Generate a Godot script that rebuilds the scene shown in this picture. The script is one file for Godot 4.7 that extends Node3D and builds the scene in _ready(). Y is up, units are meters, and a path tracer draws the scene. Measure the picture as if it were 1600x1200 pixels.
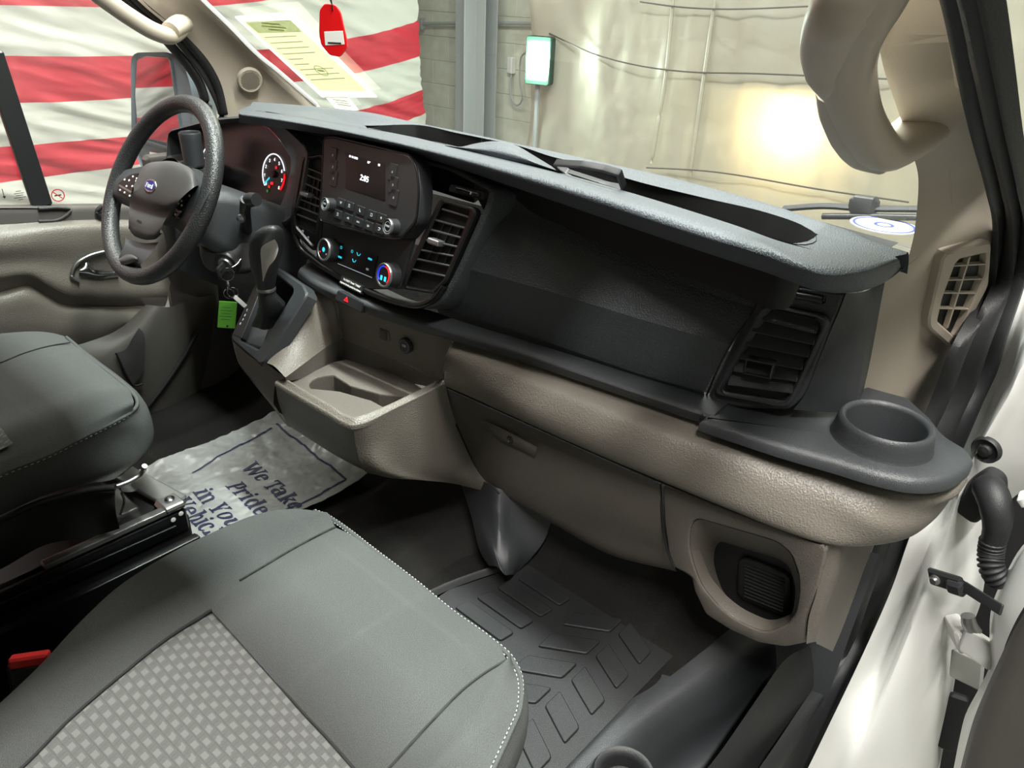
extends Node3D
# A van cab seen through its open passenger door. Units are metres: x to the passenger side, y up, z to the rear; the camera stands by the door.

var M := {}
var taken := {}
var here := Vector3.ZERO          # origin of the thing being built
var rng := RandomNumberGenerator.new()

# ---------------------------------------------------------------- mesh tools
class Geo:
	var v := PackedVector3Array()
	var t := PackedVector2Array()
	func tri(a: Vector3, b: Vector3, c: Vector3, ua := Vector2.ZERO, ub := Vector2.ZERO, uc := Vector2.ZERO) -> void:
		v.append(a); v.append(b); v.append(c)
		t.append(ua); t.append(ub); t.append(uc)
	func quad(a: Vector3, b: Vector3, c: Vector3, d: Vector3, ua := Vector2.ZERO, ub := Vector2.ZERO, uc := Vector2.ZERO, ud := Vector2.ZERO) -> void:
		tri(a, b, c, ua, ub, uc)
		tri(a, c, d, ua, uc, ud)
	# rows of points joined into a sheet; uv in metres along the sheet
	func grid(rows: Array, closed := false) -> void:
		var tv := 0.0
		for i in rows.size() - 1:
			var a: PackedVector3Array = rows[i]
			var b: PackedVector3Array = rows[i + 1]
			var n := a.size()
			var step := a[n / 2].distance_to(b[n / 2])
			var tu := 0.0
			for j in (n if closed else n - 1):
				var k := (j + 1) % n
				var du := a[j].distance_to(a[k])
				quad(a[j], b[j], b[k], a[k], Vector2(tu, tv), Vector2(tu, tv + step), Vector2(tu + du, tv + step), Vector2(tu + du, tv))
				tu += du
			tv += step
	func cap(loop: PackedVector3Array, flip := false) -> void:
		var c := Vector3.ZERO
		for p in loop:
			c += p
		c /= loop.size()
		for j in loop.size():
			var k := (j + 1) % loop.size()
			if flip:
				tri(c, loop[k], loop[j])
			else:
				tri(c, loop[j], loop[k])
	# closed loops of equal count, first and last capped
	func loft(loops: Array, caps := true) -> void:
		grid(loops, true)
		if caps:
			cap(loops[0], true)
			cap(loops[loops.size() - 1])
	func shift(by: Vector3) -> Geo:
		for i in v.size():
			v[i] += by
		return self
	func bend(f: Callable) -> Geo:
		for i in v.size():
			v[i] = f.call(v[i])
		return self


func commit(g: Geo, angle := 38.0) -> ArrayMesh:
	var n := g.v.size()
	var faces := n / 3
	var normal := PackedVector3Array()
	normal.resize(faces)
	var at := {}
	for i in faces:
		normal[i] = (g.v[i * 3 + 2] - g.v[i * 3]).cross(g.v[i * 3 + 1] - g.v[i * 3])
	for i in n:
		var key := Vector3i((g.v[i] * 20000.0).round())
		if not at.has(key):
			at[key] = PackedInt32Array()
		at[key].append(i / 3)
	var limit := cos(deg_to_rad(angle))
	var own := PackedVector3Array()
	own.resize(n)
	var pos := PackedVector3Array()
	pos.resize(n)
	for i in n:
		var mine := normal[i / 3].normalized()
		var sum := Vector3.ZERO
		for f in at[Vector3i((g.v[i] * 20000.0).round())]:
			if normal[f].normalized().dot(mine) > limit:
				sum += normal[f]
		own[i] = sum.normalized() if sum.length_squared() > 1e-20 else Vector3.UP
		pos[i] = g.v[i] - here
	var a := []
	a.resize(Mesh.ARRAY_MAX)
	a[Mesh.ARRAY_VERTEX] = pos
	a[Mesh.ARRAY_NORMAL] = own
	a[Mesh.ARRAY_TEX_UV] = g.t
	var m := ArrayMesh.new()
	m.add_surface_from_arrays(Mesh.PRIMITIVE_TRIANGLES, a)
	return m


func numbered(called: String) -> String:
	if not taken.has(called):
		taken[called] = 0
		return called
	taken[called] += 1
	return "%s_%03d" % [called, taken[called]]


func thing(called: String, label: String, category: String, at := Vector3.ZERO, group := "") -> Node3D:
	var o := Node3D.new()
	o.name = numbered(called)
	add_child(o)
	o.position = at
	here = at
	o.set_meta("label", label)
	o.set_meta("category", category)
	if group:
		o.set_meta("group", group)
	return o


func part(parent: Node3D, called: String, g: Geo, material: Material, angle := 38.0, label := "") -> MeshInstance3D:
	var o := MeshInstance3D.new()
	o.name = called
	o.mesh = commit(g, angle)
	o.material_override = material
	parent.add_child(o, true)
	if label:
		o.set_meta("label", label)
	return o


func single(called: String, g: Geo, material: Material, label: String, category: String, angle := 38.0, group := "") -> MeshInstance3D:
	here = Vector3.ZERO
	var o := MeshInstance3D.new()
	o.name = numbered(called)
	o.mesh = commit(g, angle)
	o.material_override = material
	add_child(o)
	o.set_meta("label", label)
	o.set_meta("category", category)
	if group:
		o.set_meta("group", group)
	return o


func structure(called: String, g: Geo, material: Material, label := "", category := "", angle := 38.0) -> MeshInstance3D:
	var o := single(called, g, material, label, category, angle)
	if not label:
		o.remove_meta("label")
	if not category:
		o.remove_meta("category")
	o.set_meta("kind", "structure")
	return o


# points along a smooth line through pts, evenly spaced
func curve(pts: Array, n: int, closed := false) -> PackedVector3Array:
	return even(spans(pts, 10, closed), n, closed)


# the same line with a fixed number of steps between one given point and the next
func spans(pts: Array, steps: int, closed := false) -> PackedVector3Array:
	var dense := PackedVector3Array()
	var c := pts.size()
	for i in (c if closed else c - 1):
		var p0: Vector3 = pts[(i - 1 + c) % c] if closed or i > 0 else pts[0] * 2.0 - pts[1]
		var p1: Vector3 = pts[i]
		var p2: Vector3 = pts[(i + 1) % c]
		var p3: Vector3 = pts[(i + 2) % c] if closed or i + 2 < c else p2 * 2.0 - p1
		# tangents scaled to the spans, so that uneven spacing does not overshoot
		var d0 := maxf(p0.distance_to(p1), 1e-5)
		var d1 := maxf(p1.distance_to(p2), 1e-5)
		var d2 := maxf(p2.distance_to(p3), 1e-5)
		var m1 := ((p1 - p0) / d0 * d1 + (p2 - p1) / d1 * d0) / (d0 + d1) * d1
		var m2 := ((p2 - p1) / d1 * d2 + (p3 - p2) / d2 * d1) / (d1 + d2) * d1
		for k in steps:
			var t := float(k) / steps
			var t2 := t * t
			var t3 := t2 * t
			dense.append(p1 * (2 * t3 - 3 * t2 + 1) + m1 * (t3 - 2 * t2 + t) + p2 * (3 * t2 - 2 * t3) + m2 * (t3 - t2))
	dense.append(pts[0] if closed else pts[c - 1])
	return dense


func even(line: PackedVector3Array, n: int, closed := false) -> PackedVector3Array:
	var total := 0.0
	for i in line.size() - 1:
		total += line[i].distance_to(line[i + 1])
	var out := PackedVector3Array()
	var i := 0
	var done := 0.0
	var count := n if closed else n - 1
	for k in n:
		var want := total * k / count
		while i < line.size() - 2 and done + line[i].distance_to(line[i + 1]) < want:
			done += line[i].distance_to(line[i + 1])
			i += 1
		var d := line[i].distance_to(line[i + 1])
		out.append(line[i].lerp(line[i + 1], clampf((want - done) / d, 0, 1) if d > 1e-9 else 0.0))
	return out


# straight segments instead of a smooth line
func poly(pts: Array, n: int, closed := false) -> PackedVector3Array:
	var line := PackedVector3Array(pts)
	if closed:
		line.append(pts[0])
	return even(line, n, closed)


# a sheet through rows of points: smooth along the rows, and across them unless across is 1
func net(g: Geo, rows: Array, n: int, across := 5) -> Geo:
	var lines := []
	for r in rows:
		lines.append(curve(r, n))
	if across > 1:
		var columns := []
		for j in n:
			var col := []
			for l in lines:
				col.append(l[j])
			columns.append(spans(col, across))
		lines = []
		for i in (rows.size() - 1) * across + 1:
			var r := PackedVector3Array()
			for j in n:
				r.append(columns[j][i])
			lines.append(r)
	g.grid(lines)
	return g


# outlines in a plane
func rrect(w: float, h: float, r: float, k := 5) -> PackedVector2Array:
	var out := PackedVector2Array()
	for q in 4:
		var c := Vector2((w / 2 - r) * (1 if q in [0, 3] else -1), (h / 2 - r) * (1 if q < 2 else -1))
		for i in k + 1:
			out.append(c + Vector2.from_angle((q + float(i) / k) * PI / 2) * r)
	return out


# corners rounded by r
func rounded(pts: Array, r: float, k := 4) -> PackedVector2Array:
	var out := PackedVector2Array()
	var n := pts.size()
	for i in n:
		var p: Vector2 = pts[i]
		var a: Vector2 = pts[(i - 1 + n) % n] - p
		var b: Vector2 = pts[(i + 1) % n] - p
		var rr := minf(r, minf(a.length(), b.length()) * 0.45)
		var s := p + a.normalized() * rr
		var e := p + b.normalized() * rr
		for j in k + 1:
			var t := float(j) / k
			out.append(s.lerp(p, t).lerp(p.lerp(e, t), t))
	return out


func ring(r: float, n := 28, ry := 0.0) -> PackedVector2Array:
	var out := PackedVector2Array()
	for i in n:
		var a := TAU * i / n
		out.append(Vector2(cos(a) * r, sin(a) * (ry if ry > 0 else r)))
	return out


func inset(p: PackedVector2Array, d: float) -> PackedVector2Array:
	var out := PackedVector2Array()
	var n := p.size()
	var area := 0.0
	for i in n:
		area += p[i].cross(p[(i + 1) % n])
	var s := 1.0 if area > 0 else -1.0
	for i in n:
		var a := (p[i] - p[(i - 1 + n) % n]).normalized()
		var b := (p[(i + 1) % n] - p[i]).normalized()
		var na := Vector2(-a.y, a.x) * s
		var nb := Vector2(-b.y, b.x) * s
		var m := (na + nb).normalized()
		out.append(p[i] + m * d / maxf(m.dot(nb), 0.5))
	return out


func lift(p: PackedVector2Array, xf: Transform3D, z := 0.0) -> PackedVector3Array:
	var out := PackedVector3Array()
	for q in p:
		out.append(xf * Vector3(q.x, q.y, z))
	return out


func moved(p: PackedVector2Array, by: Vector2) -> PackedVector2Array:
	var out := PackedVector2Array()
	for q in p:
		out.append(q + by)
	return out


func fill(g: Geo, p: PackedVector2Array, xf: Transform3D, z: float) -> void:
	var ix := Geometry2D.triangulate_polygon(p)
	var l := lift(p, xf, z)
	for i in range(0, ix.size(), 3):
		var a := p[ix[i]]
		var b := p[ix[i + 1]]
		var c := p[ix[i + 2]]
		if (b - a).cross(c - a) > 0:
			g.tri(l[ix[i]], l[ix[i + 2]], l[ix[i + 1]], a, c, b)
		else:
			g.tri(l[ix[i]], l[ix[i + 1]], l[ix[i + 2]], a, b, c)


# a plate from depth z0 to z1 with a chamfered face
func plate(g: Geo, p: PackedVector2Array, xf: Transform3D, z0: float, z1: float, chamfer := 0.001) -> Geo:
	var s := signf(z1 - z0)
	g.grid([lift(p, xf, z0), lift(p, xf, z1 - chamfer * s), lift(inset(p, chamfer * 0.35), xf, z1 - chamfer * 0.3 * s), lift(inset(p, chamfer), xf, z1)], true)
	fill(g, inset(p, chamfer), xf, z1)
	return g


# a frame between two outlines of equal count
func frame(g: Geo, outer: PackedVector2Array, inner: PackedVector2Array, xf: Transform3D, z0: float, z1: float, chamfer := 0.001) -> Geo:
	var s := signf(z1 - z0)
	g.grid([lift(outer, xf, z0), lift(outer, xf, z1 - chamfer * s), lift(inset(outer, chamfer), xf, z1), lift(inset(inner, -chamfer), xf, z1), lift(inner, xf, z1 - chamfer * s), lift(inner, xf, z0)], true)
	return g


# a hollow with walls and a bottom: loops from the rim inwards
func well(g: Geo, p: PackedVector2Array, xf: Transform3D, z0: float, z1: float, taper := 0.003) -> Geo:
	g.grid([lift(p, xf, z0), lift(inset(p, taper), xf, z1)], true)
	fill(g, inset(p, taper), xf, z1)
	return g


func same(p: PackedVector2Array, n: int) -> PackedVector2Array:
	var l := PackedVector3Array()
	for q in p:
		l.append(Vector3(q.x, q.y, 0))
	l.append(l[0])
	var out := PackedVector2Array()
	for q in even(l, n, true):
		out.append(Vector2(q.x, q.y))
	return out


# a tube along a line; r may be a number or one radius for each given point; flat squeezes it along the second axis
func tube(g: Geo, pts: Array, r: Variant, n := 24, k := 10, closed := false, flat := 1.0, hint := Vector3.UP) -> Geo:
	var line := curve(pts, n, closed)
	var loops := []
	for i in n:
		var before := line[(i - 1 + n) % n] if closed or i > 0 else line[0]
		var after := line[(i + 1) % n] if closed or i < n - 1 else line[n - 1]
		var dir := (after - before).normalized()
		var side := hint.cross(dir)
		if side.length() < 0.05:
			side = Vector3.RIGHT.cross(dir)
		side = side.normalized()
		var up := dir.cross(side)
		var radius := 0.0
		if r is Array:
			var f: float = float(i) / (n - 1) * (r.size() - 1)
			var b: int = mini(int(f), r.size() - 2)
			radius = lerpf(r[b], r[b + 1], f - b)
		else:
			radius = r
		var loop := PackedVector3Array()
		for j in k:
			var a := TAU * j / k
			loop.append(line[i] + side * cos(a) * radius + up * sin(a) * radius * flat)
		loops.append(loop)
	if closed:
		loops.append(loops[0])
	g.loft(loops, not closed)
	return g


# a turned shape: points are (radius, height) up the axis of xf's z
func lathe(g: Geo, profile: Array, xf: Transform3D, k := 28) -> Geo:
	var loops := []
	for p in profile:
		loops.append(lift(ring(maxf(p.x, 0.00005), k), xf, p.y))
	g.grid(loops, true)
	return g


func block(g: Geo, size: Vector3, xf: Transform3D, chamfer := 0.002) -> Geo:
	var p := rrect(size.x, size.y, minf(chamfer, minf(size.x, size.y) * 0.45), 2)
	var z := size.z / 2
	var c := minf(chamfer, z * 0.9)
	g.loft([lift(inset(p, c), xf, -z), lift(p, xf, -z + c), lift(p, xf, z - c), lift(inset(p, c), xf, z)])
	return g


func at(p: Vector3, x := Vector3.RIGHT, y := Vector3.UP) -> Transform3D:
	var xn := x.normalized()
	var zn := xn.cross(y).normalized()
	return Transform3D(xn, zn.cross(xn), zn, p)


func on(xf: Transform3D, x: float, y: float, z := 0.0, turn := 0.0) -> Transform3D:
	return xf * Transform3D(Basis(Vector3.BACK, turn), Vector3(x, y, z))


func bar(g: Geo, a: Vector3, b: Vector3, w: float, h: float, chamfer := 0.001, up := Vector3.UP) -> Geo:
	var d := (b - a).normalized()
	var side := up.cross(d)
	if side.length() < 0.01:
		side = Vector3.RIGHT.cross(d)
	side = side.normalized()
	return block(g, Vector3(w, h, a.distance_to(b)), Transform3D(side, d.cross(side), d, (a + b) / 2), chamfer)


# lettering as raised or printed shapes; size is the height of a capital
func words(g: Geo, text: String, size: float, xf: Transform3D, bold := false, serif := false, depth := 0.0004, centred := true) -> Geo:
	var font := SystemFont.new()
	font.font_names = PackedStringArray(["Droid Serif" if serif else "Droid Sans"])
	font.font_weight = 700 if bold else 400
	var m := TextMesh.new()
	m.font = font
	m.text = text
	m.font_size = 64
	m.pixel_size = 0.01
	m.depth = 0.01
	m.curve_step = 4.0
	m.horizontal_alignment = HORIZONTAL_ALIGNMENT_CENTER if centred else HORIZONTAL_ALIGNMENT_LEFT
	var a := m.surface_get_arrays(0)
	var v: PackedVector3Array = a[Mesh.ARRAY_VERTEX]
	var ix: PackedInt32Array = a[Mesh.ARRAY_INDEX] if a[Mesh.ARRAY_INDEX] != null else PackedInt32Array(range(v.size()))
	var s := size / 0.46
	for i in range(0, ix.size(), 3):
		var q := []
		for k in 3:
			var p := v[ix[i + k]]
			q.append(xf * Vector3(p.x * s, p.y * s, (p.z / 0.01 + 0.5) * depth))
		g.tri(q[0], q[1], q[2])
	return g


# ---------------------------------------------------------------- the scene
func _ready() -> void:
	rng.seed = 7
	var cam := Camera3D.new()
	cam.name = "camera"
	cam.transform = Transform3D(Vector3(0.7464, 0.0385, -0.6644), Vector3(-0.3378, 0.8821, -0.3283), Vector3(0.5734, 0.4695, 0.6714), Vector3(1.1, 1.19, 0))
	cam.fov = 54.902
	cam.near = 0.02
	add_child(cam)
	cam.current = true
	var env := Environment.new()
	env.background_mode = Environment.BG_COLOR
	env.background_color = Color(0.02, 0.02, 0.02)
	env.tonemap_mode = Environment.TONE_MAPPER_LINEAR
	env.tonemap_exposure = 1.15
	env.sdfgi_enabled = true
	env.ssao_enabled = true
	env.ssil_enabled = true
	var around := WorldEnvironment.new()
	around.name = "surroundings"
	around.environment = env
	add_child(around)
	materials()
	# strip lamps under the garage ceiling: beside the van on both sides, and before it
	ceiling_lamp(Vector3(1.78, 3.3, 0.0), Vector2(0.16, 2.2), 23.0, Color(1.0, 0.985, 0.96), "long white ceiling strip lamp above the open passenger door")
	ceiling_lamp(Vector3(-1.9, 3.3, -0.1), Vector2(0.16, 2.8), 10.0, Color(1.0, 0.985, 0.96), "long white ceiling strip lamp between van and flag")
	ceiling_lamp(Vector3(0.1, 3.3, -0.95), Vector2(2.6, 0.16), 22.0, Color(0.96, 1.0, 0.97), "long white ceiling strip lamp crossing above the windshield")
	ceiling_lamp(Vector3(-1.5, 3.2, -3.7), Vector2(3.6, 0.25), 11.0, Color(0.98, 1.0, 0.95), "long white added lamp, unseen, tilted to brighten the block wall", -0.9)  # added to brighten the block wall, tilted away from the seats
	garage()
	body_shell()
	dashboard()
	controls()
	seats()
	footwell()
	driver_side()
	passenger_side()
	on_glass()


func ceiling_lamp(p: Vector3, size: Vector2, energy: float, color: Color, label: String, tilt := 0.0) -> void:
	var t := thing("ceiling_lamp", label, "ceiling lamp", p, "strip lamps under the garage ceiling")
	var xf := Transform3D(Basis(Vector3.RIGHT, tilt), p)
	var g := Geo.new()
	block(g, Vector3(size.x + 0.04, 0.05, size.y + 0.04), xf * Transform3D(Basis(), Vector3(0, 0.03, 0)), 0.006)
	part(t, "housing", g, M.white_paint)
	for k in [-1, 1]:
		g = Geo.new()
		var e := Vector3(k * size.x * 0.4, 0, k * size.y * 0.4) if size.x > size.y else Vector3(0, 0, k * size.y * 0.4)
		tube(g, [p + Vector3(e.x, 0.05, e.z), p + Vector3(e.x, 3.5 - p.y, e.z)], 0.006, 4, 6)
		part(t, "hanger", g, M.steel_grey)
	g = Geo.new()
	block(g, Vector3(size.x, 0.02, size.y), xf, 0.004)
	part(t, "diffuser", g, M.lamp_face)
	var l := AreaLight3D.new()
	l.name = "strip_light"
	l.area_size = size
	l.light_energy = energy
	l.light_color = color
	l.shadow_enabled = true
	t.add_child(l)
	l.transform = Transform3D(Basis(Vector3.RIGHT, tilt - PI / 2), Basis(Vector3.RIGHT, tilt) * Vector3(0, -0.03, 0))


func noise_map(freq: float, kind: int, size := 256, bump := 6.0, seed_ := 1) -> NoiseTexture2D:
	var n := FastNoiseLite.new()
	n.seed = seed_
	n.noise_type = kind
	n.frequency = freq
	n.fractal_octaves = 2
	var t := NoiseTexture2D.new()
	t.width = size
	t.height = size
	t.seamless = true
	t.noise = n
	t.as_normal_map = true
	t.bump_strength = bump
	return t


func tones(freq: float, lo: Color, hi: Color, size := 256, octaves := 3, seed_ := 3) -> NoiseTexture2D:
	var n := FastNoiseLite.new()
	n.seed = seed_
	n.frequency = freq
	n.fractal_octaves = octaves
	var t := NoiseTexture2D.new()
	t.width = size
	t.height = size
	t.seamless = true
	t.noise = n
	var ramp := Gradient.new()
	ramp.set_color(0, lo)
	ramp.set_color(1, hi)
	t.color_ramp = ramp
	return t


func mat(called: String, color: Color, rough := 0.5, metal := 0.0, spec := 0.5) -> StandardMaterial3D:
	var m := StandardMaterial3D.new()
	m.resource_name = called
	m.albedo_color = color
	m.roughness = rough
	m.metallic = metal
	m.metallic_specular = spec
	m.cull_mode = BaseMaterial3D.CULL_DISABLED
	M[called] = m
	return m


func grained(m: StandardMaterial3D, tex: Texture2D, per_metre: float, scale := 1.0) -> StandardMaterial3D:
	m.normal_enabled = true
	m.normal_texture = tex
	m.normal_scale = scale
	m.uv1_triplanar = true
	m.uv1_world_triplanar = true
	m.uv1_scale = Vector3.ONE * per_metre
	return m


func glowing(called: String, color: Color, energy: float) -> StandardMaterial3D:
	var m := mat(called, color, 0.5)
	m.emission_enabled = true
	m.emission = color
	m.emission_energy_multiplier = energy
	return m


func materials() -> void:
	var leather := noise_map(0.16, FastNoiseLite.TYPE_CELLULAR, 512, 5.0)
	var fine := noise_map(0.3, FastNoiseLite.TYPE_SIMPLEX, 512, 4.0)
	var weave := noise_map(0.45, FastNoiseLite.TYPE_SIMPLEX, 512, 5.0, 5)
	var wrinkle := noise_map(0.012, FastNoiseLite.TYPE_SIMPLEX, 512, 10.0, 9)
	grained(mat("black_pad", Color(0.265, 0.285, 0.305), 0.5), leather, 6.0, 0.6)
	grained(mat("black_panel", Color(0.25, 0.268, 0.278), 0.48), leather, 5.0, 0.7)
	grained(mat("black_plastic", Color(0.20, 0.21, 0.22), 0.42), fine, 5.0, 0.4)
	mat("black_smooth", Color(0.155, 0.16, 0.165), 0.38)
	mat("slat_sheen_grey", Color(0.27, 0.275, 0.28), 0.35)  # black slats made lighter: their gloss is put into the colour
	mat("black_gloss", Color(0.05, 0.052, 0.058), 0.28)
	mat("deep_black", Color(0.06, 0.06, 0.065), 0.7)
	grained(mat("rim_leather", Color(0.17, 0.175, 0.18), 0.36), leather, 5.0, 0.6)
	grained(mat("lever_leather", Color(0.14, 0.145, 0.15), 0.42), leather, 8.0, 0.4)
	grained(mat("hub_plastic", Color(0.24, 0.235, 0.235), 0.55), fine, 6.0, 0.3)
	grained(mat("rubber", Color(0.115, 0.118, 0.125), 0.55), fine, 4.0, 0.25)
	grained(mat("grey_plastic", Color(0.44, 0.42, 0.39), 0.42), leather, 4.5, 0.5)
	grained(mat("grey_shaded", Color(0.39, 0.37, 0.345), 0.45), leather, 5.0, 0.35)  # darker copy of grey_plastic: shade of low and rear faces is in the colour
	grained(mat("grey_dark", Color(0.33, 0.31, 0.29), 0.55), fine, 5.0, 0.3)
	grained(mat("pillar_beige", Color(0.70, 0.66, 0.605), 0.6), fine, 5.0, 0.25)
	mat("handle_beige", Color(0.74, 0.70, 0.64), 0.42)
	var paint := mat("white_paint", Color(0.86, 0.86, 0.85), 0.3)
	paint.clearcoat_enabled = true
	paint.clearcoat = 0.6
	paint.clearcoat_roughness = 0.08
	var cloth := grained(mat("seat_cloth", Color(0.36, 0.37, 0.368), 0.9, 0.0, 0.3), weave, 5.0, 0.8)
	cloth.albedo_texture = tones(0.28, Color(0.72, 0.72, 0.72), Color(1, 1, 1), 512, 1, 8)
	grained(mat("door_brown", Color(0.30, 0.285, 0.27), 0.5), fine, 5.0, 0.3)
	mat("mirror_grey", Color(0.36, 0.40, 0.43), 0.45)
	mat("wall_grey_paint", Color(0.62, 0.62, 0.60), 0.5)
	var sleeve := mat("doc_sleeve", Color(0.92, 0.95, 0.86), 0.6)
	sleeve.backlight_enabled = true
	sleeve.backlight = Color(0.95, 0.95, 0.9)
	var page := mat("doc_page", Color(0.92, 0.93, 0.76), 0.6)
	page.backlight_enabled = true
	page.backlight = Color(0.95, 0.95, 0.85)
	for d in [["doc_green", Color(0.62, 0.70, 0.58)], ["doc_ink", Color(0.72, 0.73, 0.58)], ["label_silver", Color(0.72, 0.75, 0.78)]]:
		var ink := mat(d[0], d[1], 0.6)
		ink.backlight_enabled = true
		ink.backlight = Color(0.95, 0.95, 0.9)
	mat("reflection_white", Color(0.66, 0.67, 0.66), 0.6)  # dulled white, painted for the weak contrast of a reflection
	mat("reflection_blue", Color(0.2, 0.25, 0.6), 0.5)
	mat("thread", Color(0.62, 0.64, 0.63), 0.8)
	mat("seam_dark", Color(0.16, 0.165, 0.165), 0.9)
	mat("chrome", Color(0.82, 0.83, 0.84), 0.16, 1.0)
	mat("satin", Color(0.6, 0.6, 0.6), 0.35, 0.9)
	mat("mirror_face", Color(0.9, 0.91, 0.92), 0.02, 1.0)
	mat("red_plastic", Color(0.85, 0.08, 0.1), 0.3)
	mat("buckle_red", Color(0.9, 0.2, 0.2), 0.35)
	mat("paper_white", Color(0.9, 0.9, 0.88), 0.7)
	mat("print_white", Color(0.85, 0.87, 0.88), 0.6)
	mat("print_black", Color(0.08, 0.08, 0.09), 0.7)
	mat("print_navy", Color(0.05, 0.08, 0.22), 0.6)
	mat("print_red", Color(0.75, 0.15, 0.17), 0.6)
	mat("tag_green", Color(0.30, 0.53, 0.17), 0.35)
	grained(mat("flag_red", Color(0.66, 0.045, 0.14), 0.6), weave, 3.0, 0.3)
	grained(mat("flag_white", Color(0.70, 0.70, 0.665), 0.65), weave, 3.0, 0.3)
	var blockwall := grained(mat("block_paint", Color(0.90, 0.91, 0.85), 0.7), fine, 1.0, 0.5)
	blockwall.albedo_texture = tones(0.02, Color(0.9, 0.9, 0.88), Color(1, 1, 1))
	grained(mat("wall_white", Color(0.74, 0.74, 0.71), 0.8), fine, 1.0, 0.4)
	mat("steel_grey", Color(0.62, 0.64, 0.64), 0.5)
	grained(mat("concrete", Color(0.40, 0.40, 0.385), 0.7), fine, 1.0, 0.4)
	var sheet := grained(mat("plastic_sheet", Color(0.74, 0.73, 0.67), 0.42), wrinkle, 0.5, 0.22)
	sheet.backlight_enabled = true
	sheet.backlight = Color(0.75, 0.75, 0.72)
	grained(mat("carpet", Color(0.17, 0.167, 0.163), 1.0, 0.0, 0.2), noise_map(0.4, FastNoiseLite.TYPE_SIMPLEX, 512, 12.0, 12), 4.0, 1.0)
	grained(mat("mat_film", Color(0.55, 0.56, 0.555), 0.35), wrinkle, 3.0, 0.8)
	glowing("lamp_face", Color(1.0, 1.0, 0.98), 3.0)
	glowing("screen_white", Color(0.95, 0.97, 1.0), 1.0)
	glowing("screen_cyan", Color(0.2, 0.75, 0.85), 0.8)
	glowing("screen_blue", Color(0.15, 0.2, 0.9), 0.8)
	glowing("screen_red", Color(0.95, 0.1, 0.15), 0.8)
	glowing("dim_white", Color(0.55, 0.6, 0.62), 0.6)
	glowing("screen_green", Color(0.1, 0.5, 0.25), 0.5)
	var glass := mat("glass", Color(1, 1, 1, 0.06), 0.03)
	glass.transparency = BaseMaterial3D.TRANSPARENCY_ALPHA
	var lens := mat("cluster_lens", Color(0.1, 0.1, 0.1, 0.1), 0.05)
	lens.transparency = BaseMaterial3D.TRANSPARENCY_ALPHA


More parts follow.
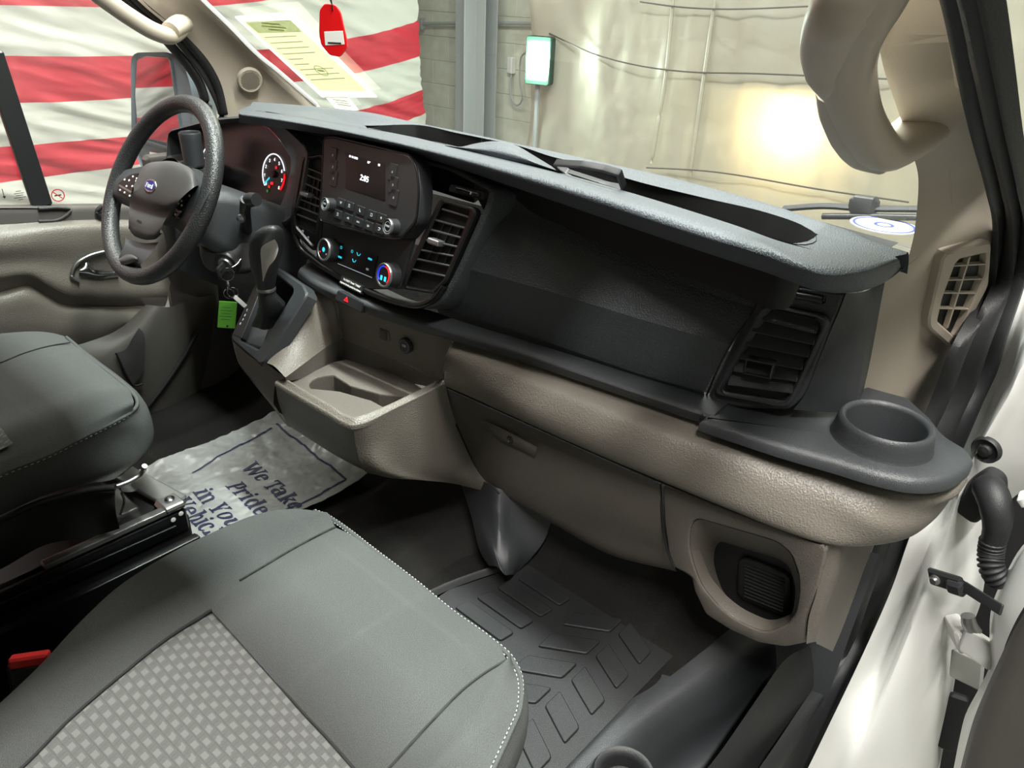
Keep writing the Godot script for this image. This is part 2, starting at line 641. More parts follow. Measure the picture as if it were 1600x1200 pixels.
func garage() -> void:
	var g := Geo.new()
	block(g, Vector3(15, 0.2, 13), Transform3D(Basis(), Vector3(1, -0.7, 0.5)), 0.01)
	structure("ground", g, M.concrete, "grey concrete garage ground under the van", "ground")
	g = Geo.new()
	block(g, Vector3(15, 0.2, 13), Transform3D(Basis(), Vector3(1, 3.6, 0.5)), 0.01)
	structure("ceiling", g, M.wall_white)
	g = Geo.new()
	block(g, Vector3(0.2, 4.4, 13), Transform3D(Basis(), Vector3(-5.0, 1.4, 0.5)), 0.01)
	structure("wall_left", g, M.wall_white, "white garage wall behind the striped flag", "wall")
	g = Geo.new()
	block(g, Vector3(0.2, 4.4, 13), Transform3D(Basis(), Vector3(6.0, 1.4, 0.5)), 0.01)
	structure("wall_right", g, M.wall_white)
	g = Geo.new()
	block(g, Vector3(13, 4.4, 0.2), Transform3D(Basis(), Vector3(1, 1.4, 6.0)), 0.01)
	structure("wall_back", g, M.wall_white)
	g = Geo.new()
	block(g, Vector3(13, 4.4, 0.2), Transform3D(Basis(), Vector3(1, 1.4, -5.2)), 0.01)
	var wall := structure("wall_front", g, M.block_paint, "painted concrete block wall in front of the van", "wall")
	# blocks in running bond where the windshield shows them
	var shape := Geo.new()
	block(shape, Vector3(0.398, 0.198, 0.05), Transform3D(), 0.003)
	here = Vector3.ZERO
	var one := commit(shape)
	for r in 11:
		for c in 8:
			var o := MeshInstance3D.new()
			o.name = "block"
			o.mesh = one
			o.material_override = M.block_paint
			o.position = Vector3(-4.75 + c * 0.4 + (0.2 if r % 2 else 0.0), -0.5 + r * 0.2, -5.09 + rng.randf() * 0.0015)
			wall.add_child(o, true)
	flag()
	# post with a conduit behind it
	var post := Geo.new()
	var a := Vector3(-3.7344, 0.5262, -4.75)
	var b := Vector3(-3.3982, 0.5573, -4.75)
	block(post, Vector3(b.x - a.x, 4.0, 0.012), Transform3D(Basis(), Vector3((a.x + b.x) / 2, 1.4, -4.75)), 0.003)
	block(post, Vector3(0.012, 4.0, 0.14), Transform3D(Basis(), Vector3(lerpf(a.x, b.x, 0.7), 1.4, -4.68)), 0.003)
	block(post, Vector3(b.x - a.x, 4.0, 0.012), Transform3D(Basis(), Vector3((a.x + b.x) / 2, 1.4, -4.89)), 0.003)
	single("steel_post", post, M.steel_grey, "grey steel post standing before the block wall", "post")
	var t := thing("conduit", "thin grey conduit clamped along the block wall behind the post", "conduit", Vector3(-4.4512, 0.8942, -5))
	g = Geo.new()
	tube(g, [Vector3(-4.953, 0.8733, -5), Vector3(-4.4512, 0.8942, -5), Vector3(-3.6544, 0.9408, -5), Vector3(-3.0942, 0.9653, -5)], 0.014, 8, 8)
	part(t, "pipe", g, M.steel_grey)
	for p in [Vector3(-4.417, 0.896, -5), Vector3(-3.5231, 0.9524, -5)]:
		g = Geo.new()
		block(g, Vector3(0.03, 0.09, 0.05), Transform3D(Basis(), p), 0.005)
		part(t, "clamp", g, M.steel_grey)
	# flood lamp with its switch box
	t = thing("flood_lamp", "bright square flood lamp with a green rim on a stand beside the plastic curtain", "lamp", Vector3(-2.5803, 0.7531, -4.45))
	var xf := Transform3D(Basis(Vector3.UP, deg_to_rad(12)), Vector3(-2.5803, 0.7531, -4.45))
	g = Geo.new()
	frame(g, rrect(0.20, 0.32, 0.02), rrect(0.165, 0.25, 0.01), xf, -0.05, 0.02, 0.004)
	plate(g, rrect(0.2, 0.32, 0.02), xf, 0.0, -0.06, 0.01)
	part(t, "housing", g, mat("lamp_green", Color(0.22, 0.36, 0.30), 0.5))
	g = Geo.new()
	block(g, Vector3(0.03, 1.26, 0.03), Transform3D(Basis(), Vector3(xf.origin.x - 0.04, xf.origin.y - 0.63 - 0.1, xf.origin.z - 0.05)), 0.005)
	block(g, Vector3(0.4, 0.03, 0.3), Transform3D(Basis(), Vector3(xf.origin.x - 0.04, -0.585, xf.origin.z)), 0.008)
	part(t, "stand", g, M.steel_grey)
	g = Geo.new()
	plate(g, rrect(0.165, 0.25, 0.01), xf, 0.0, 0.008, 0.002)
	part(t, "lens", g, glowing("flood_face", Color(0.9, 1.0, 0.97), 6.0))
	var l := AreaLight3D.new()
	l.name = "flood_light"
	l.area_size = Vector2(0.165, 0.25)
	l.light_energy = 3.0
	l.light_color = Color(0.9, 1.0, 0.95)
	l.shadow_enabled = true
	t.add_child(l)
	l.transform = Transform3D(xf.basis, xf.basis.z * 0.02)
	var side := OmniLight3D.new()
	side.name = "flood_spill"
	side.light_energy = 1.2
	side.light_color = Color(0.92, 1.0, 0.95)
	side.light_size = 0.06
	side.omni_range = 12.0
	side.omni_attenuation = 2.0
	side.shadow_enabled = true
	t.add_child(side)
	side.position = xf.basis.z * 0.05
	t = thing("switch_box", "small white switch box with hanging cable left of the flood lamp", "switch box", Vector3(-3.3562, 0.6379, -5.03))
	g = Geo.new()
	block(g, Vector3(0.055, 0.13, 0.06), Transform3D(Basis(), Vector3(-3.3562, 0.6379, -5.03)), 0.008)
	part(t, "box", g, M.white_paint)
	g = Geo.new()
	tube(g, [Vector3(-3.3441, 0.5749, -5.02), Vector3(-3.3344, 0.4513, -5), Vector3(-3.2905, 0.3659, -4.98), Vector3(-3.2312, 0.3369, -4.98), Vector3(-3.1749, 0.3794, -4.97), Vector3(-3.2142, 0.5391, -4.98), Vector3(-3.2156, 0.6853, -4.98), Vector3(-3.0337, 0.7735, -4.85)], 0.007, 30, 6)
	part(t, "cable", g, M.steel_grey)
	# translucent curtain hanging in folds
	t = thing("plastic_curtain", "translucent plastic curtain hanging in soft folds before the windshield", "curtain", Vector3(0, -0.6, -4.6))
	g = Geo.new()
	var fold := FastNoiseLite.new()
	fold.seed = 4
	fold.frequency = 1.0
	var rows := []
	var top_left := Vector3(-2.7273, 1.138, -4.6)
	for i in 61:
		var y := -0.6 + i * 0.05
		var row := PackedVector3Array()
		for j in 241:
			var x := top_left.x - 0.03 + j * 0.024
			var s := j * 0.024
			var z := -4.6 + 0.045 * sin(s * 10.0 + fold.get_noise_2d(s * 0.8, y * 0.4) * 4.0) * exp(-s * 0.9) + 0.035 * fold.get_noise_2d(s * 2.4 + y * 0.4, y * 0.25)
			z += 0.006 * fold.get_noise_2d(s * 6.0 - y * 0.8, y * 0.5 + 7.0)
			row.append(Vector3(x - 0.04 * (1.4 - y) * exp(-s * 3.0), y, z))
		rows.append(row)
	g.grid(rows)
	part(t, "sheet", g, M.plastic_sheet, 80)
	for k in 3:
		var line: Array = [[Vector3(-2.5811, 0.9308, -4.55), Vector3(-2.1411, 0.8263, -4.52), Vector3(-1.7723, 0.7845, -4.52), Vector3(-1.436, 0.7791, -4.52), Vector3(-0.9655, 0.8101, -4.52), Vector3(-0.5838, 0.831, -4.52), Vector3(-0.175, 0.8528, -4.52)], [Vector3(-1.8251, 1.1576, -4.52), Vector3(-1.5417, 1.1399, -4.52), Vector3(-1.3216, 1.1385, -4.52), Vector3(-0.5971, 1.1842, -4.52), Vector3(-0.2069, 1.2026, -4.52)], [Vector3(-1.6303, 0.1503, -4.52), Vector3(-1.1968, 0.2021, -4.52), Vector3(-0.3641, 0.2254, -4.52), Vector3(0.0571, 0.2447, -4.52)]][k]
		g = Geo.new()
		tube(g, line, 0.005, 24, 6)
		part(t, "cord", g, M.grey_dark)
	for line in [[Vector3(-1.3114, 1.1871, -4.54), Vector3(-1.3077, 0.7599, -4.54), Vector3(-1.3026, 0.1481, -4.54)], [Vector3(-1.5959, 1.177, -4.54), Vector3(-1.5816, 0.7346, -4.54), Vector3(-1.6064, 0.1818, -4.54)]]:
		g = Geo.new()
		tube(g, line, 0.012, 24, 6)
		part(t, "seam", g, M.plastic_sheet)
	# a warm lamp low behind the curtain, the glow cut off above by an added hood
	var at_lamp := Vector3(-0.7171, 0.5413, -4.85)
	t = thing("work_lamp", "warm work lamp glowing through the plastic curtain behind the grab handle", "lamp", at_lamp)
	g = Geo.new()
	block(g, Vector3(0.9, 0.02, 0.3), Transform3D(Basis(Vector3.RIGHT, 0.1), at_lamp + Vector3(0, 0.17, 0.05)), 0.005)
	block(g, Vector3(0.3, 0.3, 0.05), Transform3D(Basis(), at_lamp + Vector3(0, 0.02, -0.08)), 0.01)
	block(g, Vector3(0.04, 1.0, 0.04), Transform3D(Basis(), at_lamp + Vector3(0, -0.6, -0.08)), 0.004)
	part(t, "cutoff_hood", g, M.steel_grey)
	g = Geo.new()
	block(g, Vector3(0.26, 0.22, 0.02), Transform3D(Basis(), at_lamp), 0.004)
	part(t, "lens", g, glowing("warm_face", Color(1.0, 0.92, 0.7), 6.0))
	l = AreaLight3D.new()
	l.name = "warm_light"
	l.area_size = Vector2(0.26, 0.22)
	l.light_energy = 0.9
	l.light_color = Color(1.0, 0.88, 0.6)
	l.shadow_enabled = true
	t.add_child(l)
	l.transform = Transform3D(Basis(Vector3.UP, PI), Vector3(0, 0, 0.02))


func flag() -> void:
	var t := thing("flag", "huge red and white striped flag hung along the white garage wall", "flag", Vector3(-3.6, 0.6813, -1.633))
	var edge := [
		[Vector3(-3.6, 1.0149, -0.6036), Vector3(-3.6, 1.0263, -1.4116), Vector3(-3.6, 1.0237, -1.8913), Vector3(-3.6, 1.0434, -2.6316), Vector3(-3.6, 1.1377, -3.3424), Vector3(-3.6, 1.3132, -4.0937), Vector3(-3.6, 1.3517, -4.2191)],
		[Vector3(-3.6, 0.8145, -0.5398), Vector3(-3.6, 0.7946, -1.3528), Vector3(-3.6, 0.783, -1.6564), Vector3(-3.6, 0.7758, -2.0329), Vector3(-3.6, 0.7883, -2.815), Vector3(-3.6, 0.8462, -3.5571), Vector3(-3.6, 0.9353, -4.1106), Vector3(-3.6, 0.9615, -4.2208)],
		[Vector3(-3.6, 0.597, -0.4705), Vector3(-3.6, 0.5656, -1.3544), Vector3(-3.6, 0.555, -1.604), Vector3(-3.6, 0.5502, -1.9878), Vector3(-3.6, 0.5742, -2.9287), Vector3(-3.6, 0.6131, -3.5957), Vector3(-3.6, 0.695, -4.1409), Vector3(-3.6, 0.7107, -4.2272)],
		[Vector3(-3.6, 0.3991, -0.4075), Vector3(-3.6, 0.3476, -1.3779), Vector3(-3.6, 0.3457, -1.5559), Vector3(-3.6, 0.3381, -1.9078), Vector3(-3.6, 0.3439, -2.8501), Vector3(-3.6, 0.3564, -3.6058), Vector3(-3.6, 0.4594, -4.2137), Vector3(-3.6, 0.467, -4.2479)],
		[Vector3(-3.6, 0.1894, -0.3407), Vector3(-3.6, 0.1709, -1.1945), Vector3(-3.6, 0.1696, -1.3991), Vector3(-3.6, 0.176, -1.7817), Vector3(-3.6, 0.1868, -2.8295), Vector3(-3.6, 0.2065, -3.5948), Vector3(-3.6, 0.2835, -4.2434), Vector3(-3.6, 0.2912, -4.2714)]]
	edge.append(edge[4].map(func(p): return p + Vector3(0, -0.27, 0)))
	edge.push_front(edge[0].map(func(p): return p + Vector3(0, 0.27, 0)))
	edge.push_front(edge[0].map(func(p): return p + Vector3(0, 0.27, 0)))
	edge.push_front(edge[0].map(func(p): return p + Vector3(0, 0.27, 0)))
	var n := FastNoiseLite.new()
	n.seed = 11
	n.frequency = 1.0
	for k in edge.size() - 1:
		var g := Geo.new()
		var top := curve([edge[k][0] + Vector3(0, 0.02, 4.6)] + edge[k], 140)
		var low := curve([edge[k + 1][0] + Vector3(0, 0.02, 4.6)] + edge[k + 1], 140)
		var rows := []
		for i in 13:
			var row := PackedVector3Array()
			for j in 140:
				var p := top[j].lerp(low[j], i / 12.0)
				var along := p.z * 0.55 - p.y * 1.6
				p.x += 0.035 * n.get_noise_2d(along * 4.5, p.z * 0.9) + 0.016 * n.get_noise_2d(along * 11.0, p.z * 2.0 + 5.0)
				row.append(p)
			rows.append(row)
		g.grid(rows)
		part(t, "stripe", g, M.flag_red if k % 2 == 0 else M.flag_white, 80)


# ---------------------------------------------------------------- the van's shell
func body_shell() -> void:
	# windshield
	var g := Geo.new()
	net(g, [
		[Vector3(-0.84, 0.85, -1.30), Vector3(-0.42, 0.83, -1.43), Vector3(0.03, 0.82, -1.47), Vector3(0.48, 0.83, -1.42), Vector3(0.90, 0.85, -1.26)],
		[Vector3(-0.83, 1.14, -1.00), Vector3(-0.42, 1.12, -1.10), Vector3(0.03, 1.12, -1.13), Vector3(0.46, 1.12, -1.09), Vector3(0.88, 1.14, -0.93)],
		[Vector3(-0.80, 1.52, -0.60), Vector3(-0.40, 1.53, -0.68), Vector3(0.03, 1.54, -0.70), Vector3(0.44, 1.53, -0.67), Vector3(0.85, 1.52, -0.54)]], 24, 5)
	structure("window_1", g, M.glass, "clear slanted windshield above the dashboard", "windshield", 80)
	# roof with its header, rear wall, sides behind the doors
	g = Geo.new()
	block(g, Vector3(1.74, 0.05, 2.1), Transform3D(Basis(), Vector3(0.02, 1.56, 0.46)), 0.02)
	structure("roof", g, M.handle_beige)
	g = Geo.new()
	block(g, Vector3(1.8, 1.6, 0.04), Transform3D(Basis(), Vector3(0.02, 0.8, 1.45)), 0.01)
	structure("wall_cab_rear", g, M.grey_shaded)
	g = Geo.new()
	block(g, Vector3(0.06, 1.6, 1.2), Transform3D(Basis(), Vector3(-0.95, 0.8, 0.85)), 0.01)
	structure("wall_cab_left", g, M.grey_shaded)
	g = Geo.new()
	block(g, Vector3(0.06, 1.6, 0.6), Transform3D(Basis(), Vector3(0.97, 0.8, 1.15)), 0.01)
	structure("wall_cab_right", g, M.grey_shaded)
	# cab floor and the sloping toe board
	g = Geo.new()
	var floor_rows := [
		[Vector3(-0.92, 0.08, 1.4), Vector3(0, 0.08, 1.4), Vector3(0.69, 0.08, 1.4)],
		[Vector3(-0.92, 0.08, -0.93), Vector3(0, 0.08, -0.93), Vector3(0.715, 0.08, -0.93)],
		[Vector3(-0.92, 0.10, -1.0), Vector3(0, 0.10, -1.0), Vector3(0.735, 0.10, -1.0)],
		[Vector3(-0.92, 0.28, -1.16), Vector3(0, 0.28, -1.16), Vector3(0.84, 0.28, -1.16)],
		[Vector3(-0.92, 0.6, -1.24), Vector3(0, 0.6, -1.24), Vector3(0.86, 0.6, -1.24)]]
	var lines := []
	for r in floor_rows:
		lines.append(curve(r, 30))
	g.grid(lines)
	block(g, Vector3(1.60, 0.04, 2.3), Transform3D(Basis(), Vector3(-0.12, 0.055, 0.24)), 0.005)
	structure("floor", g, M.carpet, "dark charcoal carpet of the cab floor and toe board", "carpet")
	g = Geo.new()
	block(g, Vector3(0.04, 0.75, 0.55), Transform3D(Basis(), Vector3(-0.915, 0.40, -1.12)), 0.01)
	structure("wall_kick_panel", g, M.door_brown)
	# outer skin below the doors and the nose, so that light enters only through the glass and the open door
	g = Geo.new()
	block(g, Vector3(1.8, 0.8, 0.04), Transform3D(Basis(), Vector3(0.0, 0.33, -1.58)), 0.01)
	block(g, Vector3(0.05, 0.5, 3.0), Transform3D(Basis(), Vector3(-1.0, -0.15, -0.05)), 0.01)
	block(g, Vector3(1.9, 0.04, 0.16), Transform3D(Basis(), Vector3(0.0, 0.72, -1.53)), 0.01)
	structure("trim_1", g, M.white_paint)
	# right pillar cover
	var t := thing("windshield_post_cover", "beige windshield pillar cover with a side air grille right of the dashboard", "pillar cover", Vector3(0.8959, 0.7749, -1.2))
	g = Geo.new()
	net(g, [
		[Vector3(0.84, 1.2231, -0.7359), Vector3(0.84, 1.1951, -0.7854), Vector3(0.85, 1.1604, -0.8003), Vector3(0.855, 1.0967, -0.8963), Vector3(0.86, 1.0323, -1.0032), Vector3(0.862, 1, -1.0466), Vector3(0.8676, 0.9457, -1.0696), Vector3(0.8665, 0.9088, -1.0926), Vector3(0.864, 0.8845, -1.1017), Vector3(0.8582, 0.866, -1.0955), Vector3(0.8501, 0.8579, -1.0736), Vector3(0.8484, 0.8384, -1.0818), Vector3(0.8365, 0.6176, -1.2021), Vector3(0.8337, 0.5687, -1.2281)],
		[Vector3(0.85, 1.2238, -0.7485), Vector3(0.85, 1.1956, -0.7944), Vector3(0.86, 1.161, -0.8067), Vector3(0.864, 1.0974, -0.9002), Vector3(0.87, 1.0333, -1.0076), Vector3(0.872, 0.9989, -1.0666), Vector3(0.8777, 0.9409, -1.1074), Vector3(0.8792, 0.9018, -1.1408), Vector3(0.879, 0.8673, -1.1653), Vector3(0.8768, 0.8358, -1.1807), Vector3(0.8736, 0.8007, -1.1953), Vector3(0.8732, 0.7612, -1.2227), Vector3(0.8612, 0.5856, -1.3095), Vector3(0.857, 0.5257, -1.3389)],
		[Vector3(0.905, 1.2225, -0.7105), Vector3(0.905, 1.1969, -0.7614), Vector3(0.905, 1.1637, -0.8205), Vector3(0.905, 1.0995, -0.9366), Vector3(0.907, 1.0313, -1.0739), Vector3(0.91, 0.9955, -1.1388), Vector3(0.9133, 0.9242, -1.2411), Vector3(0.9159, 0.8814, -1.2812), Vector3(0.917, 0.8434, -1.3126), Vector3(0.9156, 0.8085, -1.3332), Vector3(0.9132, 0.7555, -1.3635), Vector3(0.9057, 0.687, -1.3877), Vector3(0.889, 0.5496, -1.4304), Vector3(0.8844, 0.4861, -1.4612)],
		[Vector3(0.94, 1.2191, -0.6331), Vector3(0.94, 1.1967, -0.6805), Vector3(0.94, 1.1674, -0.7361), Vector3(0.935, 1.1069, -0.8835), Vector3(0.93, 1.0356, -1.068), Vector3(0.925, 0.9909, -1.1903), Vector3(0.9298, 0.9165, -1.303), Vector3(0.9333, 0.8718, -1.3472), Vector3(0.9344, 0.8325, -1.3799), Vector3(0.9349, 0.7812, -1.4186), Vector3(0.9302, 0.7236, -1.4447), Vector3(0.9222, 0.6461, -1.4739), Vector3(0.9094, 0.503, -1.5341), Vector3(0.9048, 0.4457, -1.5601)]], 90, 1)
	part(t, "cover", g, M.pillar_beige, 60)
	g = Geo.new()
	var xf: Transform3D = Transform3D(Vector3(0.2812, 0, -0.9596), Vector3(0.1924, 0.9797, 0.0564), Vector3(0.9402, -0.2004, 0.2755), Vector3(0.8796, 0.7845, -1.2094))
	var hole := same(rounded([Vector2(0.0032, 0.0896), Vector2(0.0869, 0.0886), Vector2(0.1244, 0.0446), Vector2(0.1614, -0.0839), Vector2(0.0563, -0.0277), Vector2(0.0265, 0.0231)], 0.006), 60)
	var outer := same(rounded([Vector2(-0.0449, 0.1072), Vector2(0.078, 0.1102), Vector2(0.1589, 0.0211), Vector2(0.1848, -0.1164), Vector2(0.0421, -0.038), Vector2(0.024, -0.0185)], 0.012), 60)
	frame(g, outer, hole, xf, -0.008, 0.010, 0.003)
	well(g, hole, xf, 0.008, -0.003, 0.001)
	var mid := part(t, "grille_frame", g, M.pillar_beige)
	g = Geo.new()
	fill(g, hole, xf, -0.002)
	part(t, "grille_dark_sheet", g, M.deep_black)  # flat dark sheet in place of the shade inside the grille
	for s in [[[Vector2(0.042, 0.0878), Vector2(0.1102, -0.0542)], 0.0045], [[Vector2(0.0026, 0.0791), Vector2(0.1098, 0.0652)], 0.0022], [[Vector2(0.0156, 0.0531), Vector2(0.1362, 0.0345)], 0.0022], [[Vector2(0.0247, 0.0291), Vector2(0.1501, 0.0046)], 0.0022], [[Vector2(0.0411, -0.0018), Vector2(0.1579, -0.0277)], 0.0022]]:
		g = Geo.new()
		bar(g, xf * Vector3(s[0][0].x, s[0][0].y, 0.004), xf * Vector3(s[0][1].x, s[0][1].y, 0.004), s[1], 0.008, 0.0005, xf.basis.z)
		part(t, "grille_bar", g, M.pillar_beige)
	# left pillar cover
	t = thing("windshield_post_cover", "pale windshield pillar cover with a round speaker grille beyond the steering wheel", "pillar cover", Vector3(-0.85, 0.9094, -1.1366))
	g = Geo.new()
	net(g, [
		[Vector3(-0.9, 1.2131, -0.8463), Vector3(-0.9, 1.1354, -0.897), Vector3(-0.9, 1.0913, -0.9466), Vector3(-0.9, 1.0475, -0.9964), Vector3(-0.9, 0.9966, -1.0414), Vector3(-0.9, 0.9405, -1.0684), Vector3(-0.9, 0.8833, -1.0761), Vector3(-0.9, 0.8415, -1.079)],
		[Vector3(-0.885, 1.2154, -0.8912), Vector3(-0.885, 1.1366, -0.9289), Vector3(-0.885, 1.095, -0.9773), Vector3(-0.885, 1.051, -1.0268), Vector3(-0.885, 1.0014, -1.0735), Vector3(-0.885, 0.9485, -1.0964), Vector3(-0.885, 0.8833, -1.0997), Vector3(-0.885, 0.8382, -1.1006)],
		[Vector3(-0.855, 1.2176, -0.9302), Vector3(-0.855, 1.1389, -0.9977), Vector3(-0.855, 1.0821, -1.0522), Vector3(-0.855, 1.029, -1.1062), Vector3(-0.855, 0.9809, -1.1497), Vector3(-0.855, 0.9305, -1.1877), Vector3(-0.855, 0.8785, -1.2153), Vector3(-0.855, 0.8346, -1.2264)],
		[Vector3(-0.81, 1.2185, -0.9421), Vector3(-0.81, 1.1434, -1.0077), Vector3(-0.81, 1.0845, -1.071), Vector3(-0.81, 1.0177, -1.1389), Vector3(-0.81, 0.975, -1.1947), Vector3(-0.81, 0.9265, -1.2534), Vector3(-0.81, 0.8804, -1.3099), Vector3(-0.81, 0.8441, -1.3484)],
		[Vector3(-0.825, 1.2191, -0.9557), Vector3(-0.825, 1.1432, -1.0256), Vector3(-0.825, 1.0836, -1.0918), Vector3(-0.825, 1.016, -1.1592), Vector3(-0.825, 0.9729, -1.2159), Vector3(-0.825, 0.9237, -1.2757), Vector3(-0.825, 0.8771, -1.3333), Vector3(-0.825, 0.8405, -1.3702)]], 40, 5)
	part(t, "cover", g, M.pillar_beige, 60)
	g = Geo.new()
	tube(g, [Vector3(-0.806, 1.2185, -0.9401), Vector3(-0.806, 1.1436, -1.0105), Vector3(-0.806, 1.0847, -1.074), Vector3(-0.806, 1.0179, -1.1422), Vector3(-0.806, 0.9752, -1.198), Vector3(-0.806, 0.9267, -1.2569), Vector3(-0.806, 0.8806, -1.3137)], 0.006, 30, 6)
	part(t, "glass_edge", g, M.white_paint)
	g = Geo.new()
	xf = at(Vector3(-0.838, 0.9496, -1.1331), Vector3(0.32, 0.1, -0.94), Vector3(0.25, 0.96, 0.15))
	lathe(g, [Vector2(0.0001, 0.0015), Vector2(0.027, 0.0015), Vector2(0.029, 0.003), Vector2(0.0315, 0.002), Vector2(0.034, -0.006)], xf, 36)
	var grille := part(t, "speaker_grille", g, M.pillar_beige)
	var dots := MultiMesh.new()
	dots.transform_format = MultiMesh.TRANSFORM_3D
	g = Geo.new()
	lathe(g, [Vector2(0.0001, 0.0006), Vector2(0.0009, 0.0006), Vector2(0.001, 0)], Transform3D(), 8)
	here = Vector3.ZERO
	dots.mesh = commit(g)
	var spots := []
	for i in range(-9, 10):
		for j in range(-9, 10):
			var q := Vector2(i + (0.5 if j % 2 else 0.0), j * 0.87) * 0.0028
			if q.length() < 0.0245:
				spots.append(xf * Transform3D(Basis(), Vector3(q.x, q.y, 0.0015)))
	dots.instance_count = spots.size()
	for i in spots.size():
		var s: Transform3D = spots[i]
		s.origin -= t.position
		dots.set_instance_transform(i, s)
	var holes := MultiMeshInstance3D.new()
	holes.name = "grille_dots"
	holes.multimesh = dots
	holes.material_override = M.grey_dark
	holes.set_meta("kind", "stuff")
	t.add_child(holes)
	# grab handles
	t = thing("grab_handle", "large beige grab handle bolted to the right windshield pillar", "grab handle", Vector3(0.86, 1.0637, -0.9898), "")
	g = Geo.new()
	tube(g, [Vector3(0.904, 1.222, -0.62), Vector3(0.8904, 1.1982, -0.63), Vector3(0.8696, 1.1759, -0.67), Vector3(0.8522, 1.1471, -0.72), Vector3(0.8472, 1.1146, -0.77), Vector3(0.8496, 1.0774, -0.83), Vector3(0.8578, 1.0533, -0.88), Vector3(0.8628, 1.0581, -0.93), Vector3(0.8664, 1.0678, -0.97), Vector3(0.8661, 1.0748, -1.01)],
		[0.027, 0.027, 0.026, 0.0255, 0.0245, 0.0245, 0.025, 0.026, 0.028, 0.028], 48, 18, false, 0.85)
	part(t, "grip", g, M.handle_beige, 60)
	g = Geo.new()
	tube(g, [Vector3(0.8935, 1.2214, -0.61), Vector3(0.8802, 1.1976, -0.62), Vector3(0.8591, 1.1754, -0.66), Vector3(0.8411, 1.1481, -0.71), Vector3(0.8362, 1.1291, -0.74), Vector3(0.8337, 1.1183, -0.76)],
		[0.026, 0.026, 0.0255, 0.0245, 0.022, 0.013], 30, 18, false, 0.9)
	part(t, "screw_cover", g, M.handle_beige, 60)
	g = Geo.new()
	tube(g, [Vector3(0.8308, 1.1197, -0.77), Vector3(0.8292, 1.0988, -0.8), Vector3(0.8302, 1.067, -0.85), Vector3(0.8348, 1.0406, -0.9), Vector3(0.846, 1.0303, -0.93)], [0.018, 0.021, 0.021, 0.018, 0.012], 24, 14, false, 0.9)
	part(t, "back_shell", g, M.handle_beige, 60)
	t = thing("grab_handle", "slim pale grab handle on the far left windshield pillar", "grab handle", Vector3(-0.86, 1.0749, -0.9775), "")
	g = Geo.new()
	tube(g, [Vector3(-0.8, 1.1843, -0.7213), Vector3(-0.8, 1.1369, -0.7813), Vector3(-0.8, 1.1014, -0.8303), Vector3(-0.8, 1.0719, -0.8809), Vector3(-0.805, 1.0631, -0.911), Vector3(-0.825, 1.07, -0.9443), Vector3(-0.86, 1.082, -0.9771)], [0.022, 0.022, 0.022, 0.022, 0.022, 0.022, 0.022], 36, 14, false, 0.9)
	part(t, "grip", g, M.handle_beige, 60)
	g = Geo.new()
	tube(g, [Vector3(-0.8, 1.0744, -0.9169), Vector3(-0.815, 1.0845, -0.9435), Vector3(-0.86, 1.0849, -0.9793)], [0.023, 0.025, 0.025], 12, 14, false, 0.9)
	part(t, "foot_cap", g, M.handle_beige, 60)
	# seals of the right door opening
	t = thing("door_seal", "thick black rubber seals around the open passenger door frame", "door seal", Vector3(0.93, 0.2564, -1.2471))
	var inner := [Vector3(0.925, 1.2206, -0.669), Vector3(0.925, 1.1969, -0.7211), Vector3(0.925, 1.1572, -0.7977), Vector3(0.925, 1.0896, -0.9319), Vector3(0.925, 0.9902, -1.1429), Vector3(0.925, 0.9395, -1.2415), Vector3(0.925, 0.8694, -1.3346), Vector3(0.925, 0.7837, -1.3978), Vector3(0.925, 0.7097, -1.2861), Vector3(0.915, 0.5922, -1.3412), Vector3(0.91, 0.4344, -1.3047), Vector3(0.905, 0.2572, -1.3444), Vector3(0.905, 0.13, -1.3188), Vector3(0.9, -0.062, -1.3383), Vector3(0.9, -0.059, -1.1681), Vector3(0.9, -0.046, -0.9859), Vector3(0.9, -0.0243, -0.8755)]
	var outer_line := [Vector3(0.975, 1.2164, -0.5725), Vector3(0.975, 1.1969, -0.624), Vector3(0.975, 1.1632, -0.7053), Vector3(0.975, 1.1031, -0.846), Vector3(0.975, 1.0104, -1.0674), Vector3(0.975, 0.9176, -1.2688), Vector3(0.975, 0.8138, -1.4033), Vector3(0.975, 0.7163, -1.444), Vector3(0.975, 0.5945, -1.5074), Vector3(0.975, 0.558, -1.4796), Vector3(0.97, 0.4086, -1.4748), Vector3(0.965, 0.2785, -1.4487), Vector3(0.96, 0.0478, -1.5075), Vector3(0.96, -0.0871, -1.4262), Vector3(0.955, -0.2306, -1.3626), Vector3(0.955, -0.3051, -1.2732), Vector3(0.955, -0.3536, -1.215)]
	var ia := curve(inner, 90)
	var oa := curve(outer_line, 90)
	var rows := []
	var prof := [[0.0, 0.0], [0.04, 0.010], [0.12, 0.014], [0.22, 0.012], [0.29, 0.002], [0.32, -0.004], [0.36, 0.003], [0.5, 0.012], [0.62, 0.012], [0.7, 0.004], [0.74, -0.004], [0.79, 0.004], [0.88, 0.010], [0.96, 0.008], [1.0, -0.004]]
	for q in prof:
		var row := PackedVector3Array()
		for i in 90:
			var p := ia[i].lerp(oa[i], q[0])
			var e := (oa[mini(i + 1, 89)] - oa[maxi(i - 1, 0)]).cross(oa[i] - ia[i]).normalized()
			if e.dot(Vector3(0.75, 1.2, 0.2) - p) < 0:
				e = -e
			row.append(p + e * q[1])
		rows.append(row)
	g = Geo.new()
	g.grid(rows)
	part(t, "seal_strip", g, M.rubber, 60)


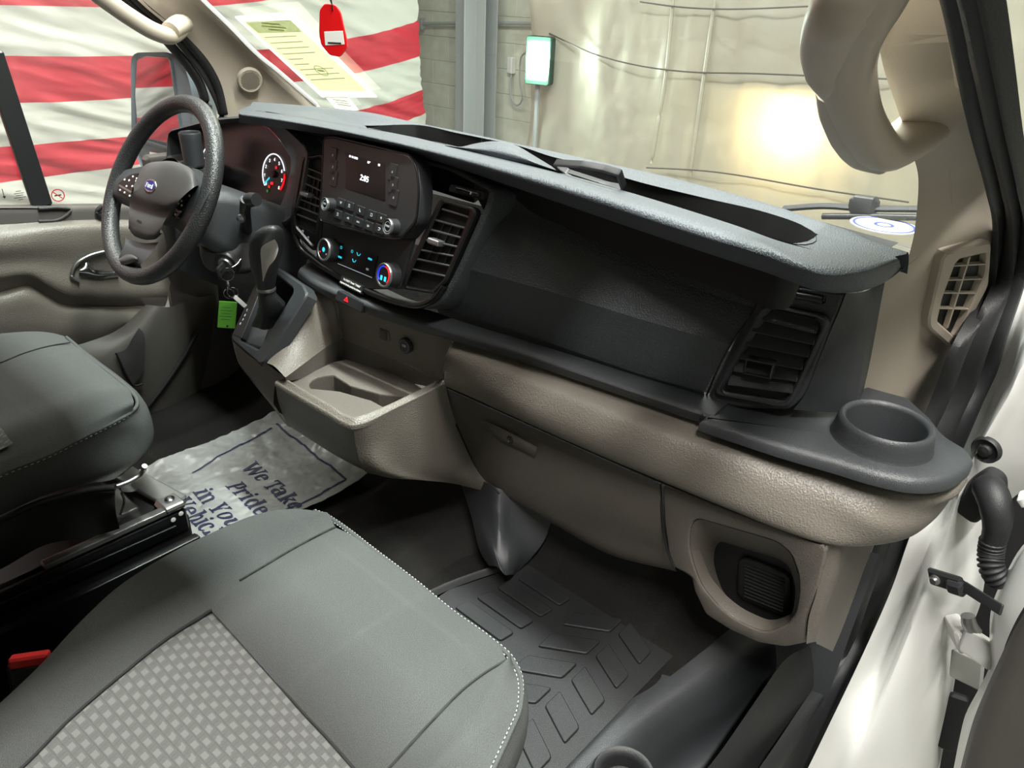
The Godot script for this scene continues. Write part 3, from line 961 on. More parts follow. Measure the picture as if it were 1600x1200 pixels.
# ---------------------------------------------------------------- the dashboard
func dashboard() -> void:
	var t := thing("dashboard", "black and warm grey dashboard spanning the whole cab below the windshield", "dashboard", Vector3(0.1, 0.3, -1.0))
	dash_top(t)
	dash_panel(t)
	side_vent(t)
	knee_panel(t)
	glove_box(t)
	cubby(t)
	console(t)
	stack(t)
	cluster(t)
	dash_ends(t)


func dash_top(t: Node3D) -> void:
	var near := [Vector3(-0.4417, 0.9419, -0.877), Vector3(-0.3602, 0.9416, -0.9062), Vector3(-0.2788, 0.9413, -0.9281), Vector3(-0.1973, 0.941, -0.9439), Vector3(-0.1158, 0.9407, -0.9545), Vector3(-0.0343, 0.9403, -0.9609), Vector3(0.0472, 0.9399, -0.9638), Vector3(0.1286, 0.9394, -0.9638), Vector3(0.2101, 0.9389, -0.9613), Vector3(0.2916, 0.9382, -0.9567), Vector3(0.3731, 0.9374, -0.9502), Vector3(0.4545, 0.9365, -0.9417), Vector3(0.536, 0.9354, -0.9311), Vector3(0.6175, 0.9341, -0.9183), Vector3(0.699, 0.9327, -0.9028), Vector3(0.7805, 0.931, -0.884), Vector3(0.8144, 0.9304, -0.887), Vector3(0.84, 0.9297, -0.9009), Vector3(0.8627, 0.929, -0.9224), Vector3(0.8844, 0.9284, -0.9426)]
	var lip := [Vector3(-0.3844, 0.942, -0.832), Vector3(-0.3017, 0.9416, -0.8528), Vector3(-0.219, 0.9413, -0.8682), Vector3(-0.1363, 0.9411, -0.8785), Vector3(-0.0536, 0.9408, -0.8843), Vector3(0.0291, 0.9404, -0.8861), Vector3(0.1118, 0.9401, -0.8844), Vector3(0.1945, 0.9396, -0.8798), Vector3(0.2772, 0.939, -0.8728), Vector3(0.3599, 0.9383, -0.864), Vector3(0.4426, 0.9375, -0.8541), Vector3(0.5253, 0.9364, -0.8436), Vector3(0.608, 0.9352, -0.8332), Vector3(0.6907, 0.9337, -0.8237), Vector3(0.7734, 0.932, -0.8156), Vector3(0.8561, 0.93, -0.8097), Vector3(0.8696, 0.9296, -0.8343), Vector3(0.8797, 0.9291, -0.8666), Vector3(0.8848, 0.9286, -0.9036), Vector3(0.8889, 0.9283, -0.9373)]
	var nose := [Vector3(-0.4051, 0.9299, -0.844), Vector3(-0.321, 0.9295, -0.8717), Vector3(-0.2369, 0.9291, -0.8912), Vector3(-0.1529, 0.9287, -0.9036), Vector3(-0.0688, 0.9283, -0.9099), Vector3(0.0153, 0.9278, -0.911), Vector3(0.0994, 0.9273, -0.9078), Vector3(0.1835, 0.9267, -0.9011), Vector3(0.2676, 0.926, -0.8919), Vector3(0.3517, 0.9252, -0.8808), Vector3(0.4358, 0.9242, -0.8688), Vector3(0.5199, 0.923, -0.8566), Vector3(0.604, 0.9216, -0.8449), Vector3(0.688, 0.92, -0.8343), Vector3(0.7721, 0.9181, -0.8256), Vector3(0.8562, 0.916, -0.8194), Vector3(0.8738, 0.9155, -0.8445), Vector3(0.8811, 0.915, -0.8822), Vector3(0.8843, 0.9146, -0.9265), Vector3(0.8856, 0.9142, -0.9711)]
	var under := [Vector3(-0.4302, 0.9179, -0.8595), Vector3(-0.3444, 0.9171, -0.8932), Vector3(-0.2587, 0.9164, -0.9163), Vector3(-0.1729, 0.9158, -0.9304), Vector3(-0.0872, 0.9151, -0.9368), Vector3(-0.0014, 0.9145, -0.9369), Vector3(0.0843, 0.9138, -0.932), Vector3(0.1701, 0.913, -0.9232), Vector3(0.2558, 0.9122, -0.9116), Vector3(0.3416, 0.9112, -0.8985), Vector3(0.4273, 0.9101, -0.8847), Vector3(0.5131, 0.9089, -0.8712), Vector3(0.5989, 0.9075, -0.8589), Vector3(0.6846, 0.9059, -0.8485), Vector3(0.7704, 0.904, -0.8409), Vector3(0.8561, 0.9019, -0.8366), Vector3(0.8737, 0.9014, -0.8634), Vector3(0.8824, 0.9009, -0.9025), Vector3(0.8827, 0.9005, -0.9532), Vector3(0.8819, 0.9002, -1.0065)]
	var back := under.map(func(p): return p + Vector3(0, -0.002, -0.09))
	var g := Geo.new()
	net(g, [near, lip, nose, under, under.map(func(p): return p + Vector3(0, -0.003, -0.02)), back], 120, 4)
	part(t, "top_pad", g, M.black_pad, 130)
	# deck at the left end, before the bins
	g = Geo.new()
	var rear := [Vector3(-0.5125, 0.9419, -0.9522), Vector3(-0.4364, 0.9422, -0.9973), Vector3(-0.3603, 0.9425, -1.0279), Vector3(-0.2842, 0.9427, -1.0474), Vector3(-0.2082, 0.9429, -1.0587), Vector3(-0.1321, 0.9429, -1.0642), Vector3(-0.056, 0.9429, -1.066), Vector3(0.0201, 0.9428, -1.0658), Vector3(0.0961, 0.9425, -1.0648), Vector3(0.1722, 0.9421, -1.0637), Vector3(0.2483, 0.9415, -1.063), Vector3(0.3244, 0.9408, -1.0627), Vector3(0.4005, 0.9398, -1.0621), Vector3(0.4765, 0.9387, -1.0606), Vector3(0.5526, 0.9373, -1.0566), Vector3(0.6287, 0.9356, -1.0486), Vector3(0.7048, 0.9338, -1.0344), Vector3(0.7808, 0.9316, -1.0113), Vector3(0.8114, 0.9307, -1.0025), Vector3(0.8381, 0.9299, -0.9863), Vector3(0.89, 0.928, -0.9761)]
	var rim := [Vector3(-0.47, 0.942, -0.9089), Vector3(-0.4106, 0.9419, -0.9509), Vector3(-0.3253, 0.9417, -0.9823), Vector3(-0.1404, 0.9415, -0.9606), Vector3(-0.0876, 0.9413, -1.0543), Vector3(0.0309, 0.9412, -1.0561), Vector3(0.0904, 0.9411, -1.057), Vector3(0.1892, 0.9404, -1.057), Vector3(0.2813, 0.9393, -1.0345), Vector3(0.3904, 0.9376, -1.0289), Vector3(0.4384, 0.937, -1.011), Vector3(0.5985, 0.9339, -1.0002), Vector3(0.6911, 0.9319, -1.0026), Vector3(0.7503, 0.9309, -0.9844), Vector3(0.7855, 0.9304, -0.9567), Vector3(0.813, 0.9299, -0.9536), Vector3(0.8479, 0.9291, -0.9576), Vector3(0.8908, 0.9281, -0.9657)]
	net(g, [rear.map(func(p): return p + Vector3(0, -0.035, -0.03)), rear.map(func(p): return p + Vector3(0, -0.01, -0.012)), rear, rim], 120, 4)
	part(t, "rear_deck", g, M.black_pad, 60)
	g = Geo.new()
	var l := curve(near, 200)
	net(g, [[Vector3(-0.4338, 0.942, -0.8599), Vector3(-0.4143, 0.942, -0.8905), Vector3(-0.3264, 0.942, -0.9115), Vector3(-0.2257, 0.942, -0.9273), Vector3(-0.0972, 0.942, -0.9391)], [Vector3(-0.4797, 0.942, -0.9115), Vector3(-0.4177, 0.942, -0.9555), Vector3(-0.3312, 0.942, -0.9865), Vector3(-0.2378, 0.942, -0.984), Vector3(-0.1292, 0.942, -0.9582)]], 30, 1)
	part(t, "deck_end", g, M.black_pad, 130)
	g = Geo.new()
	net(g, [[Vector3(0.781, 0.9311, -0.8872), Vector3(0.8144, 0.9304, -0.887), Vector3(0.84, 0.9297, -0.9009), Vector3(0.8627, 0.929, -0.9224), Vector3(0.8844, 0.9284, -0.9426)], [Vector3(0.7892, 0.9307, -0.9143), Vector3(0.8116, 0.9302, -0.9188), Vector3(0.8325, 0.9297, -0.9259), Vector3(0.8563, 0.9291, -0.937), Vector3(0.887, 0.9282, -0.9534)], [Vector3(0.7855, 0.9304, -0.9567), Vector3(0.813, 0.9299, -0.9536), Vector3(0.828, 0.9295, -0.9563), Vector3(0.8479, 0.9291, -0.9576), Vector3(0.8908, 0.9281, -0.9657)]], 30, 2)
	part(t, "deck_end", g, M.black_pad, 130)
	# the two storage bins sunk into the pad
	var bins := [
		[Vector3(-0.1127, 0.9419, -0.9435), Vector3(-0.0527, 0.9416, -0.9576), Vector3(0.0154, 0.9412, -0.9622), Vector3(0.0892, 0.9408, -0.9579), Vector3(0.151, 0.9405, -0.9534), Vector3(0.1841, 0.9404, -0.9516), Vector3(0.1669, 0.9403, -0.9873), Vector3(0.0886, 0.9403, -1.0624), Vector3(0.0285, 0.9406, -1.0584), Vector3(-0.0386, 0.9409, -1.0617), Vector3(-0.0882, 0.9412, -1.0548), Vector3(-0.1156, 0.9416, -1.0106)],
		[Vector3(0.2633, 0.9397, -0.9544), Vector3(0.333, 0.9387, -0.9543), Vector3(0.3743, 0.938, -0.9588), Vector3(0.4984, 0.9363, -0.9353), Vector3(0.6493, 0.9337, -0.9075), Vector3(0.7263, 0.9322, -0.8964), Vector3(0.7815, 0.932, -0.8835), Vector3(0.7978, 0.932, -0.8982), Vector3(0.7974, 0.932, -0.9213), Vector3(0.7834, 0.932, -0.9548), Vector3(0.7517, 0.932, -0.9803), Vector3(0.6912, 0.932, -1.0021), Vector3(0.598, 0.9337, -1.0011), Vector3(0.437, 0.9364, -1.0132), Vector3(0.3886, 0.937, -1.0315), Vector3(0.2786, 0.9385, -1.0378), Vector3(0.1858, 0.9395, -1.061), Vector3(0.2073, 0.9397, -1.0174)]]
	for b in bins:
		g = Geo.new()
		var loop := poly(b, 90, true)
		var c := Vector3.ZERO
		for p in loop:
			c += p
		c /= loop.size()
		var low := PackedVector3Array()
		for p in loop:
			low.append(c + (p - c) * 0.96 + Vector3(0, -0.09, 0))
		g.grid([loop, low], true)
		g.cap(low)
		part(t, "storage_bin", g, M.deep_black, 50)
	g = Geo.new()
	net(g, [[Vector3(0.0993, 0.94, -0.9483), Vector3(0.163, 0.9395, -0.9493), Vector3(0.2264, 0.9389, -0.9469), Vector3(0.2828, 0.9384, -0.9486), Vector3(0.3332, 0.9378, -0.9542), Vector3(0.3779, 0.9372, -0.9543)], [Vector3(0.1193, 0.9422, -0.945), Vector3(0.1765, 0.9464, -0.945), Vector3(0.2307, 0.9493, -0.945), Vector3(0.2826, 0.947, -0.945), Vector3(0.3296, 0.9434, -0.945), Vector3(0.372, 0.9405, -0.945)], [Vector3(0.1118, 0.9356, -0.965), Vector3(0.1662, 0.9481, -0.965), Vector3(0.2179, 0.9568, -0.965), Vector3(0.2646, 0.9553, -0.965), Vector3(0.3044, 0.947, -0.965), Vector3(0.3457, 0.9384, -0.965)], [Vector3(0.1013, 0.9295, -0.985), Vector3(0.15, 0.9468, -0.985), Vector3(0.2054, 0.9581, -0.985), Vector3(0.2469, 0.9568, -0.985), Vector3(0.2848, 0.9468, -0.985), Vector3(0.3217, 0.936, -0.985)], [Vector3(0.0895, 0.9203, -1), Vector3(0.1388, 0.9391, -1), Vector3(0.1949, 0.9518, -1), Vector3(0.2371, 0.9494, -1), Vector3(0.2726, 0.9388, -1), Vector3(0.3073, 0.9285, -1)], [Vector3(0.0796, 0.8893, -1.01), Vector3(0.1301, 0.8977, -1.01), Vector3(0.1877, 0.9073, -1.01), Vector3(0.2306, 0.91, -1.01), Vector3(0.2661, 0.9116, -1.01), Vector3(0.2978, 0.9106, -1.01)]], 50, 6)
	part(t, "hump", g, M.black_pad, 70)
	g = Geo.new()
	plate(g, rounded([Vector2(-0.0879, 0.0065), Vector2(-0.0196, 0.0214), Vector2(0.025, 0.0253), Vector2(0.0569, 0.023), Vector2(0.0463, -0.0172), Vector2(0.0084, -0.0218), Vector2(-0.0697, -0.0141)], 0.004), Transform3D(Vector3(0.9948, 0, 0.1023), Vector3(-0.0733, 0.6974, 0.7129), Vector3(-0.0713, -0.7167, 0.6937), Vector3(0.4463, 0.944, -0.9374)), -0.012, 0.0, 0.003)
	part(t, "bin_flap", g, M.black_smooth, 60)


func dash_panel(t: Node3D) -> void:
	var g := Geo.new()
	var top := [Vector3(0.1872, 0.8757, -0.945), Vector3(0.2303, 0.871, -0.9487), Vector3(0.3358, 0.861, -0.9581), Vector3(0.4592, 0.8475, -0.9703), Vector3(0.6227, 0.8344, -0.9886), Vector3(0.7133, 0.8322, -1)]
	var first := [Vector3(0.2256, 0.8486, -0.93), Vector3(0.2467, 0.847, -0.932), Vector3(0.3506, 0.8401, -0.9421), Vector3(0.4725, 0.8255, -0.9552), Vector3(0.6354, 0.806, -0.9747), Vector3(0.7124, 0.7996, -0.985)]
	var second := [Vector3(0.2088, 0.7539, -0.888), Vector3(0.2673, 0.7549, -0.8938), Vector3(0.3863, 0.7556, -0.9066), Vector3(0.5335, 0.7522, -0.9243), Vector3(0.6632, 0.7502, -0.942), Vector3(0.7034, 0.7504, -0.948)]
	var low := [Vector3(0.1205, 0.6223, -0.922), Vector3(0.1721, 0.6248, -0.9271), Vector3(0.2923, 0.6282, -0.9399), Vector3(0.4282, 0.6252, -0.9559), Vector3(0.5506, 0.6215, -0.9719), Vector3(0.6618, 0.6243, -0.988)]
	net(g, [top.map(func(p): return p + Vector3(0, 0.07, -0.005)), top, first], 60, 4)
	part(t, "upper_band", g, M.black_panel, 50)
	g = Geo.new()
	net(g, [first, first.map(func(p): return p + Vector3(0, -0.004, 0.004)), second], 60, 6)
	net(g, [second, low, low.map(func(p): return p + Vector3(0, -0.012, -0.02))], 60, 4)
	part(t, "airbag_panel", g, M.black_panel, 9)
	g = Geo.new()
	var xf := at(Vector3(0.6253, 0.6545, -0.972), Vector3(0.6505, 0.6576, -0.971) - Vector3(0.6035, 0.6558, -0.965), Vector3(0.6268, 0.6837, -0.965) - Vector3(0.6249, 0.6327, -0.971))
	words(g, "AIRBAG", 0.0105, xf, false, true, 0.0015)
	part(t, "lettering", g, M.black_smooth, 30)
	# seams at both ends
	for line in [[Vector3(0.2283, 0.8623, -0.938), Vector3(0.2275, 0.8493, -0.928), Vector3(0.2108, 0.7549, -0.886), Vector3(0.1245, 0.6268, -0.92)], [Vector3(0.7176, 0.8448, -0.985), Vector3(0.7132, 0.8004, -0.983), Vector3(0.7042, 0.7513, -0.946), Vector3(0.6632, 0.6288, -0.984)]]:
		g = Geo.new()
		tube(g, line, 0.0016, 30, 6)
		part(t, "panel_seam", g, M.deep_black, 60)


func side_vent(t: Node3D) -> void:
	var xf: Transform3D = Transform3D(Vector3(0.9895, 0, -0.1447), Vector3(-0.0017, 0.9999, -0.0118), Vector3(0.1447, 0.0119, 0.9894), Vector3(0.7343, 0.7715, -0.9867))
	var g := Geo.new()
	net(g, [
		[Vector3(0.8257, 0.8505, -1), Vector3(0.8232, 0.8258, -1), Vector3(0.8195, 0.7982, -1), Vector3(0.8129, 0.7428, -1), Vector3(0.8046, 0.6814, -1), Vector3(0.7962, 0.6585, -1)],
		[Vector3(0.8314, 0.8469, -1.02), Vector3(0.8304, 0.8167, -1.02), Vector3(0.8273, 0.7868, -1.02), Vector3(0.8227, 0.7312, -1.02), Vector3(0.8154, 0.6746, -1.02), Vector3(0.8105, 0.6541, -1.02)],
		[Vector3(0.8403, 0.8465, -1.06), Vector3(0.843, 0.8091, -1.06), Vector3(0.8442, 0.77, -1.06), Vector3(0.8461, 0.7194, -1.06), Vector3(0.8451, 0.6708, -1.06), Vector3(0.8431, 0.6479, -1.06)],
		[Vector3(0.8514, 0.8615, -1.0718), Vector3(0.8492, 0.821, -1.0936), Vector3(0.8461, 0.7598, -1.1279), Vector3(0.8423, 0.6893, -1.1661), Vector3(0.8385, 0.6305, -1.1958), Vector3(0.8353, 0.5686, -1.2299)]], 24, 4)
	part(t, "column_side", g, M.black_plastic, 60)
	g = Geo.new()
	var face := rounded([Vector2(-0.0169, 0.0826), Vector2(0.0398, 0.0808), Vector2(0.0949, 0.0811), Vector2(0.0933, 0.0606), Vector2(0.0882, 0.033), Vector2(0.0746, -0.0831), Vector2(0.0593, -0.1141), Vector2(-0.008, -0.1353), Vector2(-0.0664, -0.1417)], 0.014, 5)
	plate(g, face, xf, -0.16, 0.0, 0.006)
	part(t, "vent_column", g, M.black_plastic, 50)
	g = Geo.new()
	var inner := same(rounded([Vector2(0.0044, 0.0361), Vector2(0.0695, 0.0366), Vector2(0.0728, 0.0299), Vector2(0.0575, -0.0677), Vector2(0.0517, -0.0961), Vector2(-0.0428, -0.1111)], 0.007), 80)
	var outer := same(rounded([Vector2(-0.0105, 0.0421), Vector2(0.0763, 0.0441), Vector2(0.0836, 0.0347), Vector2(0.0652, -0.0736), Vector2(0.0573, -0.1093), Vector2(-0.0572, -0.1226)], 0.016), 80)
	frame(g, outer, inner, xf, 0.0, 0.010, 0.004)
	part(t, "vent_bezel", g, M.black_plastic, 40)
	g = Geo.new()
	var deep := same(rounded([Vector2(0.0044, 0.0361), Vector2(0.0695, 0.0366), Vector2(0.0728, 0.0299), Vector2(0.0575, -0.0677), Vector2(0.0517, -0.0961), Vector2(-0.0428, -0.1111)], 0.007), 80)
	well(g, deep, xf, 0.008, 0.002, 0.0)
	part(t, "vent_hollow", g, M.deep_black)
	var ends := [[Vector2(-0.0055, 0.0267), Vector2(0.0702, 0.0263)], [Vector2(-0.0162, 0.006), Vector2(0.0705, 0.0099)], [Vector2(-0.0221, -0.017), Vector2(0.0671, -0.0097)], [Vector2(-0.0273, -0.0403), Vector2(0.063, -0.031)], [Vector2(-0.0318, -0.0628), Vector2(0.0603, -0.0512)], [Vector2(-0.0362, -0.0869), Vector2(0.0573, -0.0709)]]
	for e in ends:
		g = Geo.new()
		var a := xf * Vector3(e[0].x, e[0].y, 0.005)
		var b := xf * Vector3(e[1].x, e[1].y, 0.005)
		bar(g, a, b, 0.0028, 0.024, 0.0012, (xf.basis.y * 0.78 - xf.basis.z * 0.62))
		part(t, "vent_slat", g, M.black_plastic, 40)
	g = Geo.new()
	plate(g, rounded([Vector2(-0.0137, -0.0405), Vector2(0.028, -0.0374), Vector2(0.0279, -0.0635), Vector2(-0.0134, -0.0668)], 0.002), xf, 0.004, 0.024, 0.003)
	part(t, "vent_tab", g, M.black_plastic)
	# shutter slider above the vent
	g = Geo.new()
	var plate_out := same(rounded([Vector2(-0.0124, 0.0695), Vector2(0.088, 0.0758), Vector2(0.0867, 0.057), Vector2(-0.0124, 0.0513)], 0.003), 60)
	var slot := same(rounded([Vector2(0.005, 0.0679), Vector2(0.0695, 0.0694), Vector2(0.0696, 0.0583), Vector2(0.0038, 0.0562)], 0.004), 60)
	frame(g, plate_out, slot, xf, -0.002, 0.003, 0.001)
	part(t, "slider_plate", g, M.black_plastic)
	g = Geo.new()
	well(g, slot, xf, 0.002, -0.001, 0.0005)
	part(t, "slider_slot", g, M.deep_black)
	g = Geo.new()
	tube(g, [on(xf, Vector2(0.0233, 0.0609).x, Vector2(0.0233, 0.0609).y, 0.002).origin, on(xf, Vector2(0.066, 0.063).x, Vector2(0.066, 0.063).y, 0.002).origin], 0.0055, 8, 10)
	part(t, "slider_knob", g, M.black_smooth, 60)
	g = Geo.new()
	plate(g, rrect(0.002, 0.006, 0.0005), on(xf, Vector2(0.0192, 0.0637).x, Vector2(0.0192, 0.0637).y), 0.0, 0.007, 0.0003)
	part(t, "slider_mark", g, M.print_white)
	g = Geo.new()
	var sq := on(xf, Vector2(-0.0037, 0.062).x, Vector2(-0.0037, 0.062).y)
	frame(g, rrect(0.006, 0.006, 0.001), rrect(0.004, 0.004, 0.0005), sq, 0.003, 0.0034, 0.0001)
	part(t, "slider_symbol", g, M.satin)


func knee_panel(t: Node3D) -> void:
	# black ledge with its rounded front edge
	var g := Geo.new()
	var z_of := [Vector3(-0.2649, 0.64, -0.8837), Vector3(-0.1918, 0.64, -0.8654), Vector3(-0.0909, 0.64, -0.8561), Vector3(-0.0128, 0.64, -0.8516), Vector3(0.0754, 0.64, -0.8586), Vector3(0.1296, 0.64, -0.8704), Vector3(0.1869, 0.64, -0.8739), Vector3(0.3178, 0.64, -0.8935), Vector3(0.4577, 0.64, -0.9151), Vector3(0.5677, 0.64, -0.9301), Vector3(0.6749, 0.64, -0.9588), Vector3(0.7043, 0.64, -0.9631)]
	var front := [Vector3(-0.2551, 0.632, -0.8531), Vector3(-0.1708, 0.632, -0.8337), Vector3(-0.0991, 0.632, -0.8297), Vector3(-0.0229, 0.632, -0.8351), Vector3(0.0469, 0.632, -0.8423), Vector3(0.1411, 0.632, -0.8565), Vector3(0.2104, 0.632, -0.8659), Vector3(0.3244, 0.632, -0.8867), Vector3(0.4673, 0.632, -0.9035), Vector3(0.5782, 0.632, -0.9158), Vector3(0.6847, 0.632, -0.9296), Vector3(0.7029, 0.632, -0.9319)]
	var edge := [Vector3(-0.2595, 0.622, -0.8533), Vector3(-0.1755, 0.622, -0.8343), Vector3(-0.1031, 0.622, -0.8317), Vector3(-0.0242, 0.622, -0.8354), Vector3(0.0455, 0.622, -0.843), Vector3(0.1396, 0.622, -0.8576), Vector3(0.2088, 0.622, -0.8675), Vector3(0.3212, 0.622, -0.8908), Vector3(0.4646, 0.622, -0.9084), Vector3(0.576, 0.622, -0.9213), Vector3(0.6841, 0.622, -0.9339), Vector3(0.7008, 0.622, -0.9373)]
	var below := [Vector3(-0.2686, 0.612, -0.86), Vector3(-0.1876, 0.612, -0.8433), Vector3(-0.1125, 0.612, -0.8377), Vector3(-0.0306, 0.612, -0.8397), Vector3(0.0418, 0.612, -0.8455), Vector3(0.136, 0.612, -0.8607), Vector3(0.2013, 0.612, -0.8748), Vector3(0.3163, 0.612, -0.8967), Vector3(0.4606, 0.612, -0.915), Vector3(0.5728, 0.612, -0.9284), Vector3(0.6816, 0.612, -0.9416), Vector3(0.6984, 0.612, -0.9451)]
	net(g, [z_of.map(func(p): return p + Vector3(0, 0, -0.03)), z_of, front, edge, below, below.map(func(p): return p + Vector3(0, -0.002, -0.02))], 90, 4)
	part(t, "ledge", g, M.black_plastic, 40)
	g = Geo.new()
	tube(g, [Vector3(0.6863, 0.634, -0.9683), Vector3(0.6874, 0.634, -0.944), Vector3(0.6873, 0.632, -0.9268), Vector3(0.6814, 0.613, -0.9417)], 0.0012, 16, 6)
	part(t, "ledge_seam", g, M.deep_black)
	# pod at the right end, with the cup holder
	var xf: Transform3D = Transform3D(Vector3(1, 0, 0), Vector3(0, 0, -1), Vector3(0, 1, 0), Vector3(0.95, 0.642, -1.05))
	g = Geo.new()
	var out := [Vector2(-0.2572, -0.1363), Vector2(-0.2036, -0.1292), Vector2(-0.1349, -0.119), Vector2(-0.0638, -0.103), Vector2(-0.0118, -0.0924), Vector2(0.0288, -0.0751), Vector2(0.0609, -0.037), Vector2(0.0731, 0.005), Vector2(0.0749, 0.0471), Vector2(0.0674, 0.0628), Vector2(0.034, 0.0828), Vector2(0.001, 0.1258), Vector2(-0.0467, 0.1728), Vector2(-0.1189, 0.1619), Vector2(-0.1799, 0.0455), Vector2(-0.267, -0.0677)]
	var smooth := PackedVector2Array()
	var l3 := []
	for p in out:
		l3.append(Vector3(p.x, p.y, 0))
	for p in curve(l3.slice(0, 12), 70):
		smooth.append(Vector2(p.x, p.y))
	for p in out.slice(12):
		smooth.append(p)
	var c := Vector3(0.9116, 0.668, -1.0497)
	var lc := xf.affine_inverse() * Vector3(c.x, 0.642, c.z)
	var mid := Vector2(lc.x, lc.y)
	var rim_out := same(smooth, 160)
	var hole := PackedVector2Array()
	for i in 160:
		var v := rim_out[i] - mid
		hole.append(mid + v.normalized() * 0.052)
	frame(g, rim_out, hole, xf, -0.028, -0.006, 0.009)
	part(t, "pod", g, M.black_plastic, 50)
	g = Geo.new()
	var cup := Transform3D(Vector3.RIGHT, Vector3.FORWARD, Vector3.UP, Vector3(c.x, 0.636, c.z))
	lathe(g, [Vector2(0.070, 0), Vector2(0.068, 0.004), Vector2(0.066, 0.018), Vector2(0.065, 0.026), Vector2(0.063, 0.031), Vector2(0.060, 0.033), Vector2(0.056, 0.031), Vector2(0.054, 0.026), Vector2(0.051, -0.02), Vector2(0.048, -0.07), Vector2(0.044, -0.075), Vector2(0.0001, -0.075)], cup, 56)
	part(t, "cup_holder", g, M.black_plastic, 50)
	# padded grey panel under the ledge, wrapping round the right end
	g = Geo.new()
	var top := [Vector3(0.2008, 0.613, -0.8752), Vector3(0.3159, 0.613, -0.8971), Vector3(0.4603, 0.613, -0.9152), Vector3(0.5725, 0.613, -0.9286), Vector3(0.6814, 0.613, -0.9417), Vector3(0.8045, 0.613, -0.9699), Vector3(0.8968, 0.613, -0.9868), Vector3(0.9453, 0.613, -0.9997), Vector3(0.982, 0.613, -1.0189), Vector3(1.0096, 0.613, -1.0527), Vector3(1.0197, 0.613, -1.0934)]
	var brow := [Vector3(0.198, 0.592, -0.868), Vector3(0.3344, 0.592, -0.8777), Vector3(0.4833, 0.592, -0.8878), Vector3(0.6028, 0.592, -0.8979), Vector3(0.7064, 0.592, -0.915), Vector3(0.7975, 0.592, -0.9404), Vector3(0.8824, 0.592, -0.9659), Vector3(0.9535, 0.592, -0.9914), Vector3(0.9916, 0.592, -1.0145), Vector3(1.0166, 0.592, -1.0558), Vector3(1.0231, 0.592, -1.1167)]
	var chest := [Vector3(0.1824, 0.552, -0.8745), Vector3(0.3481, 0.552, -0.8645), Vector3(0.4979, 0.552, -0.8739), Vector3(0.6183, 0.552, -0.8827), Vector3(0.7219, 0.552, -0.8997), Vector3(0.816, 0.552, -0.9184), Vector3(0.8929, 0.552, -0.9395), Vector3(0.9623, 0.552, -0.9698), Vector3(0.9923, 0.552, -1.0129), Vector3(1.0094, 0.552, -1.0769), Vector3(1.0167, 0.552, -1.1734)]
	var seam := [Vector3(0.1801, 0.506, -0.8799), Vector3(0.3471, 0.506, -0.8855), Vector3(0.5219, 0.506, -0.893), Vector3(0.6528, 0.506, -0.9031), Vector3(0.7765, 0.506, -0.914), Vector3(0.8443, 0.506, -0.9215), Vector3(0.9049, 0.506, -0.9369), Vector3(0.9631, 0.506, -0.9917), Vector3(0.9848, 0.506, -1.0286), Vector3(1.0016, 0.506, -1.0963), Vector3(1.0083, 0.506, -1.2234)]
	var tuck := top.map(func(p): return p + Vector3(-0.004, -0.004, -0.014))
	net(g, [top.map(func(p): return p + Vector3(-0.004, 0.004, -0.016)), tuck, brow, chest, seam, seam.map(func(p): return p + Vector3(-0.005, -0.004, -0.03))], 90, 6)
	part(t, "padded_panel", g, M.grey_plastic, 60)
	g = Geo.new()
	tube(g, [Vector3(0.2016, 0.608, -0.8794), Vector3(0.1991, 0.588, -0.8653), Vector3(0.181, 0.55, -0.8708), Vector3(0.1677, 0.515, -0.8849)], 0.0014, 20, 6)
	part(t, "panel_gap", g, M.grey_dark)


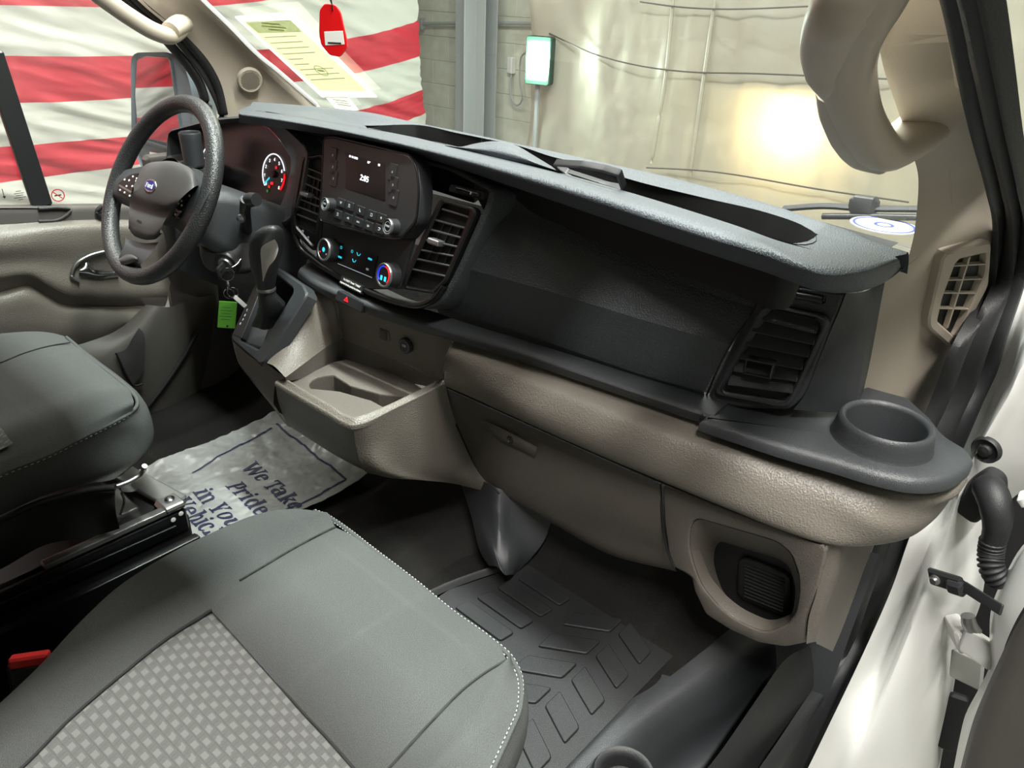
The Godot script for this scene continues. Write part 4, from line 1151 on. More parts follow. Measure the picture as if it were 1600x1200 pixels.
func glove_box(t: Node3D) -> void:
	var g := Geo.new()
	net(g, [
		[Vector3(0.1367, 0.4649, -0.925), Vector3(0.3138, 0.4699, -0.925), Vector3(0.5018, 0.4764, -0.925), Vector3(0.6394, 0.4817, -0.925)],
		[Vector3(0.1446, 0.4116, -0.93), Vector3(0.3123, 0.4121, -0.93), Vector3(0.4973, 0.4196, -0.93), Vector3(0.6467, 0.4303, -0.93)],
		[Vector3(0.1703, 0.3581, -0.935), Vector3(0.3273, 0.3628, -0.935), Vector3(0.499, 0.3693, -0.935), Vector3(0.6558, 0.3849, -0.935)],
		[Vector3(0.2099, 0.2823, -0.95), Vector3(0.353, 0.2839, -0.95), Vector3(0.5103, 0.3016, -0.95), Vector3(0.6623, 0.3344, -0.95)],
		[Vector3(0.2514, 0.2424, -0.965), Vector3(0.377, 0.2466, -0.965), Vector3(0.5352, 0.2513, -0.965), Vector3(0.675, 0.2961, -0.965)],
		[Vector3(0.2284, 0.2051, -1), Vector3(0.3546, 0.2078, -1), Vector3(0.5183, 0.2129, -1), Vector3(0.6629, 0.2597, -1)]], 50, 5)
	var door := part(t, "glove_box_door", g, M.grey_shaded, 40)
	g = Geo.new()
	tube(g, [Vector3(0.136, 0.4718, -0.922), Vector3(0.316, 0.4778, -0.922), Vector3(0.5032, 0.4838, -0.922), Vector3(0.6436, 0.4905, -0.922), Vector3(0.7841, 0.5009, -0.922), Vector3(0.905, 0.5006, -0.94)], 0.0022, 40, 6)
	tube(g, [Vector3(0.1329, 0.4665, -0.925), Vector3(0.1498, 0.4143, -0.925), Vector3(0.1802, 0.367, -0.925), Vector3(0.2333, 0.3046, -0.925), Vector3(0.2885, 0.2794, -0.925)], 0.002, 40, 6)
	tube(g, [Vector3(0.6366, 0.4803, -0.93), Vector3(0.6485, 0.4273, -0.93), Vector3(0.6601, 0.3848, -0.93), Vector3(0.6742, 0.3512, -0.93), Vector3(0.6888, 0.3304, -0.93)], 0.002, 40, 6)
	part(t, "door_gap", g, M.deep_black)
	# latch in its scooped recess
	g = Geo.new()
	net(g, [[Vector3(0.2309, 0.4329, -0.926), Vector3(0.2641, 0.4323, -0.926), Vector3(0.3148, 0.4326, -0.926), Vector3(0.379, 0.437, -0.926)], [Vector3(0.2254, 0.4197, -0.934), Vector3(0.2611, 0.4052, -0.934), Vector3(0.3091, 0.4058, -0.934), Vector3(0.3706, 0.4165, -0.934)], [Vector3(0.2484, 0.3861, -0.937), Vector3(0.2771, 0.3731, -0.937), Vector3(0.3181, 0.3756, -0.937), Vector3(0.3636, 0.3883, -0.937)], [Vector3(0.2857, 0.3537, -0.938), Vector3(0.3082, 0.3536, -0.938), Vector3(0.3334, 0.3567, -0.938), Vector3(0.3582, 0.3597, -0.938)]], 20, 4)
	part(door, "latch_recess", g, M.grey_shaded, 50)
	g = Geo.new()
	net(g, [[Vector3(0.2434, 0.4384, -0.922), Vector3(0.2931, 0.4393, -0.922), Vector3(0.3376, 0.4388, -0.922), Vector3(0.3807, 0.4382, -0.922)], [Vector3(0.2666, 0.4227, -0.92), Vector3(0.3039, 0.4245, -0.92), Vector3(0.3433, 0.4278, -0.92), Vector3(0.3813, 0.4309, -0.92)], [Vector3(0.2814, 0.4131, -0.923), Vector3(0.3101, 0.4142, -0.923), Vector3(0.343, 0.4161, -0.923), Vector3(0.3767, 0.4158, -0.923)], [Vector3(0.2746, 0.3927, -0.935), Vector3(0.302, 0.3932, -0.935), Vector3(0.3336, 0.3974, -0.935), Vector3(0.3647, 0.3972, -0.935)]], 20, 4)
	part(door, "latch_handle", g, M.grey_shaded, 50)
	g = Geo.new()
	var lock := at(Vector3(0.3155, 0.4254, -0.92), Vector3(1, 0, 0), Vector3(0, 1, 0.2))
	lathe(g, [Vector2(0.008, -0.003), Vector2(0.008, 0.001), Vector2(0.007, 0.002), Vector2(0.0062, 0.0), Vector2(0.0001, -0.001)], lock, 24)
	block(g, Vector3(0.0012, 0.006, 0.002), lock, 0.0002)
	part(door, "lock", g, M.black_smooth)


func cubby(t: Node3D) -> void:
	var xf: Transform3D = Transform3D(Vector3(0.9987, 0, -0.0504), Vector3(0.0061, 0.9928, 0.12), Vector3(0.0501, -0.1202, 0.9915), Vector3(0.75, 0.35, -0.945))
	var g := Geo.new()
	var outer := same(rounded([Vector2(-0.1072, 0.1344), Vector2(0.1576, 0.1548), Vector2(0.16, 0.1236), Vector2(0.1613, 0.0629), Vector2(0.1596, -0.001), Vector2(0.1664, -0.0543), Vector2(0.1371, -0.0891), Vector2(0.0979, -0.1105), Vector2(0.0474, -0.1165), Vector2(-0.0023, -0.1101), Vector2(-0.029, -0.0678), Vector2(-0.0386, -0.0341), Vector2(-0.0689, -0.0381), Vector2(-0.084, -0.0082), Vector2(-0.0983, 0.0577)], 0.006), 140)
	var hole := same(rounded([Vector2(-0.042, 0.0958), Vector2(0.0885, 0.1216), Vector2(0.1107, 0.1124), Vector2(0.1284, 0.0784), Vector2(0.1354, 0.0448), Vector2(0.1383, -0.0002), Vector2(0.1319, -0.0341), Vector2(0.109, -0.069), Vector2(0.0934, -0.081), Vector2(0.0523, -0.0845), Vector2(0.0209, -0.0749), Vector2(-0.0143, -0.0479), Vector2(-0.0341, -0.0091), Vector2(-0.0461, 0.0261), Vector2(-0.0491, 0.0658)], 0.014), 140)
	frame(g, outer, hole, xf, -0.03, 0.0, 0.005)
	part(t, "cubby_face", g, M.grey_shaded, 60)
	g = Geo.new()
	var back := PackedVector2Array()
	for p in hole:
		back.append((p - Vector2(0.0594, 0.0222)) * 0.80 + Vector2(0.0585, -0.0571))
	var mid := PackedVector2Array()
	for i in hole.size():
		mid.append(hole[i].lerp(back[i], 0.5))
	g.grid([lift(hole, xf, -0.003), lift(mid, xf, -0.03), lift(back, xf, -0.07)], true)
	part(t, "cubby_wall", g, M.grey_shaded, 60)
	g = Geo.new()
	fill(g, back, xf, -0.069)
	part(t, "cubby_back", g, M.rubber)
	var pad := on(xf, Vector2(0.068, -0.0463).x, Vector2(0.068, -0.0463).y, -0.060, 0.12)
	g = Geo.new()
	plate(g, rrect(0.092, 0.098, 0.018), pad, -0.008, 0.0, 0.005)
	part(t, "cubby_mat", g, M.rubber)
	for k in 10:
		g = Geo.new()
		tube(g, [pad * Vector3(-0.032, 0.036 - k * 0.008, 0.0005), pad * Vector3(0.036, 0.036 - k * 0.008, 0.0005)], 0.0022, 4, 6)
		part(t, "mat_rib", g, M.rubber)
	# panel that returns along the door opening
	g = Geo.new()
	net(g, [
		[Vector3(0.9034, 0.4948, -0.948), Vector3(0.9078, 0.4525, -0.948), Vector3(0.9102, 0.4099, -0.948), Vector3(0.9101, 0.3559, -0.95), Vector3(0.9168, 0.3006, -0.955)],
		[Vector3(0.914, 0.498, -0.955), Vector3(0.9193, 0.4539, -0.957), Vector3(0.9202, 0.4065, -0.957), Vector3(0.9199, 0.3536, -0.957), Vector3(0.9219, 0.3018, -0.962)],
		[Vector3(0.924, 0.479, -1), Vector3(0.9251, 0.436, -1), Vector3(0.9226, 0.3823, -1), Vector3(0.9195, 0.3187, -1), Vector3(0.9227, 0.2697, -1)],
		[Vector3(0.9401, 0.4279, -1.1), Vector3(0.9382, 0.3728, -1.1), Vector3(0.9374, 0.3059, -1.1), Vector3(0.9359, 0.2334, -1.1), Vector3(0.9333, 0.18, -1.1)]], 30, 5)
	part(t, "side_return", g, M.grey_shaded, 60)


func console(t: Node3D) -> void:
	# wall behind the tray, with the sockets
	var g := Geo.new()
	net(g, [[Vector3(-0.1466, 0.6006, -0.865), Vector3(-0.0754, 0.5933, -0.8733), Vector3(-0.0036, 0.5914, -0.882), Vector3(0.0813, 0.5912, -0.8928), Vector3(0.1703, 0.5907, -0.905)], [Vector3(-0.1536, 0.5424, -0.875), Vector3(-0.0905, 0.5366, -0.8809), Vector3(0.0033, 0.5322, -0.89), Vector3(0.0828, 0.5279, -0.8982), Vector3(0.1448, 0.5192, -0.905)], [Vector3(-0.1494, 0.4978, -0.88), Vector3(-0.0982, 0.4967, -0.884), Vector3(-0.001, 0.4975, -0.8919), Vector3(0.0809, 0.4978, -0.8991), Vector3(0.1446, 0.4873, -0.905)]], 30, 4)
	part(t, "socket_wall", g, M.grey_plastic, 50)
	var xf: Transform3D = Transform3D(Vector3(0.9958, 0, -0.0914), Vector3(-0.0021, 0.9997, -0.0226), Vector3(0.0913, 0.0227, 0.9956), Vector3(0.0005, 0.5504, -0.8867))
	g = Geo.new()
	frame(g, rrect(0.028, 0.024, 0.004), rrect(0.022, 0.018, 0.003), on(xf, Vector2(-0.0094, 0.001).x, Vector2(-0.0094, 0.001).y), -0.002, 0.004, 0.0015)
	part(t, "port_frame", g, M.grey_plastic)
	g = Geo.new()
	plate(g, rrect(0.022, 0.018, 0.003), on(xf, Vector2(-0.0094, 0.001).x, Vector2(-0.0094, 0.001).y), -0.002, 0.0035, 0.001)
	block(g, Vector3(0.003, 0.012, 0.003), on(xf, Vector2(-0.002, 0.0003).x, Vector2(-0.002, 0.0003).y, 0.004), 0.0005)
	part(t, "port_cover", g, M.grey_dark)
	g = Geo.new()
	var s := on(xf, Vector2(0.054, -0.0029).x, Vector2(0.054, -0.0029).y)
	lathe(g, [Vector2(0.0165, 0), Vector2(0.0165, 0.007), Vector2(0.0155, 0.009), Vector2(0.0001, 0.009)], s, 36)
	part(t, "socket_cap", g, M.black_plastic, 50)
	g = Geo.new()
	lathe(g, [Vector2(0.0135, 0.0085), Vector2(0.0132, 0.0098), Vector2(0.0126, 0.0098), Vector2(0.0123, 0.0085)], s, 36)
	part(t, "socket_ring", g, M.satin, 50)
	g = Geo.new()
	words(g, "12V", 0.005, on(s, 0, 0.001, 0.0092), true)
	part(t, "lettering", g, M.print_white)
	# shifter tower
	g = Geo.new()
	var side_top := [Vector3(-0.1627, 0.4952, -0.7), Vector3(-0.1646, 0.5281, -0.74), Vector3(-0.1667, 0.569, -0.78), Vector3(-0.1685, 0.6077, -0.82), Vector3(-0.1888, 0.6074, -0.86)]
	var side_mid := [Vector3(-0.1365, 0.4973, -0.7), Vector3(-0.1398, 0.5187, -0.75), Vector3(-0.1471, 0.5444, -0.8), Vector3(-0.1546, 0.5701, -0.845), Vector3(-0.1513, 0.5992, -0.865)]
	var side_low := [Vector3(-0.0976, 0.4855, -0.7), Vector3(-0.1131, 0.4938, -0.76), Vector3(-0.1293, 0.4981, -0.81), Vector3(-0.1433, 0.4986, -0.85), Vector3(-0.1494, 0.4978, -0.88)]
	net(g, [side_top, side_mid, side_low], 24, 5)
	net(g, [[Vector3(-0.1888, 0.6074, -0.86), Vector3(-0.1615, 0.6063, -0.86), Vector3(-0.1394, 0.604, -0.86)], [Vector3(-0.1843, 0.5554, -0.865), Vector3(-0.1613, 0.5549, -0.865), Vector3(-0.1392, 0.5498, -0.865)], [Vector3(-0.1722, 0.4856, -0.87), Vector3(-0.1546, 0.4961, -0.87), Vector3(-0.1352, 0.5057, -0.87)]], 12, 4)
	part(t, "tower_side", g, M.grey_plastic, 60)
	g = Geo.new()
	net(g, [[Vector3(-0.288, 0.4994, -0.7), Vector3(-0.242, 0.4895, -0.7), Vector3(-0.1828, 0.479, -0.7), Vector3(-0.1394, 0.4594, -0.7)], [Vector3(-0.2754, 0.447, -0.7), Vector3(-0.2425, 0.4342, -0.7), Vector3(-0.2016, 0.4156, -0.7), Vector3(-0.1536, 0.388, -0.7)], [Vector3(-0.2487, 0.4043, -0.715), Vector3(-0.2214, 0.3894, -0.715), Vector3(-0.1851, 0.3721, -0.715), Vector3(-0.1408, 0.3491, -0.715)], [Vector3(-0.2653, 0.3722, -0.74), Vector3(-0.2348, 0.358, -0.74), Vector3(-0.2012, 0.3356, -0.74), Vector3(-0.1667, 0.3206, -0.74)]], 20, 4)
	net(g, [[Vector3(-0.288, 0.4994, -0.7), Vector3(-0.2754, 0.447, -0.7), Vector3(-0.2204, 0.4207, -0.7)], [Vector3(-0.4968, 0.4059, -0.8), Vector3(-0.4815, 0.3498, -0.8), Vector3(-0.4216, 0.3185, -0.8)], [Vector3(-0.7816, 0.3143, -0.95), Vector3(-0.7712, 0.2467, -0.95), Vector3(-0.7123, 0.2054, -0.95)]], 12, 4)
	net(g, [[Vector3(-0.1652, 0.4943, -0.7), Vector3(-0.138, 0.4895, -0.7), Vector3(-0.0951, 0.4864, -0.7)], [Vector3(-0.174, 0.4867, -0.7), Vector3(-0.152, 0.4784, -0.7), Vector3(-0.1184, 0.4718, -0.7)], [Vector3(-0.1851, 0.4797, -0.7), Vector3(-0.1662, 0.4672, -0.7), Vector3(-0.1397, 0.4577, -0.7)]], 8, 1)
	part(t, "tower_front", g, M.grey_shaded, 60)
	shift_panel(t)
	# tray: rim, walls, floor with two cup wells
	g = Geo.new()
	var rim_out := [Vector3(-0.1305, 0.4646, -0.695), Vector3(-0.0406, 0.4644, -0.695), Vector3(0.0436, 0.4658, -0.695), Vector3(0.1032, 0.4671, -0.695), Vector3(0.1238, 0.4696, -0.697), Vector3(0.1317, 0.4703, -0.71), Vector3(0.1427, 0.4777, -0.77), Vector3(0.146, 0.4823, -0.84), Vector3(0.152, 0.4901, -0.905)]
	var rim_in := [Vector3(-0.115, 0.4738, -0.71), Vector3(-0.0396, 0.4721, -0.71), Vector3(0.034, 0.4728, -0.71), Vector3(0.0878, 0.4725, -0.71), Vector3(0.1113, 0.4755, -0.713), Vector3(0.119, 0.478, -0.725), Vector3(0.1296, 0.4829, -0.775), Vector3(0.1313, 0.486, -0.845), Vector3(0.1372, 0.4932, -0.905)]
	var floor_edge := rim_in.map(func(p): return Vector3(p.x * 0.97, 0.44, p.z - 0.004))
	net(g, [rim_out.map(func(p): return p + Vector3(0, -0.008, 0.002)), rim_out, rim_out.map(func(p): return p + Vector3(0, 0.002, -0.003)), rim_in.map(func(p): return p + Vector3(0, 0.002, 0.002)), rim_in, floor_edge], 60, 3)
	part(t, "tray_rim", g, M.grey_plastic, 50)
	g = Geo.new()
	net(g, [[Vector3(-0.0976, 0.4855, -0.7), Vector3(-0.1131, 0.4938, -0.76), Vector3(-0.1293, 0.4981, -0.81), Vector3(-0.1433, 0.4986, -0.85), Vector3(-0.1515, 0.4962, -0.878), Vector3(-0.132, 0.4961, -0.884), Vector3(-0.022, 0.4961, -0.892), Vector3(0.07, 0.495, -0.9), Vector3(0.1409, 0.4903, -0.905)],
		[Vector3(-0.1054, 0.4719, -0.705), Vector3(-0.1143, 0.4574, -0.76), Vector3(-0.1295, 0.4459, -0.81), Vector3(-0.1465, 0.4349, -0.85), Vector3(-0.1569, 0.4277, -0.878), Vector3(-0.1287, 0.4366, -0.882), Vector3(-0.0334, 0.4482, -0.89), Vector3(0.0546, 0.4596, -0.895), Vector3(0.1272, 0.4737, -0.9)]], 60, 1)
	part(t, "tray_wall", g, M.grey_shaded, 40)
	xf = Transform3D(Vector3(1, 0, 0), Vector3(0, 0, -1), Vector3(0, 1, 0), Vector3(0.02, 0.462, -0.8))
	var c1 := Vector2(-0.0724, -0.0296)
	var c2 := Vector2(0.0743, 0.0132)
	g = Geo.new()
	var outline := PackedVector2Array()
	for p in [Vector2(-0.1299, -0.0888), Vector2(0.0633, -0.0829), Vector2(0.0763, -0.0764), Vector2(0.0806, -0.0585), Vector2(0.0832, 0.1223), Vector2(0.0163, 0.1111), Vector2(-0.1399, 0.0634), Vector2(-0.1487, 0.036)]:
		outline.append(p)
	var middle := c1.lerp(c2, 0.5)
	var hollow := _polar(_two_rings(c1, c2, 0.040, 0.036, 96), middle, 120)
	var edge := _polar(outline, middle, 120)
	for i in 120:
		var d := edge[i].distance_to(middle) - 0.003
		if hollow[i].distance_to(middle) > d:
			hollow[i] = middle + (hollow[i] - middle).normalized() * d
	g.grid([lift(hollow, xf, 0.0), lift(inset(hollow, 0.002), xf, -0.003), lift(inset(hollow, 0.004), xf, -0.07)], true)
	part(t, "cup_well", g, M.grey_shaded, 40)
	g = Geo.new()
	g.grid([lift(edge, xf, 0.0), lift(hollow, xf, 0.0)], true)
	part(t, "tray_floor", g, M.grey_shaded, 30)
	g = Geo.new()
	fill(g, inset(hollow, 0.003), xf, -0.069)
	part(t, "cup_well_floor", g, M.rubber)
	for q in [c1 + Vector2(0.0, 0.032), c1 + Vector2(-0.03, -0.02), c2 + Vector2(0.026, -0.016)]:
		g = Geo.new()
		block(g, Vector3(0.011, 0.010, 0.03), on(xf, q.x, q.y, -0.032), 0.003)
		part(t, "cup_clip", g, M.grey_shaded)
	# outer faces of the console box
	g = Geo.new()
	net(g, [rim_out.slice(0, 5).map(func(p): return p + Vector3(0, -0.004, 0)), [Vector3(-0.1442, 0.4023, -0.705), Vector3(-0.0604, 0.4064, -0.705), Vector3(0.0182, 0.4102, -0.705), Vector3(0.0841, 0.4131, -0.705), Vector3(0.1161, 0.419, -0.705)], [Vector3(-0.1376, 0.3537, -0.715), Vector3(-0.0653, 0.3536, -0.715), Vector3(0.012, 0.3545, -0.715), Vector3(0.0856, 0.3617, -0.715), Vector3(0.1158, 0.3643, -0.715)], [Vector3(-0.1495, 0.3216, -0.74), Vector3(-0.0831, 0.3217, -0.74), Vector3(-0.0044, 0.3227, -0.74), Vector3(0.0601, 0.3282, -0.74), Vector3(0.0953, 0.3329, -0.74)]], 24, 5)
	part(t, "console_front", g, M.grey_shaded, 50)  # rear face in the shaded grey, the lit side face in the lighter one
	g = Geo.new()
	net(g, [rim_out.slice(4).map(func(p): return p + Vector3(0, -0.004, 0)), [Vector3(0.1189, 0.4212, -0.703), Vector3(0.1338, 0.4217, -0.72), Vector3(0.1461, 0.4147, -0.78), Vector3(0.1518, 0.4118, -0.85), Vector3(0.1587, 0.4155, -0.92)], [Vector3(0.1185, 0.3666, -0.713), Vector3(0.1456, 0.364, -0.73), Vector3(0.1477, 0.3306, -0.8), Vector3(0.1656, 0.3113, -0.88), Vector3(0.1914, 0.3086, -0.945)], [Vector3(0.1018, 0.3355, -0.735), Vector3(0.1359, 0.3276, -0.76), Vector3(0.1514, 0.2938, -0.83), Vector3(0.1727, 0.2472, -0.92), Vector3(0.251, 0.2311, -0.97)]], 30, 5)
	part(t, "console_side", g, M.grey_plastic, 50)


# an outline as seen from an inner point: n points at even angles
func _polar(p: PackedVector2Array, c: Vector2, n: int) -> PackedVector2Array:
	var out := PackedVector2Array()
	for i in n:
		var far := c + Vector2.from_angle(TAU * i / n)
		var best := 1.0
		for j in p.size():
			var x = Geometry2D.segment_intersects_segment(c, far, p[j], p[(j + 1) % p.size()])
			if x != null:
				best = minf(best, c.distance_to(x))
		out.append(c + Vector2.from_angle(TAU * i / n) * best)
	return out


# one outline round two overlapping cup wells
func _two_rings(a: Vector2, b: Vector2, ra: float, rb: float, n: int) -> PackedVector2Array:
	var p := ring(ra, 64)
	var q := ring(rb, 64)
	var d := (b - a).normalized()
	var side := Vector2(-d.y, d.x) * 0.016
	var neck := PackedVector2Array([a - side, b - side, b + side, a + side])
	var got := Geometry2D.merge_polygons(moved(p, a), neck)
	got = Geometry2D.merge_polygons(got[0], moved(q, b))
	var best: PackedVector2Array = got[0]
	for o in got:
		if o.size() > best.size():
			best = o
	if Geometry2D.is_polygon_clockwise(best):
		best.reverse()
	# start at the point nearest the left rear, as the tray's outline does
	var first := 0
	for i in best.size():
		if best[i].x < best[first].x:
			first = i
	return same(best.slice(first) + best.slice(0, first), n)


func shift_panel(t: Node3D) -> void:
	var xf: Transform3D = Transform3D(Vector3(0.9348, 0, 0.3552), Vector3(0.2164, 0.7929, -0.5697), Vector3(-0.2816, 0.6094, 0.7412), Vector3(-0.2519, 0.5528, -0.7833))
	var g := Geo.new()
	var outer := same(rounded([Vector2(-0.193, -0.0041), Vector2(-0.143, 0.0692), Vector2(0.0557, 0.0965), Vector2(0.1034, 0.0917), Vector2(0.1112, -0.0756), Vector2(0.0942, -0.0891), Vector2(-0.1173, -0.1291), Vector2(-0.1391, -0.1249)], 0.008), 80)
	var inner := same(rounded([Vector2(-0.1524, -0.0078), Vector2(-0.1137, 0.0573), Vector2(0.0167, 0.0711), Vector2(0.0364, 0.0675), Vector2(0.0478, -0.0742), Vector2(-0.0782, -0.1088)], 0.006), 80)
	frame(g, outer, inner, xf, -0.02, 0.006, 0.004)
	part(t, "shift_bezel", g, M.black_plastic, 40)
	g = Geo.new()
	well(g, inner, xf, -0.018, -0.045, 0.008)
	part(t, "shift_floor", g, M.deep_black)
	g = Geo.new()
	plate(g, rounded([Vector2(-0.1737, -0.0055), Vector2(-0.1333, 0.0018), Vector2(-0.0691, -0.101), Vector2(-0.1272, -0.1175)], 0.002), xf, -0.004, 0.008, 0.001)
	part(t, "gear_strip", g, M.black_smooth)
	var k := 0
	for c in ["P", "R", "N", "D", "M"]:
		var p: Vector2 = [Vector2(-0.1496, -0.0228), Vector2(-0.1358, -0.0529), Vector2(-0.1282, -0.064), Vector2(-0.1229, -0.0742), Vector2(-0.1234, -0.0852)][k]
		k += 1
		if c == "P":
			continue
		g = Geo.new()
		words(g, c, 0.006, on(xf, p.x, p.y, 0.0085, 0.2), true)
		part(t, "gear_letter", g, M.print_white)


func dash_ends(t: Node3D) -> void:
	var g: Geo
	g = Geo.new()
	net(g, [[Vector3(0.1242, 0.2233, -0.97), Vector3(0.1951, 0.1637, -0.94), Vector3(0.2658, 0.122, -0.9), Vector3(0.3025, 0.1224, -0.885)], [Vector3(0.2057, 0.2578, -0.955), Vector3(0.2587, 0.1969, -0.925), Vector3(0.3173, 0.1661, -0.885), Vector3(0.3478, 0.1502, -0.87)], [Vector3(0.2605, 0.2682, -0.95), Vector3(0.2943, 0.2062, -0.92), Vector3(0.3301, 0.1602, -0.885), Vector3(0.3604, 0.1445, -0.87)], [Vector3(0.2849, 0.2538, -0.97), Vector3(0.3107, 0.184, -0.945), Vector3(0.3451, 0.1566, -0.9), Vector3(0.3597, 0.1342, -0.885)], [Vector3(0.3519, 0.1996, -1.03), Vector3(0.3554, 0.1513, -1), Vector3(0.3452, 0.1115, -0.96), Vector3(0.3363, 0.0896, -0.93)]], 20, 4)
	part(t, "heater_box", g, M.black_plastic, 40)
	g = Geo.new()
	tube(g, [Vector3(0.3589, 0.1709, -1.06), Vector3(0.3326, 0.0963, -1.06), Vector3(0.2934, 0.0119, -1.06), Vector3(0.2342, -0.0736, -1.06), Vector3(0.1828, -0.1623, -1.06)], 0.010, 24, 8)
	part(t, "drain_hose", g, M.rubber, 60)
	# corner of the dashboard under the pillar
	g = Geo.new()
	net(g, [[Vector3(-0.84, 0.7539, -0.8711), Vector3(-0.84, 0.7543, -0.9192), Vector3(-0.84, 0.7585, -0.9642), Vector3(-0.84, 0.763, -1.0104)], [Vector3(-0.8, 0.7421, -0.8427), Vector3(-0.8, 0.7412, -0.8964), Vector3(-0.8, 0.7379, -0.9446), Vector3(-0.8, 0.7348, -0.9929)], [Vector3(-0.78, 0.7082, -0.8366), Vector3(-0.78, 0.6843, -0.8847), Vector3(-0.78, 0.6611, -0.9247), Vector3(-0.78, 0.6353, -0.9753)], [Vector3(-0.82, 0.4928, -0.845), Vector3(-0.82, 0.467, -0.8768), Vector3(-0.82, 0.4381, -0.9187), Vector3(-0.82, 0.4079, -0.9624)]], 20, 5)
	part(t, "end_cap", g, M.black_plastic, 50)
	# holder pod at the far left end of the dashboard
	g = Geo.new()
	var cp := Vector3(-0.74, 0.7677, -0.8936)
	lathe(g, [Vector2(0.058, -0.02), Vector2(0.056, 0.006), Vector2(0.050, 0.010), Vector2(0.046, 0.006), Vector2(0.042, -0.05), Vector2(0.0001, -0.05)], Transform3D(Vector3.RIGHT, Vector3.FORWARD, Vector3.UP, cp), 40)
	part(t, "holder_ring", g, M.black_plastic, 50)
	g = Geo.new()
	lathe(g, [Vector2(0.024, -0.01), Vector2(0.025, 0.05), Vector2(0.026, 0.062), Vector2(0.024, 0.066), Vector2(0.022, 0.062), Vector2(0.021, 0.02), Vector2(0.0001, 0.02)], Transform3D(Vector3.RIGHT, Vector3.FORWARD, Vector3.UP, Vector3(-0.7, 0.7951, -0.8757)), 32)
	part(t, "holder_post", g, M.black_plastic, 50)


